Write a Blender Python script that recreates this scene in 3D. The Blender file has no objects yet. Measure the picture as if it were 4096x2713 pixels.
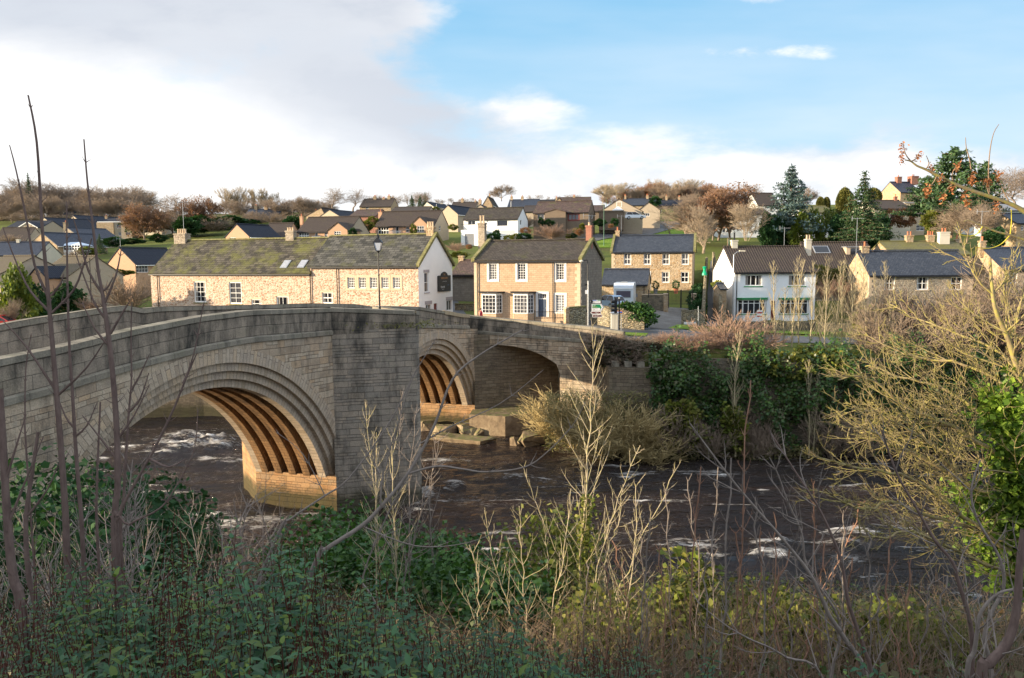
import bpy, bmesh, math, random
import numpy as np
from mathutils import Vector, Matrix
R=math.radians
sc=bpy.context.scene
COL=sc.collection
random.seed(7); rng=np.random.default_rng(7)
# ---------------------------------------------------------------- camera
FPX=3115.0
cd=bpy.data.cameras.new("camera"); cam=bpy.data.objects.new("camera",cd); COL.objects.link(cam)
cd.sensor_width=36; cd.lens=36*FPX/4096; cd.clip_end=3000; cd.clip_start=.05
M3=Matrix.Rotation(R(90-5.84),3,'X')@Matrix.Rotation(R(-.4),3,'Z')
CAM=Vector((0,0,15.0))
cam.matrix_world=Matrix.Translation(CAM)@M3.to_4x4()
sc.camera=cam
# ---------------------------------------------------------------- light
SUN_EL=10.0; SUN_AZ=-12.0      # degrees above the horizon; degrees the sun stands ahead of due left
S=Vector((-math.cos(R(SUN_AZ))*math.cos(R(SUN_EL)), math.sin(R(SUN_AZ))*math.cos(R(SUN_EL)), math.sin(R(SUN_EL))))
sl=bpy.data.lights.new("sun",'SUN'); sl.energy=4.8; sl.angle=R(.6); sl.color=(1.0,.81,.56)
so=bpy.data.objects.new("sun",sl); COL.objects.link(so); so.rotation_euler=S.to_track_quat('Z','Y').to_euler(); so.location=(-40,0,60)
sc.view_settings.view_transform='Standard'; sc.view_settings.look='None'; sc.view_settings.exposure=1.32; sc.view_settings.gamma=1
try: sc.cycles.max_bounces=6; sc.cycles.transparent_max_bounces=6; sc.cycles.use_denoising=True
except Exception: pass
# ---------------------------------------------------------------- node helper
class NT:
    def __init__(s,tree): s.t=tree; s.n=tree.nodes; s.l=tree.links
    def node(s,ty,**k):
        n=s.n.new(ty)
        for a,b in k.items(): setattr(n,a,b)
        return n
    def put(s,sock,val):
        if isinstance(val,bpy.types.NodeSocket): s.l.new(val,sock)
        elif isinstance(val,(tuple,list)):
            sock.default_value=tuple(val)+((1,) if len(val)==3 and len(sock.default_value)==4 else ())
        else: sock.default_value=val
    def m(s,op,a,b=0.0,c=0.0,clamp=False):
        n=s.node('ShaderNodeMath',operation=op,use_clamp=clamp); s.put(n.inputs[0],a); s.put(n.inputs[1],b); s.put(n.inputs[2],c); return n.outputs[0]
    def noise(s,vec,scale,detail=3,rough=.55,dist=0,col=False):
        n=s.node('ShaderNodeTexNoise'); s.put(n.inputs['Vector'],vec); n.inputs['Scale'].default_value=scale; n.inputs['Detail'].default_value=detail
        n.inputs['Roughness'].default_value=rough; n.inputs['Distortion'].default_value=dist
        return n.outputs['Color' if col else 'Fac']
    def map(s,vec,sc=(1,1,1),loc=(0,0,0),rot=(0,0,0)):
        n=s.node('ShaderNodeMapping'); s.put(n.inputs['Vector'],vec); n.inputs['Scale'].default_value=sc; n.inputs['Location'].default_value=loc; n.inputs['Rotation'].default_value=rot; return n.outputs[0]
    def ramp(s,fac,stops,interp='LINEAR'):
        n=s.node('ShaderNodeValToRGB'); s.put(n.inputs[0],fac); cr=n.color_ramp; cr.interpolation=interp
        while len(cr.elements)<len(stops): cr.elements.new(.5)
        for e,(p,c) in zip(cr.elements,stops):
            e.position=p; e.color=(c,c,c,1) if isinstance(c,(int,float)) else tuple(c)+(1,)
        return n.outputs[0]
    def mix(s,fac,a,b,mode='MIX'):
        n=s.node('ShaderNodeMix',data_type='RGBA',blend_type=mode,clamp_factor=True)
        s.put(n.inputs[0],fac); s.put(n.inputs[6],a); s.put(n.inputs[7],b); return n.outputs[2]
    def bump(s,h,strength=.5,dist=.05):
        n=s.node('ShaderNodeBump'); n.inputs['Strength'].default_value=strength; n.inputs['Distance'].default_value=dist; s.put(n.inputs['Height'],h); return n.outputs[0]
    def uv(s): return s.node('ShaderNodeUVMap').outputs[0]
    def obj(s): return s.node('ShaderNodeTexCoord').outputs['Object']
    def pos(s): return s.node('ShaderNodeNewGeometry').outputs['Position']
    def isl(s): return s.node('ShaderNodeNewGeometry').outputs['Random Per Island']
    def objr(s): return s.node('ShaderNodeObjectInfo').outputs['Random']
    def vadd(s,a,b,scale=1.0):
        k=s.node('ShaderNodeVectorMath',operation='SCALE'); s.put(k.inputs[0],b); k.inputs['Scale'].default_value=scale
        n=s.node('ShaderNodeVectorMath',operation='ADD'); s.put(n.inputs[0],a); s.put(n.inputs[1],k.outputs[0]); return n.outputs[0]
MATS={}
def mat(name,fn):
    if name in MATS: return MATS[name]
    m=bpy.data.materials.new(name); m.use_nodes=True; t=NT(m.node_tree)
    b=m.node_tree.nodes['Principled BSDF']; fn(t,b); MATS[name]=m; return m
def plain(name,c,rough=.7,var=.15,scale=3.0,metal=0.0,spec=.4):
    def f(t,b):
        p=t.obj(); n=t.noise(p,scale,4)
        n2=t.noise(p,scale*9,2)
        k=t.m('ADD',t.m('MULTIPLY',n,.7),t.m('MULTIPLY',n2,.3))
        t.put(b.inputs['Base Color'],t.ramp(k,[(.25,tuple(x*(1-var) for x in c)),(.75,tuple(min(1,x*(1+var)) for x in c))]))
        b.inputs['Roughness'].default_value=rough; b.inputs['Metallic'].default_value=metal; b.inputs['Specular IOR Level'].default_value=spec
    return mat(name,f)
def rubble(name,cols,mortar,bw=.42,bh=.2,bump=.7,mw=.06,stain=0.0):
    """irregular coursed stone laid in metres along the wall's own UVs"""
    def f(t,b):
        uv=t.uv(); w=t.noise(uv,1.3,3,col=True); v=t.vadd(uv,w,.18); w2=t.noise(uv,7,2,col=True); v=t.vadd(v,w2,.035)
        v=t.map(v,(1/bw,1/bh,1))
        vo=t.node('ShaderNodeTexVoronoi',feature='F1'); t.put(vo.inputs['Vector'],v); vo.inputs['Scale'].default_value=1; vo.inputs['Randomness'].default_value=.80
        ve=t.node('ShaderNodeTexVoronoi',feature='DISTANCE_TO_EDGE'); t.put(ve.inputs['Vector'],v); ve.inputs['Scale'].default_value=1; ve.inputs['Randomness'].default_value=.80
        sp=t.node('ShaderNodeSeparateColor'); t.put(sp.inputs[0],vo.outputs['Color'])
        n=len(cols); c=t.ramp(sp.outputs[0],[(i/(n-1),x) for i,x in enumerate(cols)])
        fine=t.noise(uv,14,4); c=t.mix(.35,c,t.ramp(fine,[(.3,.25),(.7,.75)]),'OVERLAY')
        big=t.noise(uv,.35,3); c=t.mix(t.m('MULTIPLY',t.ramp(big,[(.35,0.),(.7,1.)]),.35),c,t.mix(1,c,(.55,.5,.45),'MULTIPLY'))
        e=t.ramp(ve.outputs['Distance'],[(0,0.),(mw,1.)])
        c=t.mix(e,mortar,c)
        if stain:
            st=t.noise(t.map(uv,(.9,.22,1)),1.1,5,.65); c=t.mix(t.m('MULTIPLY',t.ramp(st,[(.5,0.),(.68,1.)]),stain),c,(.035,.033,.03))
        t.put(b.inputs['Base Color'],c); b.inputs['Roughness'].default_value=.9; b.inputs['Specular IOR Level'].default_value=.2
        h=t.m('ADD',t.m('MULTIPLY',t.ramp(ve.outputs['Distance'],[(0,0.),(mw*3,1.)]),t.m('ADD',.6,t.m('MULTIPLY',sp.outputs[1],.6))),t.m('MULTIPLY',fine,.5))
        t.put(b.inputs['Normal'],t.bump(h,bump,.06))
    return mat(name,f)
def ashlar(name,cols,mortar,bw=.7,bh=.33,bump=.5,stain=0.0,green=0.0,ms=.012,rough=.9,vary=False,wet=0.0):
    def f(t,b):
        uv=t.uv(); w=t.noise(uv,.8,3,col=True); v=t.vadd(uv,w,.07); w2=t.noise(uv,8,2,col=True); v=t.vadd(v,w2,.012)
        br=t.node('ShaderNodeTexBrick',offset=.43,squash=1.0); t.put(br.inputs['Vector'],v); br.inputs['Scale'].default_value=1
        br.inputs['Brick Width'].default_value=bw; br.inputs['Row Height'].default_value=bh; br.inputs['Mortar Size'].default_value=ms; br.inputs['Mortar Smooth'].default_value=.35
        br.inputs['Color1'].default_value=(0,0,0,1); br.inputs['Color2'].default_value=(1,1,1,1); br.inputs['Mortar'].default_value=(.5,.5,.5,1)
        BC,BF=br.outputs['Color'],br.outputs['Fac']
        if vary:
            b2=t.node('ShaderNodeTexBrick',offset=.37,squash=1.0); t.put(b2.inputs['Vector'],t.map(v,(1,1,1),(.31,.0,0))); b2.inputs['Scale'].default_value=1
            b2.inputs['Brick Width'].default_value=bw*.58; b2.inputs['Row Height'].default_value=bh/2; b2.inputs['Mortar Size'].default_value=ms; b2.inputs['Mortar Smooth'].default_value=.35
            b2.inputs['Color1'].default_value=(0,0,0,1); b2.inputs['Color2'].default_value=(1,1,1,1); b2.inputs['Mortar'].default_value=(.5,.5,.5,1)
            sy=t.node('ShaderNodeSeparateXYZ'); t.put(sy.inputs[0],v); rw=t.m('FLOOR',t.m('DIVIDE',sy.outputs[1],bh)); cx=t.node('ShaderNodeCombineXYZ'); t.put(cx.inputs[0],t.m('MULTIPLY',sy.outputs[0],.16)); t.put(cx.inputs[1],t.m('MULTIPLY',rw,3.7))
            mk=t.m('GREATER_THAN',t.noise(cx.outputs[0],1.0,1),.53); BC=t.mix(mk,BC,b2.outputs['Color']); BF=t.mix(mk,BF,b2.outputs['Fac'])
        n=len(cols); c=t.ramp(BC,[(i/(n-1),x) for i,x in enumerate(cols)])
        hue=t.noise(uv,1.4,4,.65); c=t.mix(t.m('MULTIPLY',hue,.7),c,t.ramp(t.noise(t.map(uv,(1,1,1),(9,4,0)),2.2,3),[(.3,cols[0]),(.55,cols[-1]),(.75,cols[len(cols)//2])]))
        fine=t.noise(uv,16,5,.65); c=t.mix(.45,c,t.ramp(fine,[(.3,.22),(.7,.78)]),'OVERLAY')
        c=t.mix(t.m('MULTIPLY',BF,.8),c,mortar)
        if wet:
            zz=t.node('ShaderNodeSeparateXYZ'); t.put(zz.inputs[0],t.pos()); wv=t.m('DIVIDE',t.m('SUBTRACT',t.m('ADD',.9,t.m('MULTIPLY',t.noise(uv,1.5,4),1.2)),zz.outputs[2]),.7,clamp=True); c=t.mix(t.m('MULTIPLY',wv,wet),c,(.035,.035,.015))
        if green:
            g=t.noise(uv,.8,5,.7); c=t.mix(t.m('MULTIPLY',t.ramp(g,[(.52,0.),(.7,1.)]),green),c,(.10,.115,.04))
        if stain:
            st=t.noise(t.map(uv,(1.0,.35,1)),.9,6,.7); c=t.mix(t.m('MULTIPLY',t.ramp(st,[(.62-.3*stain,0.),(.72-.12*stain,1.)]),min(1,stain+.2)),c,(.03,.03,.028))
            wh=t.noise(uv,9,3,.8); c=t.mix(t.ramp(wh,[(.66,0.),(.74,.55)]),c,(.42,.42,.38))
        t.put(b.inputs['Base Color'],c); b.inputs['Roughness'].default_value=rough; b.inputs['Specular IOR Level'].default_value=.2
        h=t.m('SUBTRACT',t.m('ADD',t.m('MULTIPLY',fine,.55),t.m('MULTIPLY',BC,.35)),t.m('MULTIPLY',BF,1.0))
        t.put(b.inputs['Normal'],t.bump(h,bump,.05))
    return mat(name,f)
def slate(name,c1,c2,moss=0.0,bw=.45,bh=.28,mosscol=(.12,.13,.03),bump=.8,rough=.75,lich=.0):
    def f(t,b):
        uv=t.uv(); w=t.noise(uv,2.0,2,col=True); v=t.vadd(uv,w,.05)
        br=t.node('ShaderNodeTexBrick',offset=.5); t.put(br.inputs['Vector'],v); br.inputs['Scale'].default_value=1
        br.inputs['Brick Width'].default_value=bw; br.inputs['Row Height'].default_value=bh; br.inputs['Mortar Size'].default_value=.016; br.inputs['Mortar Smooth'].default_value=.2
        br.inputs['Color1'].default_value=(0,0,0,1); br.inputs['Color2'].default_value=(1,1,1,1); br.inputs['Mortar'].default_value=(0,0,0,1)
        c=t.mix(br.outputs['Color'],c1,c2)
        fine=t.noise(uv,9,5,.7); c=t.mix(.5,c,t.ramp(fine,[(.3,.2),(.7,.8)]),'OVERLAY')
        c=t.mix(br.outputs['Fac'],c,tuple(x*.25 for x in c1))
        if moss:
            g=t.noise(uv,.45,6,.72); g2=t.noise(uv,5,3)
            mk=t.m('ADD',g,t.m('MULTIPLY',g2,.25)); c=t.mix(t.ramp(mk,[(.66-.22*moss,0.),(.86-.2*moss,.85)]),c,mosscol)
        if lich:
            g=t.noise(uv,3.2,3,.8); c=t.mix(t.ramp(g,[(.64,0.),(.70,lich)]),c,(.38,.37,.33))
        t.put(b.inputs['Base Color'],c); b.inputs['Roughness'].default_value=rough; b.inputs['Specular IOR Level'].default_value=.25
        sx=t.node('ShaderNodeSeparateXYZ'); t.put(sx.inputs[0],v)
        saw=t.m('FRACT',t.m('DIVIDE',sx.outputs[1],bh))
        h=t.m('SUBTRACT',t.m('ADD',t.m('MULTIPLY',br.outputs['Color'],.4),t.m('MULTIPLY',fine,.4)),t.m('ADD',t.m('MULTIPLY',saw,.9),br.outputs['Fac']))
        t.put(b.inputs['Normal'],t.bump(h,bump,.045))
    return mat(name,f)
def pantile(name,c1,c2,moss=.2):
    def f(t,b):
        uv=t.uv(); sx=t.node('ShaderNodeSeparateXYZ'); t.put(sx.inputs[0],uv)
        wv=t.m('SINE',t.m('MULTIPLY',sx.outputs[0],2*math.pi/.3)); row=t.m('FRACT',t.m('DIVIDE',sx.outputs[1],.34))
        n=t.noise(uv,2.5,5,.7); c=t.ramp(n,[(.3,c1),(.7,c2)])
        c=t.mix(t.ramp(wv,[(.0,.5),(.5,0.)]),c,tuple(x*.3 for x in c1)); c=t.mix(t.ramp(row,[(.84,0.),(.97,.8)]),c,tuple(x*.3 for x in c1))
        g=t.noise(uv,.9,5,.7); c=t.mix(t.m('MULTIPLY',t.ramp(g,[(.55,0.),(.7,1.)]),moss),c,(.13,.12,.04))
        t.put(b.inputs['Base Color'],c); b.inputs['Roughness'].default_value=.8; b.inputs['Specular IOR Level'].default_value=.3
        t.put(b.inputs['Normal'],t.bump(t.m('SUBTRACT',t.m('MULTIPLY',wv,.5),row),.9,.05))
    return mat(name,f)
def leafm(name,cols,trans=.35,rough=.5,spec=.4,lo=.0):
    def f(t,b):
        n=len(cols); r=t.isl(); c=t.ramp(r,[(i/(n-1),x) for i,x in enumerate(cols)])
        k=t.noise(t.pos(),.5,2); c=t.mix(.6,c,t.ramp(k,[(.35,.32),(.65,.68)]),'OVERLAY')
        t.put(b.inputs['Base Color'],c); b.inputs['Roughness'].default_value=rough; b.inputs['Specular IOR Level'].default_value=spec
        tr=t.node('ShaderNodeBsdfTranslucent'); t.put(tr.inputs[0],t.mix(1,c,(1.0,1.0,.45),'MULTIPLY'))
        mx=t.node('ShaderNodeMixShader'); mx.inputs[0].default_value=trans; t.l.new(b.outputs[0],mx.inputs[1]); t.l.new(tr.outputs[0],mx.inputs[2])
        t.l.new(mx.outputs[0],t.n['Material Output'].inputs[0])
    return mat(name,f)
def barkm(name,c1,c2,scale=6,lichen=None):
    def f(t,b):
        p=t.obj(); n=t.noise(t.map(p,(1,1,.3)),scale,5,.65); c=t.ramp(n,[(.3,c1),(.7,c2)])
        if lichen:
            g=t.noise(p,scale*.7,4,.7); c=t.mix(t.ramp(g,[(.46,0.),(.6,.9)]),c,lichen)
        t.put(b.inputs['Base Color'],c); b.inputs['Roughness'].default_value=.85; b.inputs['Specular IOR Level'].default_value=.2
        t.put(b.inputs['Normal'],t.bump(n,.4,.01))
    return mat(name,f)
# ---------------------------------------------------------------- pixel to world
def ray(u,v): return M3@Vector(((u-2048)/FPX,(1356.5-v)/FPX,-1))
def P(u,v,Y): d=ray(u,v); return CAM+d*(Y/d.y)
def G(u,v,z=0.): d=ray(u,v); return CAM+d*((z-15)/d.z)
def zf(s,ox,oy): return lambda x,y:(ox+x/s,oy+y/s)
Z1=zf(2.368,0,680); Z2=zf(2.368,900,700); Z3=zf(2.368,1800,700); Z4=zf(2.091,2700,650); Z5=zf(1.7425,3300,500)
ZC=zf(3.92,2200,1000); ZD=zf(1/1.7305,0,0); ZB=zf(1.568,0,1200); ZE=zf(1.568,1300,1200); ZR=zf(1.568,2600,1300)
ZS=zf(1.696,2700,1900); ZM=zf(1.6914,1400,1900); ZP=zf(3.92,1650,900)
# ---------------------------------------------------------------- mesh builder
class MB:
    def __init__(s): s.v=[]; s.f=[]; s.uv=[]; s.mi=[]
    def face(s,pts,uv=None,m=0):
        pts=[Vector(p) for p in pts]; i=len(s.v); s.v+=pts; s.f.append(tuple(range(i,i+len(pts)))); s.mi.append(m)
        if uv is None:
            n=(pts[1]-pts[0]).cross(pts[2]-pts[1])
            if n.length<1e-9 and len(pts)>3: n=(pts[2]-pts[0]).cross(pts[3]-pts[0])
            n.normalize()
            if abs(n.z)>.95 or n.length<.5: uv=[(p.x,p.y) for p in pts]
            else:
                t=Vector((0,0,1)).cross(n).normalized(); w=n.cross(t); uv=[(p.dot(t),p.dot(w)) for p in pts]
        s.uv+=uv
    def box(s,x0,x1,y0,y1,z0,z1,m=0,skip=''):
        a=[(x0,y0,z0),(x1,y0,z0),(x1,y1,z0),(x0,y1,z0),(x0,y0,z1),(x1,y0,z1),(x1,y1,z1),(x0,y1,z1)]
        for k,q in dict(b=(3,2,1,0),t=(4,5,6,7),f=(0,1,5,4),r=(1,2,6,5),k=(2,3,7,6),l=(3,0,4,7)).items():
            if k not in skip: s.face([a[i] for i in q],None,m)
    def prism(s,poly,vec,m=0):
        vec=Vector(vec); a=[Vector(p) for p in poly]; b=[p+vec for p in a]
        s.face(a[::-1],None,m); s.face(b,None,m)
        for i in range(len(a)):
            j=(i+1)%len(a); s.face([a[i],a[j],b[j],b[i]],None,m)
    def tube(s,pts,rad,n=4,m=0,cap=False):
        pts=[Vector(p) for p in pts]
        if not isinstance(rad,(list,tuple)): rad=[rad]*len(pts)
        rings=[]; up=Vector((.13,.27,.95)); L=0
        for i,p in enumerate(pts):
            d=(pts[min(i+1,len(pts)-1)]-pts[max(i-1,0)])
            if d.length<1e-9: d=Vector((0,0,1))
            d.normalize(); a=d.cross(up)
            if a.length<.05: a=d.cross(Vector((1,0,0)))
            a.normalize(); c=d.cross(a); base=len(s.v)
            for k in range(n):
                t=2*math.pi*k/n; s.v.append(p+(a*math.cos(t)+c*math.sin(t))*rad[i])
            rings.append(base)
        for i in range(len(pts)-1):
            l2=L+(pts[i+1]-pts[i]).length; per=2*math.pi*rad[i]
            for k in range(n):
                j=(k+1)%n; s.f.append((rings[i]+k,rings[i]+j,rings[i+1]+j,rings[i+1]+k)); s.mi.append(m)
                s.uv+=[(per*k/n,L),(per*(k+1)/n,L),(per*(k+1)/n,l2),(per*k/n,l2)]
            L=l2
        if cap:
            for r,o in ((rings[0],-1),(rings[-1],1)):
                q=tuple(range(r,r+n)); s.f.append(q if o>0 else q[::-1]); s.mi.append(m); s.uv+=[(0,0)]*n
    def lathe(s,prof,c,n=12,m=0):
        c=Vector(c)
        for (r0,z0),(r1,z1) in zip(prof[:-1],prof[1:]):
            for k in range(n):
                a,b=2*math.pi*k/n,2*math.pi*(k+1)/n
                q=[c+Vector((r0*math.cos(a),r0*math.sin(a),z0)),c+Vector((r0*math.cos(b),r0*math.sin(b),z0)),c+Vector((r1*math.cos(b),r1*math.sin(b),z1)),c+Vector((r1*math.cos(a),r1*math.sin(a),z1))]
                if r0<1e-5: q=q[1:] if False else [q[0],q[2],q[3]]
                elif r1<1e-5: q=q[:3]
                s.face(q,[(0,0)]*len(q),m)
    def build(s,name,mats,parent=None,smooth=False):
        me=bpy.data.meshes.new(name); me.from_pydata([tuple(v) for v in s.v],[],s.f)
        if s.uv:
            ul=me.uv_layers.new(name="UVMap"); ul.data.foreach_set('uv',np.array(s.uv,dtype=np.float32).ravel())
        if not isinstance(mats,(list,tuple)): mats=[mats]
        for m in mats: me.materials.append(m)
        me.polygons.foreach_set('material_index',np.array(s.mi,dtype=np.int32))
        if smooth: me.polygons.foreach_set('use_smooth',np.ones(len(s.f),dtype=bool))
        me.update(); o=bpy.data.objects.new(name,me); COL.objects.link(o)
        if parent is not None: o.parent=parent
        return o
def npmesh(name,V,Fc,k,matl,parent=None,smooth=False):
    """V (n,3), Fc (m,k) -> one mesh object, quickly"""
    me=bpy.data.meshes.new(name); V=np.asarray(V,np.float32); Fc=np.asarray(Fc,np.int32)
    me.vertices.add(len(V)); me.vertices.foreach_set('co',V.ravel())
    me.loops.add(Fc.size); me.loops.foreach_set('vertex_index',Fc.ravel())
    me.polygons.add(len(Fc)); me.polygons.foreach_set('loop_start',np.arange(0,Fc.size,k,dtype=np.int32)); me.polygons.foreach_set('loop_total',np.full(len(Fc),k,np.int32))
    if smooth: me.polygons.foreach_set('use_smooth',np.ones(len(Fc),dtype=bool))
    me.materials.append(matl); me.update(calc_edges=True); me.validate()
    o=bpy.data.objects.new(name,me); COL.objects.link(o)
    if parent is not None: o.parent=parent
    return o
def tag(o,label=None,cat=None,group=None,kind=None):
    if label: o['label']=label
    if cat: o['category']=cat
    if group: o['group']=group
    if kind: o['kind']=kind
    return o
def empty(name,loc,rz=0.,label=None,cat=None,group=None):
    o=bpy.data.objects.new(name,None); COL.objects.link(o); o.location=loc; o.rotation_euler=(0,0,rz); o.empty_display_size=.2
    bpy.context.view_layer.update() if False else None
    return tag(o,label,cat,group)
def copy_tree(o,parent=None):
    c=o.copy(); COL.objects.link(c); c.parent=parent
    for ch in list(o.children): copy_tree(ch,c)
    return c
def text_mesh(name,s,size,M,matl,parent,align='LEFT',sx=1.0,bold=0.0):
    cu=bpy.data.curves.new(name,'FONT'); cu.body=s; cu.size=size; cu.align_x=align; cu.align_y='CENTER'; cu.offset=bold; cu.resolution_u=2
    o=bpy.data.objects.new(name,cu); COL.objects.link(o)
    me=bpy.data.meshes.new_from_object(o); COL.objects.unlink(o); bpy.data.objects.remove(o)
    me.materials.clear(); me.materials.append(matl)
    q=bpy.data.objects.new(name,me); COL.objects.link(q); q.parent=parent; q.matrix_local=M@Matrix.Diagonal((sx,1,1,1)); return q
# ---------------------------------------------------------------- sky
w=bpy.data.worlds.new("World"); sc.world=w; w.use_nodes=True; t=NT(w.node_tree)
for n in list(t.n): t.n.remove(n)
sky=t.node('ShaderNodeTexSky',sky_type='NISHITA',sun_disc=False,sun_elevation=R(SUN_EL),sun_rotation=R(-90+SUN_AZ),altitude=150,air_density=1.0,dust_density=.8,ozone_density=1.2)
dirv=t.node('ShaderNodeTexCoord').outputs['Generated']
sp=t.node('ShaderNodeSeparateXYZ'); t.put(sp.inputs[0],dirv)
yy=t.m('MAXIMUM',t.m('ABSOLUTE',sp.outputs[1]),.12); pp=t.m('DIVIDE',sp.outputs[0],yy); qq=t.m('DIVIDE',sp.outputs[2],yy)
cb=t.node('ShaderNodeCombineXYZ'); t.put(cb.inputs[0],pp); t.put(cb.inputs[1],t.m('MULTIPLY',qq,2.4)); pq=cb.outputs[0]
n1=t.noise(pq,2.6,7,.58,.3); n2=t.noise(t.map(pq,(1,1,1),(3.1,7.7,0)),5.5,6,.6,.2); n3=t.noise(t.map(pq,(.5,1,1),(1.2,2.7,0)),2.4,5,.55)
def blob(p0,q0,sp_,sq_,rot=0.):
    dx=t.m('SUBTRACT',pp,p0); dy=t.m('SUBTRACT',qq,q0)
    if rot: dy=t.m('SUBTRACT',dy,t.m('MULTIPLY',dx,rot))
    r2=t.m('ADD',t.m('POWER',t.m('ABSOLUTE',t.m('DIVIDE',dx,sp_)),2.),t.m('POWER',t.m('ABSOLUTE',t.m('DIVIDE',dy,sq_)),2.))
    return t.m('POWER',2.718,t.m('MULTIPLY',r2,-1.))
left=t.m('DIVIDE',t.m('SUBTRACT',-.06,t.m('ADD',pp,t.m('MULTIPLY',qq,-.1))),.16,clamp=True)
low=t.m('DIVIDE',t.m('SUBTRACT',.20,qq),.10,clamp=True)
cov=t.m('ADD',t.m('ADD',t.m('MULTIPLY',left,.85),t.m('MULTIPLY',low,.8)),t.m('ADD',t.m('MULTIPLY',t.m('MULTIPLY',blob(.30,.325,.09,.024,-.1),n2),1.15),t.m('MULTIPLY',t.m('MULTIPLY',blob(.34,.255,.15,.017),n2),1.1)))
cov=t.m('ADD',cov,t.m('MULTIPLY',blob(-.0,.19,.09,.035),.5))
cov=t.m('ADD',t.m('SUBTRACT',cov,.30),t.m('MULTIPLY',t.m('SUBTRACT',t.m('ADD',t.m('MULTIPLY',n1,.6),t.m('MULTIPLY',n2,.4)),.5),2.1))
mask=t.ramp(cov,[(.0,0.),(.38,1.)],'EASE')
g1=t.m('MULTIPLY',t.m('DIVIDE',t.m('SUBTRACT',t.m('ADD',qq,t.m('MULTIPLY',t.m('SUBTRACT',n1,.5),.16)),t.m('SUBTRACT',.055,t.m('MULTIPLY',pp,.29))),.07,clamp=True),t.m('DIVIDE',t.m('SUBTRACT',.0,t.m('ADD',pp,t.m('MULTIPLY',t.m('SUBTRACT',n2,.5),.2))),.12,clamp=True))
grey=t.m('ADD',t.m('MULTIPLY',g1,1.15),t.m('ADD',t.m('MULTIPLY',blob(-.07,.165,.11,.04,-.3),.75),t.m('MULTIPLY',blob(.55,.17,.26,.035),.75)))
grey=t.m('MULTIPLY',grey,t.m('ADD',.35,t.m('MULTIPLY',t.m('SUBTRACT',t.m('ADD',t.m('MULTIPLY',n3,.5),t.m('MULTIPLY',n2,.5)),.3),2.0)),clamp=True)
ccol=t.mix(grey,t.mix(t.ramp(n2,[(.38,1.),(.58,0.)]),(.57,.57,.57),(.43,.455,.49)),(.335,.36,.405))
blue=t.mix(t.m('MULTIPLY',qq,2.2,clamp=True),(.28,.46,.58),(.10,.31,.52))
blue=t.mix(t.m('MULTIPLY',t.m('SUBTRACT',qq,.5),1.2,clamp=True),blue,(.54,.58,.64))
skc=t.mix(.80,t.mix(1,sky.outputs[0],(.06,.06,.06),'MULTIPLY'),blue)
veil=t.m('MULTIPLY',t.ramp(n3,[(.35,0.),(.75,1.)]),t.m('SUBTRACT',1.,t.m('MULTIPLY',qq,1.6),clamp=True))
skc=t.mix(t.m('MULTIPLY',veil,.85),skc,(.48,.51,.55))
bg=t.node('ShaderNodeBackground'); full=t.mix(mask,skc,ccol)
full=t.mix(t.m('MULTIPLY',blob(-.52,.13,.26,.10),.6),full,(.70,.69,.67))
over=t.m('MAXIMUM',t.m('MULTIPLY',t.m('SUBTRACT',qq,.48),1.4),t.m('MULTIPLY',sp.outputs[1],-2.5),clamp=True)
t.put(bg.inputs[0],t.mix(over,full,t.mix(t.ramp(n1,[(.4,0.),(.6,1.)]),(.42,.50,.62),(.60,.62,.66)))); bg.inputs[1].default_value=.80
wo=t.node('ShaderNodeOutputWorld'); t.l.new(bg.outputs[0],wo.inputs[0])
# ---------------------------------------------------------------- materials
M_rub_pub=rubble('pub_rubble',[(.42,.26,.17),(.53,.39,.29),(.60,.48,.38),(.38,.20,.12),(.56,.43,.33)],(.62,.51,.42),.34,.15,.8,.12)
M_rub_pub2=rubble('brown_rubble',[(.40,.28,.18),(.50,.38,.26),(.55,.43,.31),(.36,.24,.15)],(.56,.46,.35),.4,.22,.85,.1)
M_rub_tan=rubble('tan_rubble',[(.36,.26,.15),(.46,.35,.22),(.49,.38,.26),(.38,.24,.12),(.44,.36,.26)],(.42,.34,.24),.38,.17,.7,.07)
M_rub_grey=rubble('grey_rubble',[(.30,.25,.19),(.38,.32,.24),(.42,.36,.28),(.27,.22,.17)],(.34,.30,.25),.45,.18,.7,.06)
M_rub_dark=rubble('dark_rubble',[(.13,.11,.08),(.20,.17,.12),(.24,.20,.14),(.11,.10,.08)],(.16,.14,.11),.4,.17,.8,.07,.4)
M_drystone=rubble('drystone',[(.30,.25,.17),(.42,.35,.22),(.35,.32,.24),(.22,.19,.13)],(.05,.045,.03),.34,.15,1.,.1)
M_ash_house=ashlar('coursed_stone',[(.37,.25,.155),(.47,.34,.225),(.42,.295,.19),(.51,.375,.255)],(.26,.19,.135),.42,.19,.5,.18)
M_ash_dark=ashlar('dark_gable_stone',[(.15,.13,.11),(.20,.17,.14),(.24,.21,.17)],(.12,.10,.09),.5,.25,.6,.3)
M_brick_t=ashlar('tan_brick',[(.44,.27,.17),(.49,.31,.20),(.46,.29,.19)],(.42,.30,.21),.45,.15,.15)
M_brick_s=ashlar('buff_brick',[(.40,.33,.24),(.46,.38,.28),(.43,.36,.27)],(.40,.34,.26),.45,.15,.15)
M_brick_r=ashlar('red_brick',[(.30,.09,.05),(.36,.13,.08),(.26,.08,.05)],(.35,.27,.22),.22,.075,.3)
M_brick_d=ashlar('brown_brick',[(.16,.12,.09),(.20,.15,.11),(.18,.14,.10)],(.15,.12,.09),.45,.15,.2)
M_dress=plain('dressed_stone',(.52,.41,.29),.85,.15,2)
M_dressw=plain('painted_stone',(.66,.64,.60),.7,.08,2)
M_greyst=plain('lilac_grey_stone',(.36,.33,.33),.85,.1,2)
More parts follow.
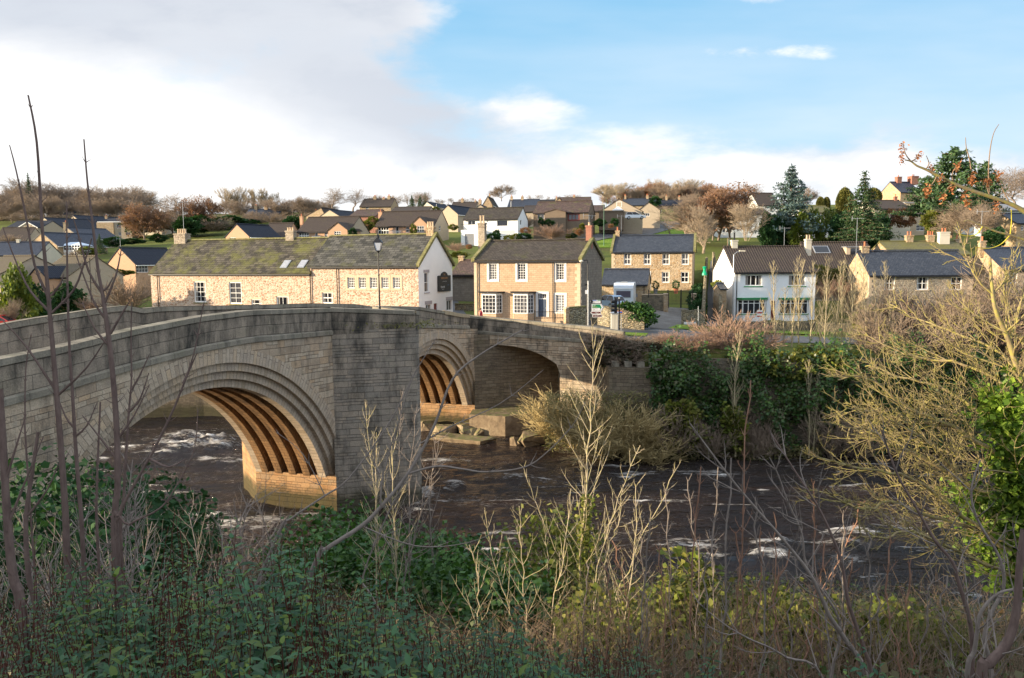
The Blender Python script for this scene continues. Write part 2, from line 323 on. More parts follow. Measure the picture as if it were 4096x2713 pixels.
M_white=plain('white_render',(.80,.80,.78),.85,.06,.8)
M_whiteb=plain('white_render_b',(.82,.84,.85),.85,.07,.6)
M_cream=plain('cream_render',(.62,.57,.46),.85,.08,.8)
M_frame=plain('white_paint',(.82,.82,.80),.4,.04)
M_green_p=plain('green_paint',(.03,.22,.08),.4,.1)
M_redwood=plain('red_wood_frame',(.16,.035,.025),.5,.1)
M_black=plain('black_paint',(.015,.015,.016),.4,.2)
M_blackm=plain('black_metal',(.02,.02,.022),.45,.2,metal=.3)
M_lead=plain('lead',(.22,.23,.25),.5,.15)
M_terra=plain('terracotta',(.45,.16,.08),.8,.15)
M_buffpot=plain('buff_pot',(.55,.42,.28),.8,.15)
M_door_blue=plain('blue_grey_door',(.06,.08,.12),.4,.1)
M_galv=plain('galvanised_steel',(.42,.44,.46),.45,.1,metal=.6)
M_conc=ashlar('mossy_concrete',[(.20,.18,.12),(.30,.27,.20),(.25,.21,.14)],(.2,.17,.11),2.5,1.5,1.,.2,.6)
def f_glass(t,b):
    r=t.objr(); n=t.noise(t.obj(),1.2,2); b.inputs['Roughness'].default_value=.06; b.inputs['Specular IOR Level'].default_value=.6
    t.put(b.inputs['Base Color'],t.ramp(t.m('ADD',r,t.m('MULTIPLY',n,.3)),[(.3,(.012,.014,.018)),(.7,(.03,.033,.04)),(1.,(.10,.10,.11))]))
M_glass=mat('window_glass',f_glass)
M_curt=plain('net_curtain_glass',(.30,.32,.36),.3,.35,6)
M_curtain=plain('pale_curtain',(.32,.29,.26),.8,.2,5)
R_pub1=slate('mossy_stone_slates',(.032,.028,.022),(.115,.10,.075),.40,.62,.36,(.13,.13,.03),1.)
R_pub2=slate('stone_slates',(.035,.035,.03),(.115,.11,.095),.12,.65,.38,(.10,.10,.035),1.)
R_stone=slate('old_stone_slates',(.045,.035,.028),(.095,.078,.06),.05,.32,.22,(.09,.09,.03),.9,lich=.5)
R_blue=slate('blue_slates',(.030,.038,.055),(.06,.07,.09),.0,.3,.22,bump=.5,rough=.5,lich=.55)
R_blue2=slate('smooth_blue_slates',(.028,.036,.055),(.045,.055,.08),.0,.3,.22,bump=.4,rough=.5)
R_navy=pantile('navy_tiles',(.018,.024,.04),(.035,.042,.06),.05)
R_brown=pantile('brown_tiles',(.055,.042,.035),(.10,.075,.06),.25)
R_brownm=pantile('mossy_brown_tiles',(.13,.105,.07),(.20,.16,.10),.6)
R_plum=slate('plum_tiles',(.075,.05,.042),(.13,.085,.07),.05,.35,.3,lich=.2)
R_moss=slate('mossy_tiles',(.10,.09,.06),(.17,.15,.09),.95,.4,.3,(.16,.15,.045))
def f_moss(t,b):
    n=t.noise(t.pos(),2.5,5,.7); t.put(b.inputs['Base Color'],t.ramp(n,[(.3,(.10,.09,.04)),(.5,(.17,.16,.05)),(.7,(.28,.24,.14))])); b.inputs['Roughness'].default_value=.95
    t.put(b.inputs['Normal'],t.bump(n,.6,.05))
M_mosscop=mat('mossy_coping',f_moss)
BST=[(.26,.205,.15),(.43,.35,.26),(.58,.49,.37),(.34,.295,.235),(.54,.39,.25)]
M_br=ashlar('bridge_stone',BST,(.17,.15,.12),.95,.4,1.4,.42,.2,ms=.010,vary=True)
M_brp=ashlar('bridge_parapet_stone',[(.23,.19,.15),(.40,.33,.25),(.31,.26,.20)],(.12,.11,.09),1.1,.5,1.1,.72,.2)
M_brc=ashlar('bridge_coping_stone',[(.20,.18,.14),(.31,.28,.22),(.25,.22,.17)],(.06,.055,.05),1.4,1.,.6,.45,.3)
M_brcl=ashlar('bright_coping_stone',[(.36,.29,.19),(.42,.34,.22),(.38,.31,.2)],(.2,.16,.1),1.0,1.,.5)
M_vous=ashlar('voussoirs',[(.30,.24,.18),(.52,.44,.34),(.42,.35,.28),(.55,.42,.28)],(.17,.145,.12),.9,.27,1.,.05,ms=.014)
M_pier=ashlar('pier_stone',[(.28,.16,.08),(.45,.27,.13),(.37,.19,.08),(.30,.21,.13)],(.14,.10,.06),.62,.32,1.,.3,.2,vary=True,wet=.9)
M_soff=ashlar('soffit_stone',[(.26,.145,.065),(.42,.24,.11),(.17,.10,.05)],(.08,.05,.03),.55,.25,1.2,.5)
M_cut=ashlar('cutwater_stone',[(.25,.215,.175),(.34,.295,.24),(.42,.345,.26),(.28,.255,.215)],(.20,.175,.145),.95,.36,1.3,.55,.15,vary=True,wet=.8)
M_wall_dk=ashlar('river_wall_stone',[(.12,.095,.07),(.18,.145,.10),(.22,.18,.13)],(.08,.065,.05),.6,.3,.9,.3,.25,vary=True,wet=.8)
def f_asph(t,b):
    n=t.noise(t.pos(),.3,4); n2=t.noise(t.pos(),30,3); c=t.ramp(n,[(.3,(.07,.07,.072)),(.7,(.11,.11,.112))]); c=t.mix(.4,c,t.ramp(n2,[(.3,.3),(.7,.7)]),'OVERLAY'); t.put(b.inputs['Base Color'],c); b.inputs['Roughness'].default_value=.7
M_asph=mat('asphalt',f_asph)
def grassm(name,a,b_,c_,sc=.6):
    def f(t,b):
        p=t.pos(); n=t.noise(p,sc,6,.65); n2=t.noise(p,12,3,.7)
        c=t.ramp(n,[(.3,a),(.5,b_),(.7,c_)]); c=t.mix(.5,c,t.ramp(n2,[(.3,.25),(.7,.75)]),'OVERLAY'); t.put(b.inputs['Base Color'],c); b.inputs['Roughness'].default_value=.95
        b.inputs['Specular IOR Level'].default_value=.1; t.put(b.inputs['Normal'],t.bump(n2,.8,.1))
    return mat(name,f)
M_ground=grassm('hillside_turf',(.09,.08,.035),(.115,.14,.035),(.17,.18,.05),.10)
M_lawn=grassm('mown_lawn',(.10,.17,.02),(.15,.24,.03),(.20,.27,.05),.3)
M_bank=grassm('leaf_litter_bank',(.05,.035,.02),(.07,.055,.03),(.06,.07,.03),.8)
L_dark=leafm('dark_evergreen_leaf',[(.015,.045,.018),(.03,.08,.03),(.045,.10,.035),(.02,.055,.02)],.2,.7,.12)
L_ivy=leafm('ivy_leaf',[(.02,.06,.015),(.04,.11,.02),(.08,.17,.03),(.03,.08,.02)],.25,.45,.35)
L_ivyy=leafm('yellow_ivy_leaf',[(.06,.085,.015),(.14,.18,.03),(.24,.23,.06),(.10,.11,.03)],.3,.6,.15)
L_yel=leafm('golden_conifer_leaf',[(.10,.14,.02),(.20,.24,.03),(.05,.10,.03)],.3,.6)
L_blue=leafm('blue_cedar_needles',[(.06,.11,.11),(.11,.17,.17),(.08,.13,.12)],.2,.6)
L_conif=leafm('conifer_needles',[(.02,.05,.02),(.04,.085,.03),(.06,.11,.04)],.2,.6)
L_pine=leafm('pine_needles',[(.03,.07,.03),(.06,.12,.045),(.09,.16,.06)],.25,.6)
L_shrub=leafm('blue_green_shrub_leaf',[(.014,.048,.022),(.03,.095,.04),(.07,.165,.07),(.02,.06,.025),(.13,.19,.03),(.016,.05,.02)],.3,.42,.28)
L_shrub2=leafm('olive_shrub_leaf',[(.012,.035,.012),(.03,.07,.02),(.06,.10,.025),(.09,.05,.02),(.02,.05,.02)],.2,.45,.5)
L_red=leafm('russet_leaf',[(.26,.12,.07),(.36,.19,.11),(.20,.10,.06),(.34,.22,.13)],.35,.7)
L_seed=leafm('dried_seed',[(.34,.12,.05),(.50,.22,.10),(.42,.17,.07)],.35,.7)
L_mossy=leafm('moss_tuft',[(.12,.13,.03),(.20,.19,.05),(.08,.09,.02)],.2,.8)
L_grass=leafm('straw_grass',[(.22,.18,.08),(.12,.14,.04),(.30,.24,.12),(.08,.11,.03)],.3,.7)
B_far=barkm('far_twigs',(.21,.16,.12),(.32,.25,.185))
B_farg=barkm('grey_far_twigs',(.18,.14,.11),(.29,.23,.18))
B_rust=barkm('rust_twigs',(.24,.155,.115),(.35,.24,.175))
B_pale=barkm('pale_bark',(.25,.19,.14),(.39,.32,.23))
B_suntint=barkm('golden_twigs',(.38,.29,.14),(.54,.44,.22))  # sunlight through the far arch put into the twig colour
B_purp=barkm('purple_brown_bark',(.11,.075,.065),(.19,.135,.115),30)
B_grey=barkm('grey_bark',(.17,.14,.12),(.27,.23,.20),25)
B_lich=barkm('lichen_bark',(.18,.14,.08),(.30,.24,.14),18,(.30,.27,.07))
L_lime=leafm('lime_ivy_leaf',[(.06,.12,.015),(.14,.24,.03),(.24,.34,.05),(.09,.16,.02)],.35,.5,.2)
B_straw=barkm('straw_twigs',(.34,.27,.18),(.46,.38,.27))
B_sapl=barkm('cream_bark',(.28,.23,.16),(.46,.39,.29),18,(.36,.32,.14))
B_redst=barkm('red_stem',(.24,.13,.09),(.34,.20,.13),20)
B_brown=barkm('brown_bark',(.17,.12,.08),(.29,.21,.14),10)
B_stalk=barkm('red_stalk',(.07,.025,.018),(.12,.045,.03),40)
# ---------------------------------------------------------------- terrain
def bankY(X):
    xs=[-400,-200,-60,-30,-12,-4.5,6.2,6.8,7.4,10.9,24,41,70,120,260,500]; ys=[40,55,73,75,75.4,77.5,73,71,64.8,60.2,58.8,60,64,76,110,160]
    return np.interp(X,xs,ys)
def shoreY(X):
    xs=[-400,-120,-60,-25,-18,-15,-9,0,8,20,40,80,200,500]; ys=[-30,0,14,22,25,33,35.5,34.5,33.5,31,30,32,40,80]
    return np.interp(X,xs,ys)
ctl=[]
for u,v,Y in [(0,735,95),(150,735,97),(225,735,98),(230,700,120),(300,700,124),(100,595,165),(0,600,160),(20,640,140),(250,553,230),(100,556,215),(0,560,225),(215,625,150),(340,585,175),(330,560,215),
 (450,550,225),(520,541,235),(0,503,320),(150,503,320),(300,500,320),(450,498,310),(600,495,300),(600,560,150),(560,560,140),(780,562,142),(950,562,148),(1060,588,133),(1150,566,150),(1220,560,155),
 (1300,548,160),(1400,553,150),(1560,535,172),(1415,672,108),(1600,672,106),(1640,690,100),(1640,560,155),(1650,745,87),(1700,745,88),(1900,745,88),(2100,745,86),(2367,740,88),(1500,725,84),(1500,765,72),
 (1800,565,150),(2000,565,150),(2200,570,140),(2367,560,140),(900,500,260),(1200,490,290),(1500,480,320),(1700,475,330),(2100,475,215),(2367,480,220),(2000,590,125),(2300,600,120),(1800,600,125),(1150,625,112),(1250,600,120)]:
    p=P(*ZD(u,v),Y); ctl.append(tuple(p))
ctl+=[(-400,60,7),(-200,64,6.5),(-60,78,7),(-60,92,7.2),(-30,78,8),(-30,92,8.2),(-10,76,8.7),(-10,88,8.8),(0,72,8.8),(0,80,8.8),(7,66,8.3),(11,61.5,7.7),(24,60,7.6),(41,61.5,7.4),(70,66,7.3),(120,80,7.5),(60,85,8),(300,130,9),(500,200,12),
 (-400,250,30),(-300,600,42),(0,600,40),(300,600,46),(500,500,40),(-500,500,40),(0,420,41),(-200,420,38),(200,420,42)]
CT=np.array(ctl); 
def _k(a,b): return np.sqrt(((a[:,None,:2]-b[None,:,:2])**2).sum(-1)+4.0)
_A=np.zeros((len(CT)+3,)*2); _A[:-3,:-3]=_k(CT,CT)+np.eye(len(CT))*1.5*0; _A[:-3,-3]=1; _A[:-3,-2:]=CT[:,:2]; _A[-3,:-3]=1; _A[-2:,:-3]=CT[:,:2].T
_W=np.linalg.solve(_A,np.r_[CT[:,2],0,0,0])
def farz(X,Y):
    q=np.c_[np.ravel(X),np.ravel(Y)].astype(float); out=[]
    for i in range(0,len(q),20000):
        a=q[i:i+20000]; out.append(_k(a,CT)@_W[:-3]+_W[-3]+a@_W[-2:])
    z=np.concatenate(out); return z.reshape(np.shape(X)) if np.ndim(X) else float(z[0])
def vnoise(x,y,s,seed=0):
    r=np.random.default_rng(seed); o=0
    for k in range(6):
        a=r.uniform(0,6.28); f=s*(1+.7*k); ph=r.uniform(0,6.28); o=o+np.sin(f*(x*np.cos(a)+y*np.sin(a))+ph)/(1+.5*k)
    return o/3
def nearz(X,Y):
    X=np.asarray(X,float); Y=np.asarray(Y,float); s=np.clip(Y/np.maximum(shoreY(X),6),0,1)
    z=13.3-12.7*s**.9
    shade_rise=np.clip((-X-18)/10,0,1)*np.clip((2-Y)/3,0,1)*np.clip((X+57)/10,0,1); z=z+shade_rise*13  # unseen rise left of the view, added to keep sun off the foreground
    lift=np.clip((-X-24)/12,0,1)*np.clip((28-Y)/6,0,1); z=np.maximum(z,z*(1-lift)+11.8*lift); far=0  # unseen bank raised further to shade the left ivy
    return z+.25*vnoise(X,Y,.9,3)*np.clip(s*8,0,1)*np.clip((1-s)*6,0,1)+far
def nz(x,y): return float(nearz(x,y))
def grid(name,Xs,Ys2,Z,matl,kind,skirt=None):
    ny,nx=Z.shape; V=np.c_[np.broadcast_to(Xs,Z.shape).ravel(),Ys2.ravel(),Z.ravel()]
    i=np.arange(ny-1)[:,None]*nx+np.arange(nx-1)[None,:]; F=np.stack([i,i+1,i+1+nx,i+nx],-1).reshape(-1,4)
    o=npmesh(name,V,F,4,matl,smooth=True); o['kind']=kind; return o
xs=np.unique(np.concatenate([np.linspace(-500,-100,50),np.linspace(-100,100,180),np.linspace(100,520,50)]))
tt=np.concatenate([[0,.01],np.linspace(.6,60,80),np.linspace(63,300,70),np.linspace(310,700,20)])
YY=bankY(xs)[None,:]+tt[:,None]; XX=np.broadcast_to(xs,YY.shape); ZZ=farz(XX,YY); ZZ[0]=-2.5; ZZ[1]=farz(XX[2],YY[2])-.02
grid('ground',XX,YY,ZZ,M_ground,'structure')
xs2=np.unique(np.concatenate([np.linspace(-500,-60,40),np.linspace(-60,60,150),np.linspace(60,520,40)]))
tt2=np.concatenate([np.linspace(0,.97,60),[1.0,1.02,1.12]])
Y0=-40.; SH=shoreY(xs2); YY=Y0+(SH-Y0)[None,:]*tt2[:,None]; XX=np.broadcast_to(xs2,YY.shape); ZZ=nearz(XX,YY); ZZ[-3]=.15; ZZ[-2]=-.4; ZZ[-1]=-2.5
grid('river_bank',XX,YY,ZZ,M_bank,'structure')
# ---- river
def f_water(t,b):
    p=t.pos(); at=t.node('ShaderNodeAttribute',attribute_name='foam').outputs['Fac']
    pm=t.map(p,(.32,1,1)); n=t.noise(pm,1.4,8,.72,.6); n2=t.noise(pm,.33,4,.6); n3=t.noise(t.map(p,(.35,1.6,1)),5.5,5,.7,.8)
    fm=t.m('ADD',t.m('ADD',at,t.m('MULTIPLY',t.m('SUBTRACT',n,.5),1.7)),t.m('MULTIPLY',t.m('SUBTRACT',n3,.5),1.1))
    fm=t.ramp(fm,[(.47,0.),(.60,.45),(.80,1.)])
    thin=t.ramp(t.m('ADD',n3,t.m('MULTIPLY',n2,.5)),[(.84,0.),(.93,.35)])
    fm=t.m('MAXIMUM',fm,thin)
    t.put(b.inputs['Base Color'],t.mix(fm,t.ramp(n2,[(.3,(.004,.004,.006)),(.7,(.027,.012,.005))]),t.ramp(n,[(.35,(.50,.42,.33)),(.6,(.85,.83,.80))])))
    t.put(b.inputs['Roughness'],t.ramp(fm,[(0,.05),(1,.7)])); b.inputs['IOR'].default_value=1.42
    w1=t.noise(t.map(p,(.5,1.3,1),(0,0,0),(0,0,.25)),1.6,6,.62,.5); w2=t.noise(t.map(p,(.6,1.2,1)),6,5,.6,.4)
    t.put(b.inputs['Normal'],t.bump(t.m('ADD',t.m('ADD',w1,t.m('MULTIPLY',w2,.3)),t.m('MULTIPLY',fm,.25)),1.,.55))
M_water=mat('peaty_river_water',f_water)
xw=np.concatenate([np.linspace(-300,-50,60),np.linspace(-49.5,60,430),np.linspace(61,300,60)]); yw=np.concatenate([np.linspace(-40,20,16),np.linspace(20.5,82,240),np.linspace(84,170,20)])
XX,YY=np.meshgrid(xw,yw)
_rr=random.Random(5)
rap=[(_rr.uniform(-6,40),_rr.uniform(33,56),_rr.uniform(.5,2.4),_rr.uniform(.05,.16),_rr.uniform(.03,.10)) for _ in range(70)]+[(_rr.uniform(-34,-14),_rr.uniform(44,66),_rr.uniform(.6,2.6),_rr.uniform(.1,.28),_rr.uniform(.04,.14)) for _ in range(36)]   # rapids: world centre, half sizes, wave height
for (z,x,y,sx,sy,h) in [(ZB,1150,880,2.6,.9,.42),(ZB,1350,900,2.4,.9,.38),(ZB,1330,930,3.,.7,.3),(ZB,1120,930,3.,.8,.25),(ZB,1240,830,1.8,.4,.2),(ZB,1380,1010,2.6,.5,.2),(ZB,1300,1360,2.5,.35,.12),(ZB,1700,1390,2.8,.45,.2),(ZB,1950,1360,2.,.3,.2),(ZB,1500,1420,3,.4,.12),
   (ZE,620,1230,.8,1.1,.3),(ZE,810,1170,.8,.6,.25),(ZE,700,1010,2.2,.5,.12),(ZE,1210,1110,1.2,.35,.15),(ZE,1950,1100,2.2,.4,.2),(ZR,320,930,2.8,.35,.12),(ZR,430,945,2.2,.3,.1),
   (ZS,640,490,1.1,.5,.45),(ZS,690,560,1.6,.3,.25),(ZS,80,500,1.6,.5,.35),(ZS,230,570,1.4,.25,.2),(ZS,1130,480,1.6,.35,.25),(ZS,1280,420,1.2,.3,.2),(ZS,1180,580,1.,.3,.25),(ZS,1470,380,1.6,.2,.15),(ZS,1280,695,1.4,.15,.12),(ZR,1230,1310,1.4,.3,.2),(ZR,1440,1290,1.6,.2,.15),(ZM,1010,400,1.2,.3,.15),(ZM,1130,450,.8,.25,.15)]:
    g=G(*z(x,y)); rap.append((g.x,g.y,sx,sy,h))
WZ=.10*vnoise(XX,YY,1.1,1)+.05*vnoise(XX,YY,2.7,2)+.05*vnoise(XX*.5,YY,.9,5); FM=np.zeros_like(XX)
for cx,cy,sx,sy,h in rap:
    dx=(XX-cx)/(sx*1.35); dy=(YY-cy)/(sy*2.0); wob=.35*vnoise(XX,YY,1.3,8); g=np.exp(-(dx**2+(dy+wob)**2)); WZ+=h*g*(1+.5*vnoise(XX,YY,3.,9)); FM=np.maximum(FM,g*.68)
wobj=grid('river_water',xw,YY,WZ,M_water,'structure')
at=wobj.data.attributes.new('foam','FLOAT','POINT'); at.data.foreach_set('value',FM.ravel().astype(np.float32))
bed=MB(); bed.face([(-400,-60,-2.4),(500,-60,-2.4),(500,200,-2.4),(-400,200,-2.4)]); o=bed.build('riverbed',M_bank); o['kind']='structure'
# ---- draped strips (road, lawns)
def drape(name,pts,matl,lift=.06,kind='structure',n=14):
    """pts: list of (left xy, right xy) across-sections"""
    mb=MB(); rows=[]
    for (a,b) in pts:
        a=Vector(a); b=Vector(b); rows.append([a.lerp(b,i/n) for i in range(n+1)])
    sub=[]
    for r0,r1 in zip(rows[:-1],rows[1:]):
        L=max((r0[0]-r1[0]).length,(r0[-1]-r1[-1]).length); k=max(1,int(L/2.0))
        for j in range(k): sub.append([p.lerp(q,j/k) for p,q in zip(r0,r1)])
    sub.append(rows[-1])
    V=[(p.x,p.y,float(farz(np.array([p.x]),np.array([p.y]))[0])+lift) for r in sub for p in r]
    F=[(i*(n+1)+j,i*(n+1)+j+1,(i+1)*(n+1)+j+1,(i+1)*(n+1)+j) for i in range(len(sub)-1) for j in range(n)]
    o=npmesh(name,V,F,4,matl,smooth=True); o['kind']=kind; return o
drape('road',[((-13,100),(-7,98)),((-10,88),(-5,86)),((-9.2,80),(-2.6,80)),((-9.5,73),(1,78.0)),((-3.5,71.5),(7,79.5)),((7.5,65.9),(14,76)),((15,66),(17,72.5)),((30,65.5),(30,71.2)),((50,67),(50,73)),((90,77),(87,83)),((200,105),(195,112))],M_asph)
# ---------------------------------------------------------------- bridge
O=Vector((-10.56,45.42,0)); A=Vector((.3,.954,0)).normalized(); N=Vector((A.y,-A.x,0)); BW=5.6   # N points downstream, towards the camera side
def bp(s,n,z): return O+A*s+N*n+Vector((0,0,z))
def topz(s): return float(np.interp(s,[-60,-30,-21,-18.5,-15.5,-11.3,-7.7,.9,6,12.2,18,21.2,26],[9.6,11.2,11.85,12.0,12.3,12.55,12.6,12.2,12.0,11.6,10.85,10.4,10.0]))
def strz(s): return topz(s)-1.55+.35*max(0,min(1,(s-12)/9))
bridge=empty('stone_bridge',(O.x,O.y,0),0,'old weathered stone arch bridge with ribbed arches crossing the river','bridge')
BO=Vector((O.x,O.y,0))
class BB(MB):
    def build(s,*a,**k):
        s.v=[v-BO for v in s.v]; return super().build(*a,**k)
ARCH=[dict(c=-10.6,zc=-2.4,R=11.5,x0=-21.1,x1=-.05),dict(c=15.,zc=-2.3,R=10.,x0=6.,x1=24.)]
TH=[1.9,.55,.5,.45]  # face ring outwards: outer flush ring starts R+TH.. 
def ringz(a,s,r):
    d=abs(s-a['c']); return a['zc']+math.sqrt(max(r*r-d*d,0)) if d<r else -2.
def face_wall(s0,s1,n,thick,R_off,name,step=.5):
    mb=BB(); s=s0; ss=[]
    while s<s1-1e-6: ss.append(s); s+=step
    ss.append(s1)
    def bot(s):
        z=-2.2
        for a in ARCH:
            if a['x0']-1.6<=s<=a['x1']+1.6: 
                zz=ringz(a,s,a['R']+R_off)
                if zz>z: z=zz
        return z
    for p,q in zip(ss[:-1],ss[1:]):
        b0,b1,t0,t1=bot(p),bot(q),strz(p),strz(q)
        if b0>=t0 and b1>=t1: continue
        b0=min(b0,t0-.01); b1=min(b1,t1-.01)
        uv=[(p,b0-t0),(q,b1-t1),(q,0),(p,0)]
        mb.face([bp(p,n,b0),bp(q,n,b1),bp(q,n,t1),bp(p,n,t0)],uv)
        mb.face([bp(q,n-thick,b1),bp(p,n-thick,b0),bp(p,n-thick,t0),bp(q,n-thick,t1)],uv)
        mb.face([bp(p,n-thick,b0),bp(q,n-thick,b1),bp(q,n,b1),bp(p,n,b0)])
    return mb.build(name,M_br,bridge)
face_wall(-60,26,0,.5,1.85,'spandrel_wall',.4)
face_wall(-60,26,-BW+.5,.5,.6,'spandrel_wall',.5)
def ring(a,r0,r1,n0,n1,name,matl,step=3.0,a0=None,a1=None,back=False):
    """annular band of voussoirs, front at n0, back at n1"""
    mb=BB(); th=[]
    lo=math.acos(min(1,(a['x1']-a['c']+.0)/r0)) if r0>a['x1']-a['c'] else 0
    lo=max(0,math.asin(max(-1,min(1,(-1.5-a['zc'])/r0)))) if a0 is None else a0
    k=int((180-2*math.degrees(lo))/step); L=math.pi-2*lo
    def pt(r,t,n): return bp(a['c']+r*math.cos(t),n,a['zc']+r*math.sin(t))
    for i in range(k):
        t0=lo+L*i/k; t1=lo+L*(i+1)/k
        if a1 is not None and (math.degrees(t1)<a1[0] or math.degrees(t0)>a1[1]): continue
        u0,u1=t0*r1,t1*r1
        mb.face([pt(r0,t1,n0),pt(r0,t0,n0),pt(r1,t0,n0),pt(r1,t1,n0)][::-1],[(0,u1),(0,u0),(r1-r0,u0),(r1-r0,u1)][::-1])
        w=abs(n0-n1)
        mb.face([pt(r0,t0,n0),pt(r0,t1,n0),pt(r0,t1,n1),pt(r0,t0,n1)][::-1],[(0,u0),(0,u1),(w,u1),(w,u0)][::-1])
        if back: mb.face([pt(r0,t0,n1),pt(r0,t1,n1),pt(r1,t1,n1),pt(r1,t0,n1)],[(0,u0),(0,u1),(.5,u1),(.5,u0)])
    return mb.build(name,matl,bridge)
for a in ARCH:
    R0=a['R']
    # three stepped orders and the flush outer ring, each set back below the one outside it
    ring(a,R0+1.2,R0+1.86,.02,-.45,'arch_ring',M_vous); ring(a,R0+.8,R0+1.22,-.18,-.6,'arch_ring',M_vous); ring(a,R0+.4,R0+.82,-.42,-.9,'arch_ring',M_vous); ring(a,R0,R0+.42,-.68,-1.2,'arch_ring',M_vous)
    ring(a,R0,R0+.62,-BW+.45,-BW+.02,'arch_ring',M_vous,back=True)
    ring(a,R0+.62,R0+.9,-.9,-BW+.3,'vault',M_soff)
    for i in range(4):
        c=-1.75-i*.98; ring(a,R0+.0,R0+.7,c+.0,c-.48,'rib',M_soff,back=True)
def pier(s0,s1,name,z1=2.2):
    mb=BB()
    q=[(s0,0),(s1,0),(s1,-BW),(s0,-BW)]
    ps=[bp(s,n,-2.5) for s,n in q]; pt=[bp(s,n,z1) for s,n in q]; L=0
    for i in range(4):
        j=(i+1)%4; l=(ps[j]-ps[i]).length; mb.face([ps[i],ps[j],pt[j],pt[i]],[(L,0),(L+l,0),(L+l,z1+2.5),(L,z1+2.5)]); L+=l
    mb.face(pt); return mb.build(name,M_pier,bridge)
pier(0,6,'pier',2.15); pier(24.,31,'abutment',2.1); pier(-30,-21.1,'abutment',2.2)
for a,ss in ((ARCH[0],(0,-21.1)),(ARCH[1],(6,24))): pass
# pier core up to the deck, between arches
mb=BB()
for s0,s1 in ((.9,5.2),):
    q=[(s0,-.5),(s1,-.5),(s1,-BW+.5),(s0,-BW+.5)]; mb.prism([bp(s,n,2) for s,n in q],(0,0,7))
mb.build('pier_core',M_pier,bridge)
# cutwaters
def cutwater(sm,hw,p,z,sign,name,matl):
    mb=BB(); base=0 if sign>0 else -BW
    q=[(sm-hw,base-.05*sign),(sm-.25,base+sign*p),(sm+.25,base+sign*p),(sm+hw,base-.05*sign)]
    if sign<0: q=q[::-1]
    L=0
    for i in range(3):
        a_,b_=q[i],q[i+1]; p0,p1=bp(a_[0],a_[1],-2.5),bp(b_[0],b_[1],-2.5); l=(p1-p0).length
        for k in range(12):
            z0=-2.5+(z+2.5)*k/12; z1=-2.5+(z+2.5)*(k+1)/12
            f=lambda pp,zz: Vector((pp.x,pp.y,zz))
            mb.face([f(p0,z0),f(p1,z0),f(p1,z1),f(p0,z1)],[(L,z0),(L+l,z0),(L+l,z1),(L,z1)])
        L+=l
    mb.face([bp(s,n,z) for s,n in q]); return mb.build(name,matl,bridge)
def solve_nose():
    for k in range(300):
        p=2+k*.02; w=bp(3,p,12)-CAM; c=M3.transposed()@w; u=2048-FPX*c.x/c.z
        if u>=963*1.7305: return p
    return 4
NOSE=solve_nose()
cutwater(3,3.0,NOSE,10.9,1,'cutwater',M_cut); cutwater(3,3.0,3.,3.4,-1,'cutwater',M_pier)
# road deck
mb=BB()
ss=[-60+i*1.5 for i in range(60)]
for p,q in zip(ss[:-1],ss[1:]):
    z0,z1=topz(p)-1.15,topz(q)-1.15
    mb.face([bp(p,-.3,z0),bp(q,-.3,z1),bp(q,-BW+.3,z1),bp(p,-BW+.3,z0)][::-1],[(0,0)]*4)
mb.face([bp(0,-.2,topz(0)-1.2),bp(2.75,NOSE-.4,topz(3)-1.2),bp(3.25,NOSE-.4,topz(3)-1.2),bp(6,-.2,topz(6)-1.2)])
mb.build('road_deck',M_asph,bridge)
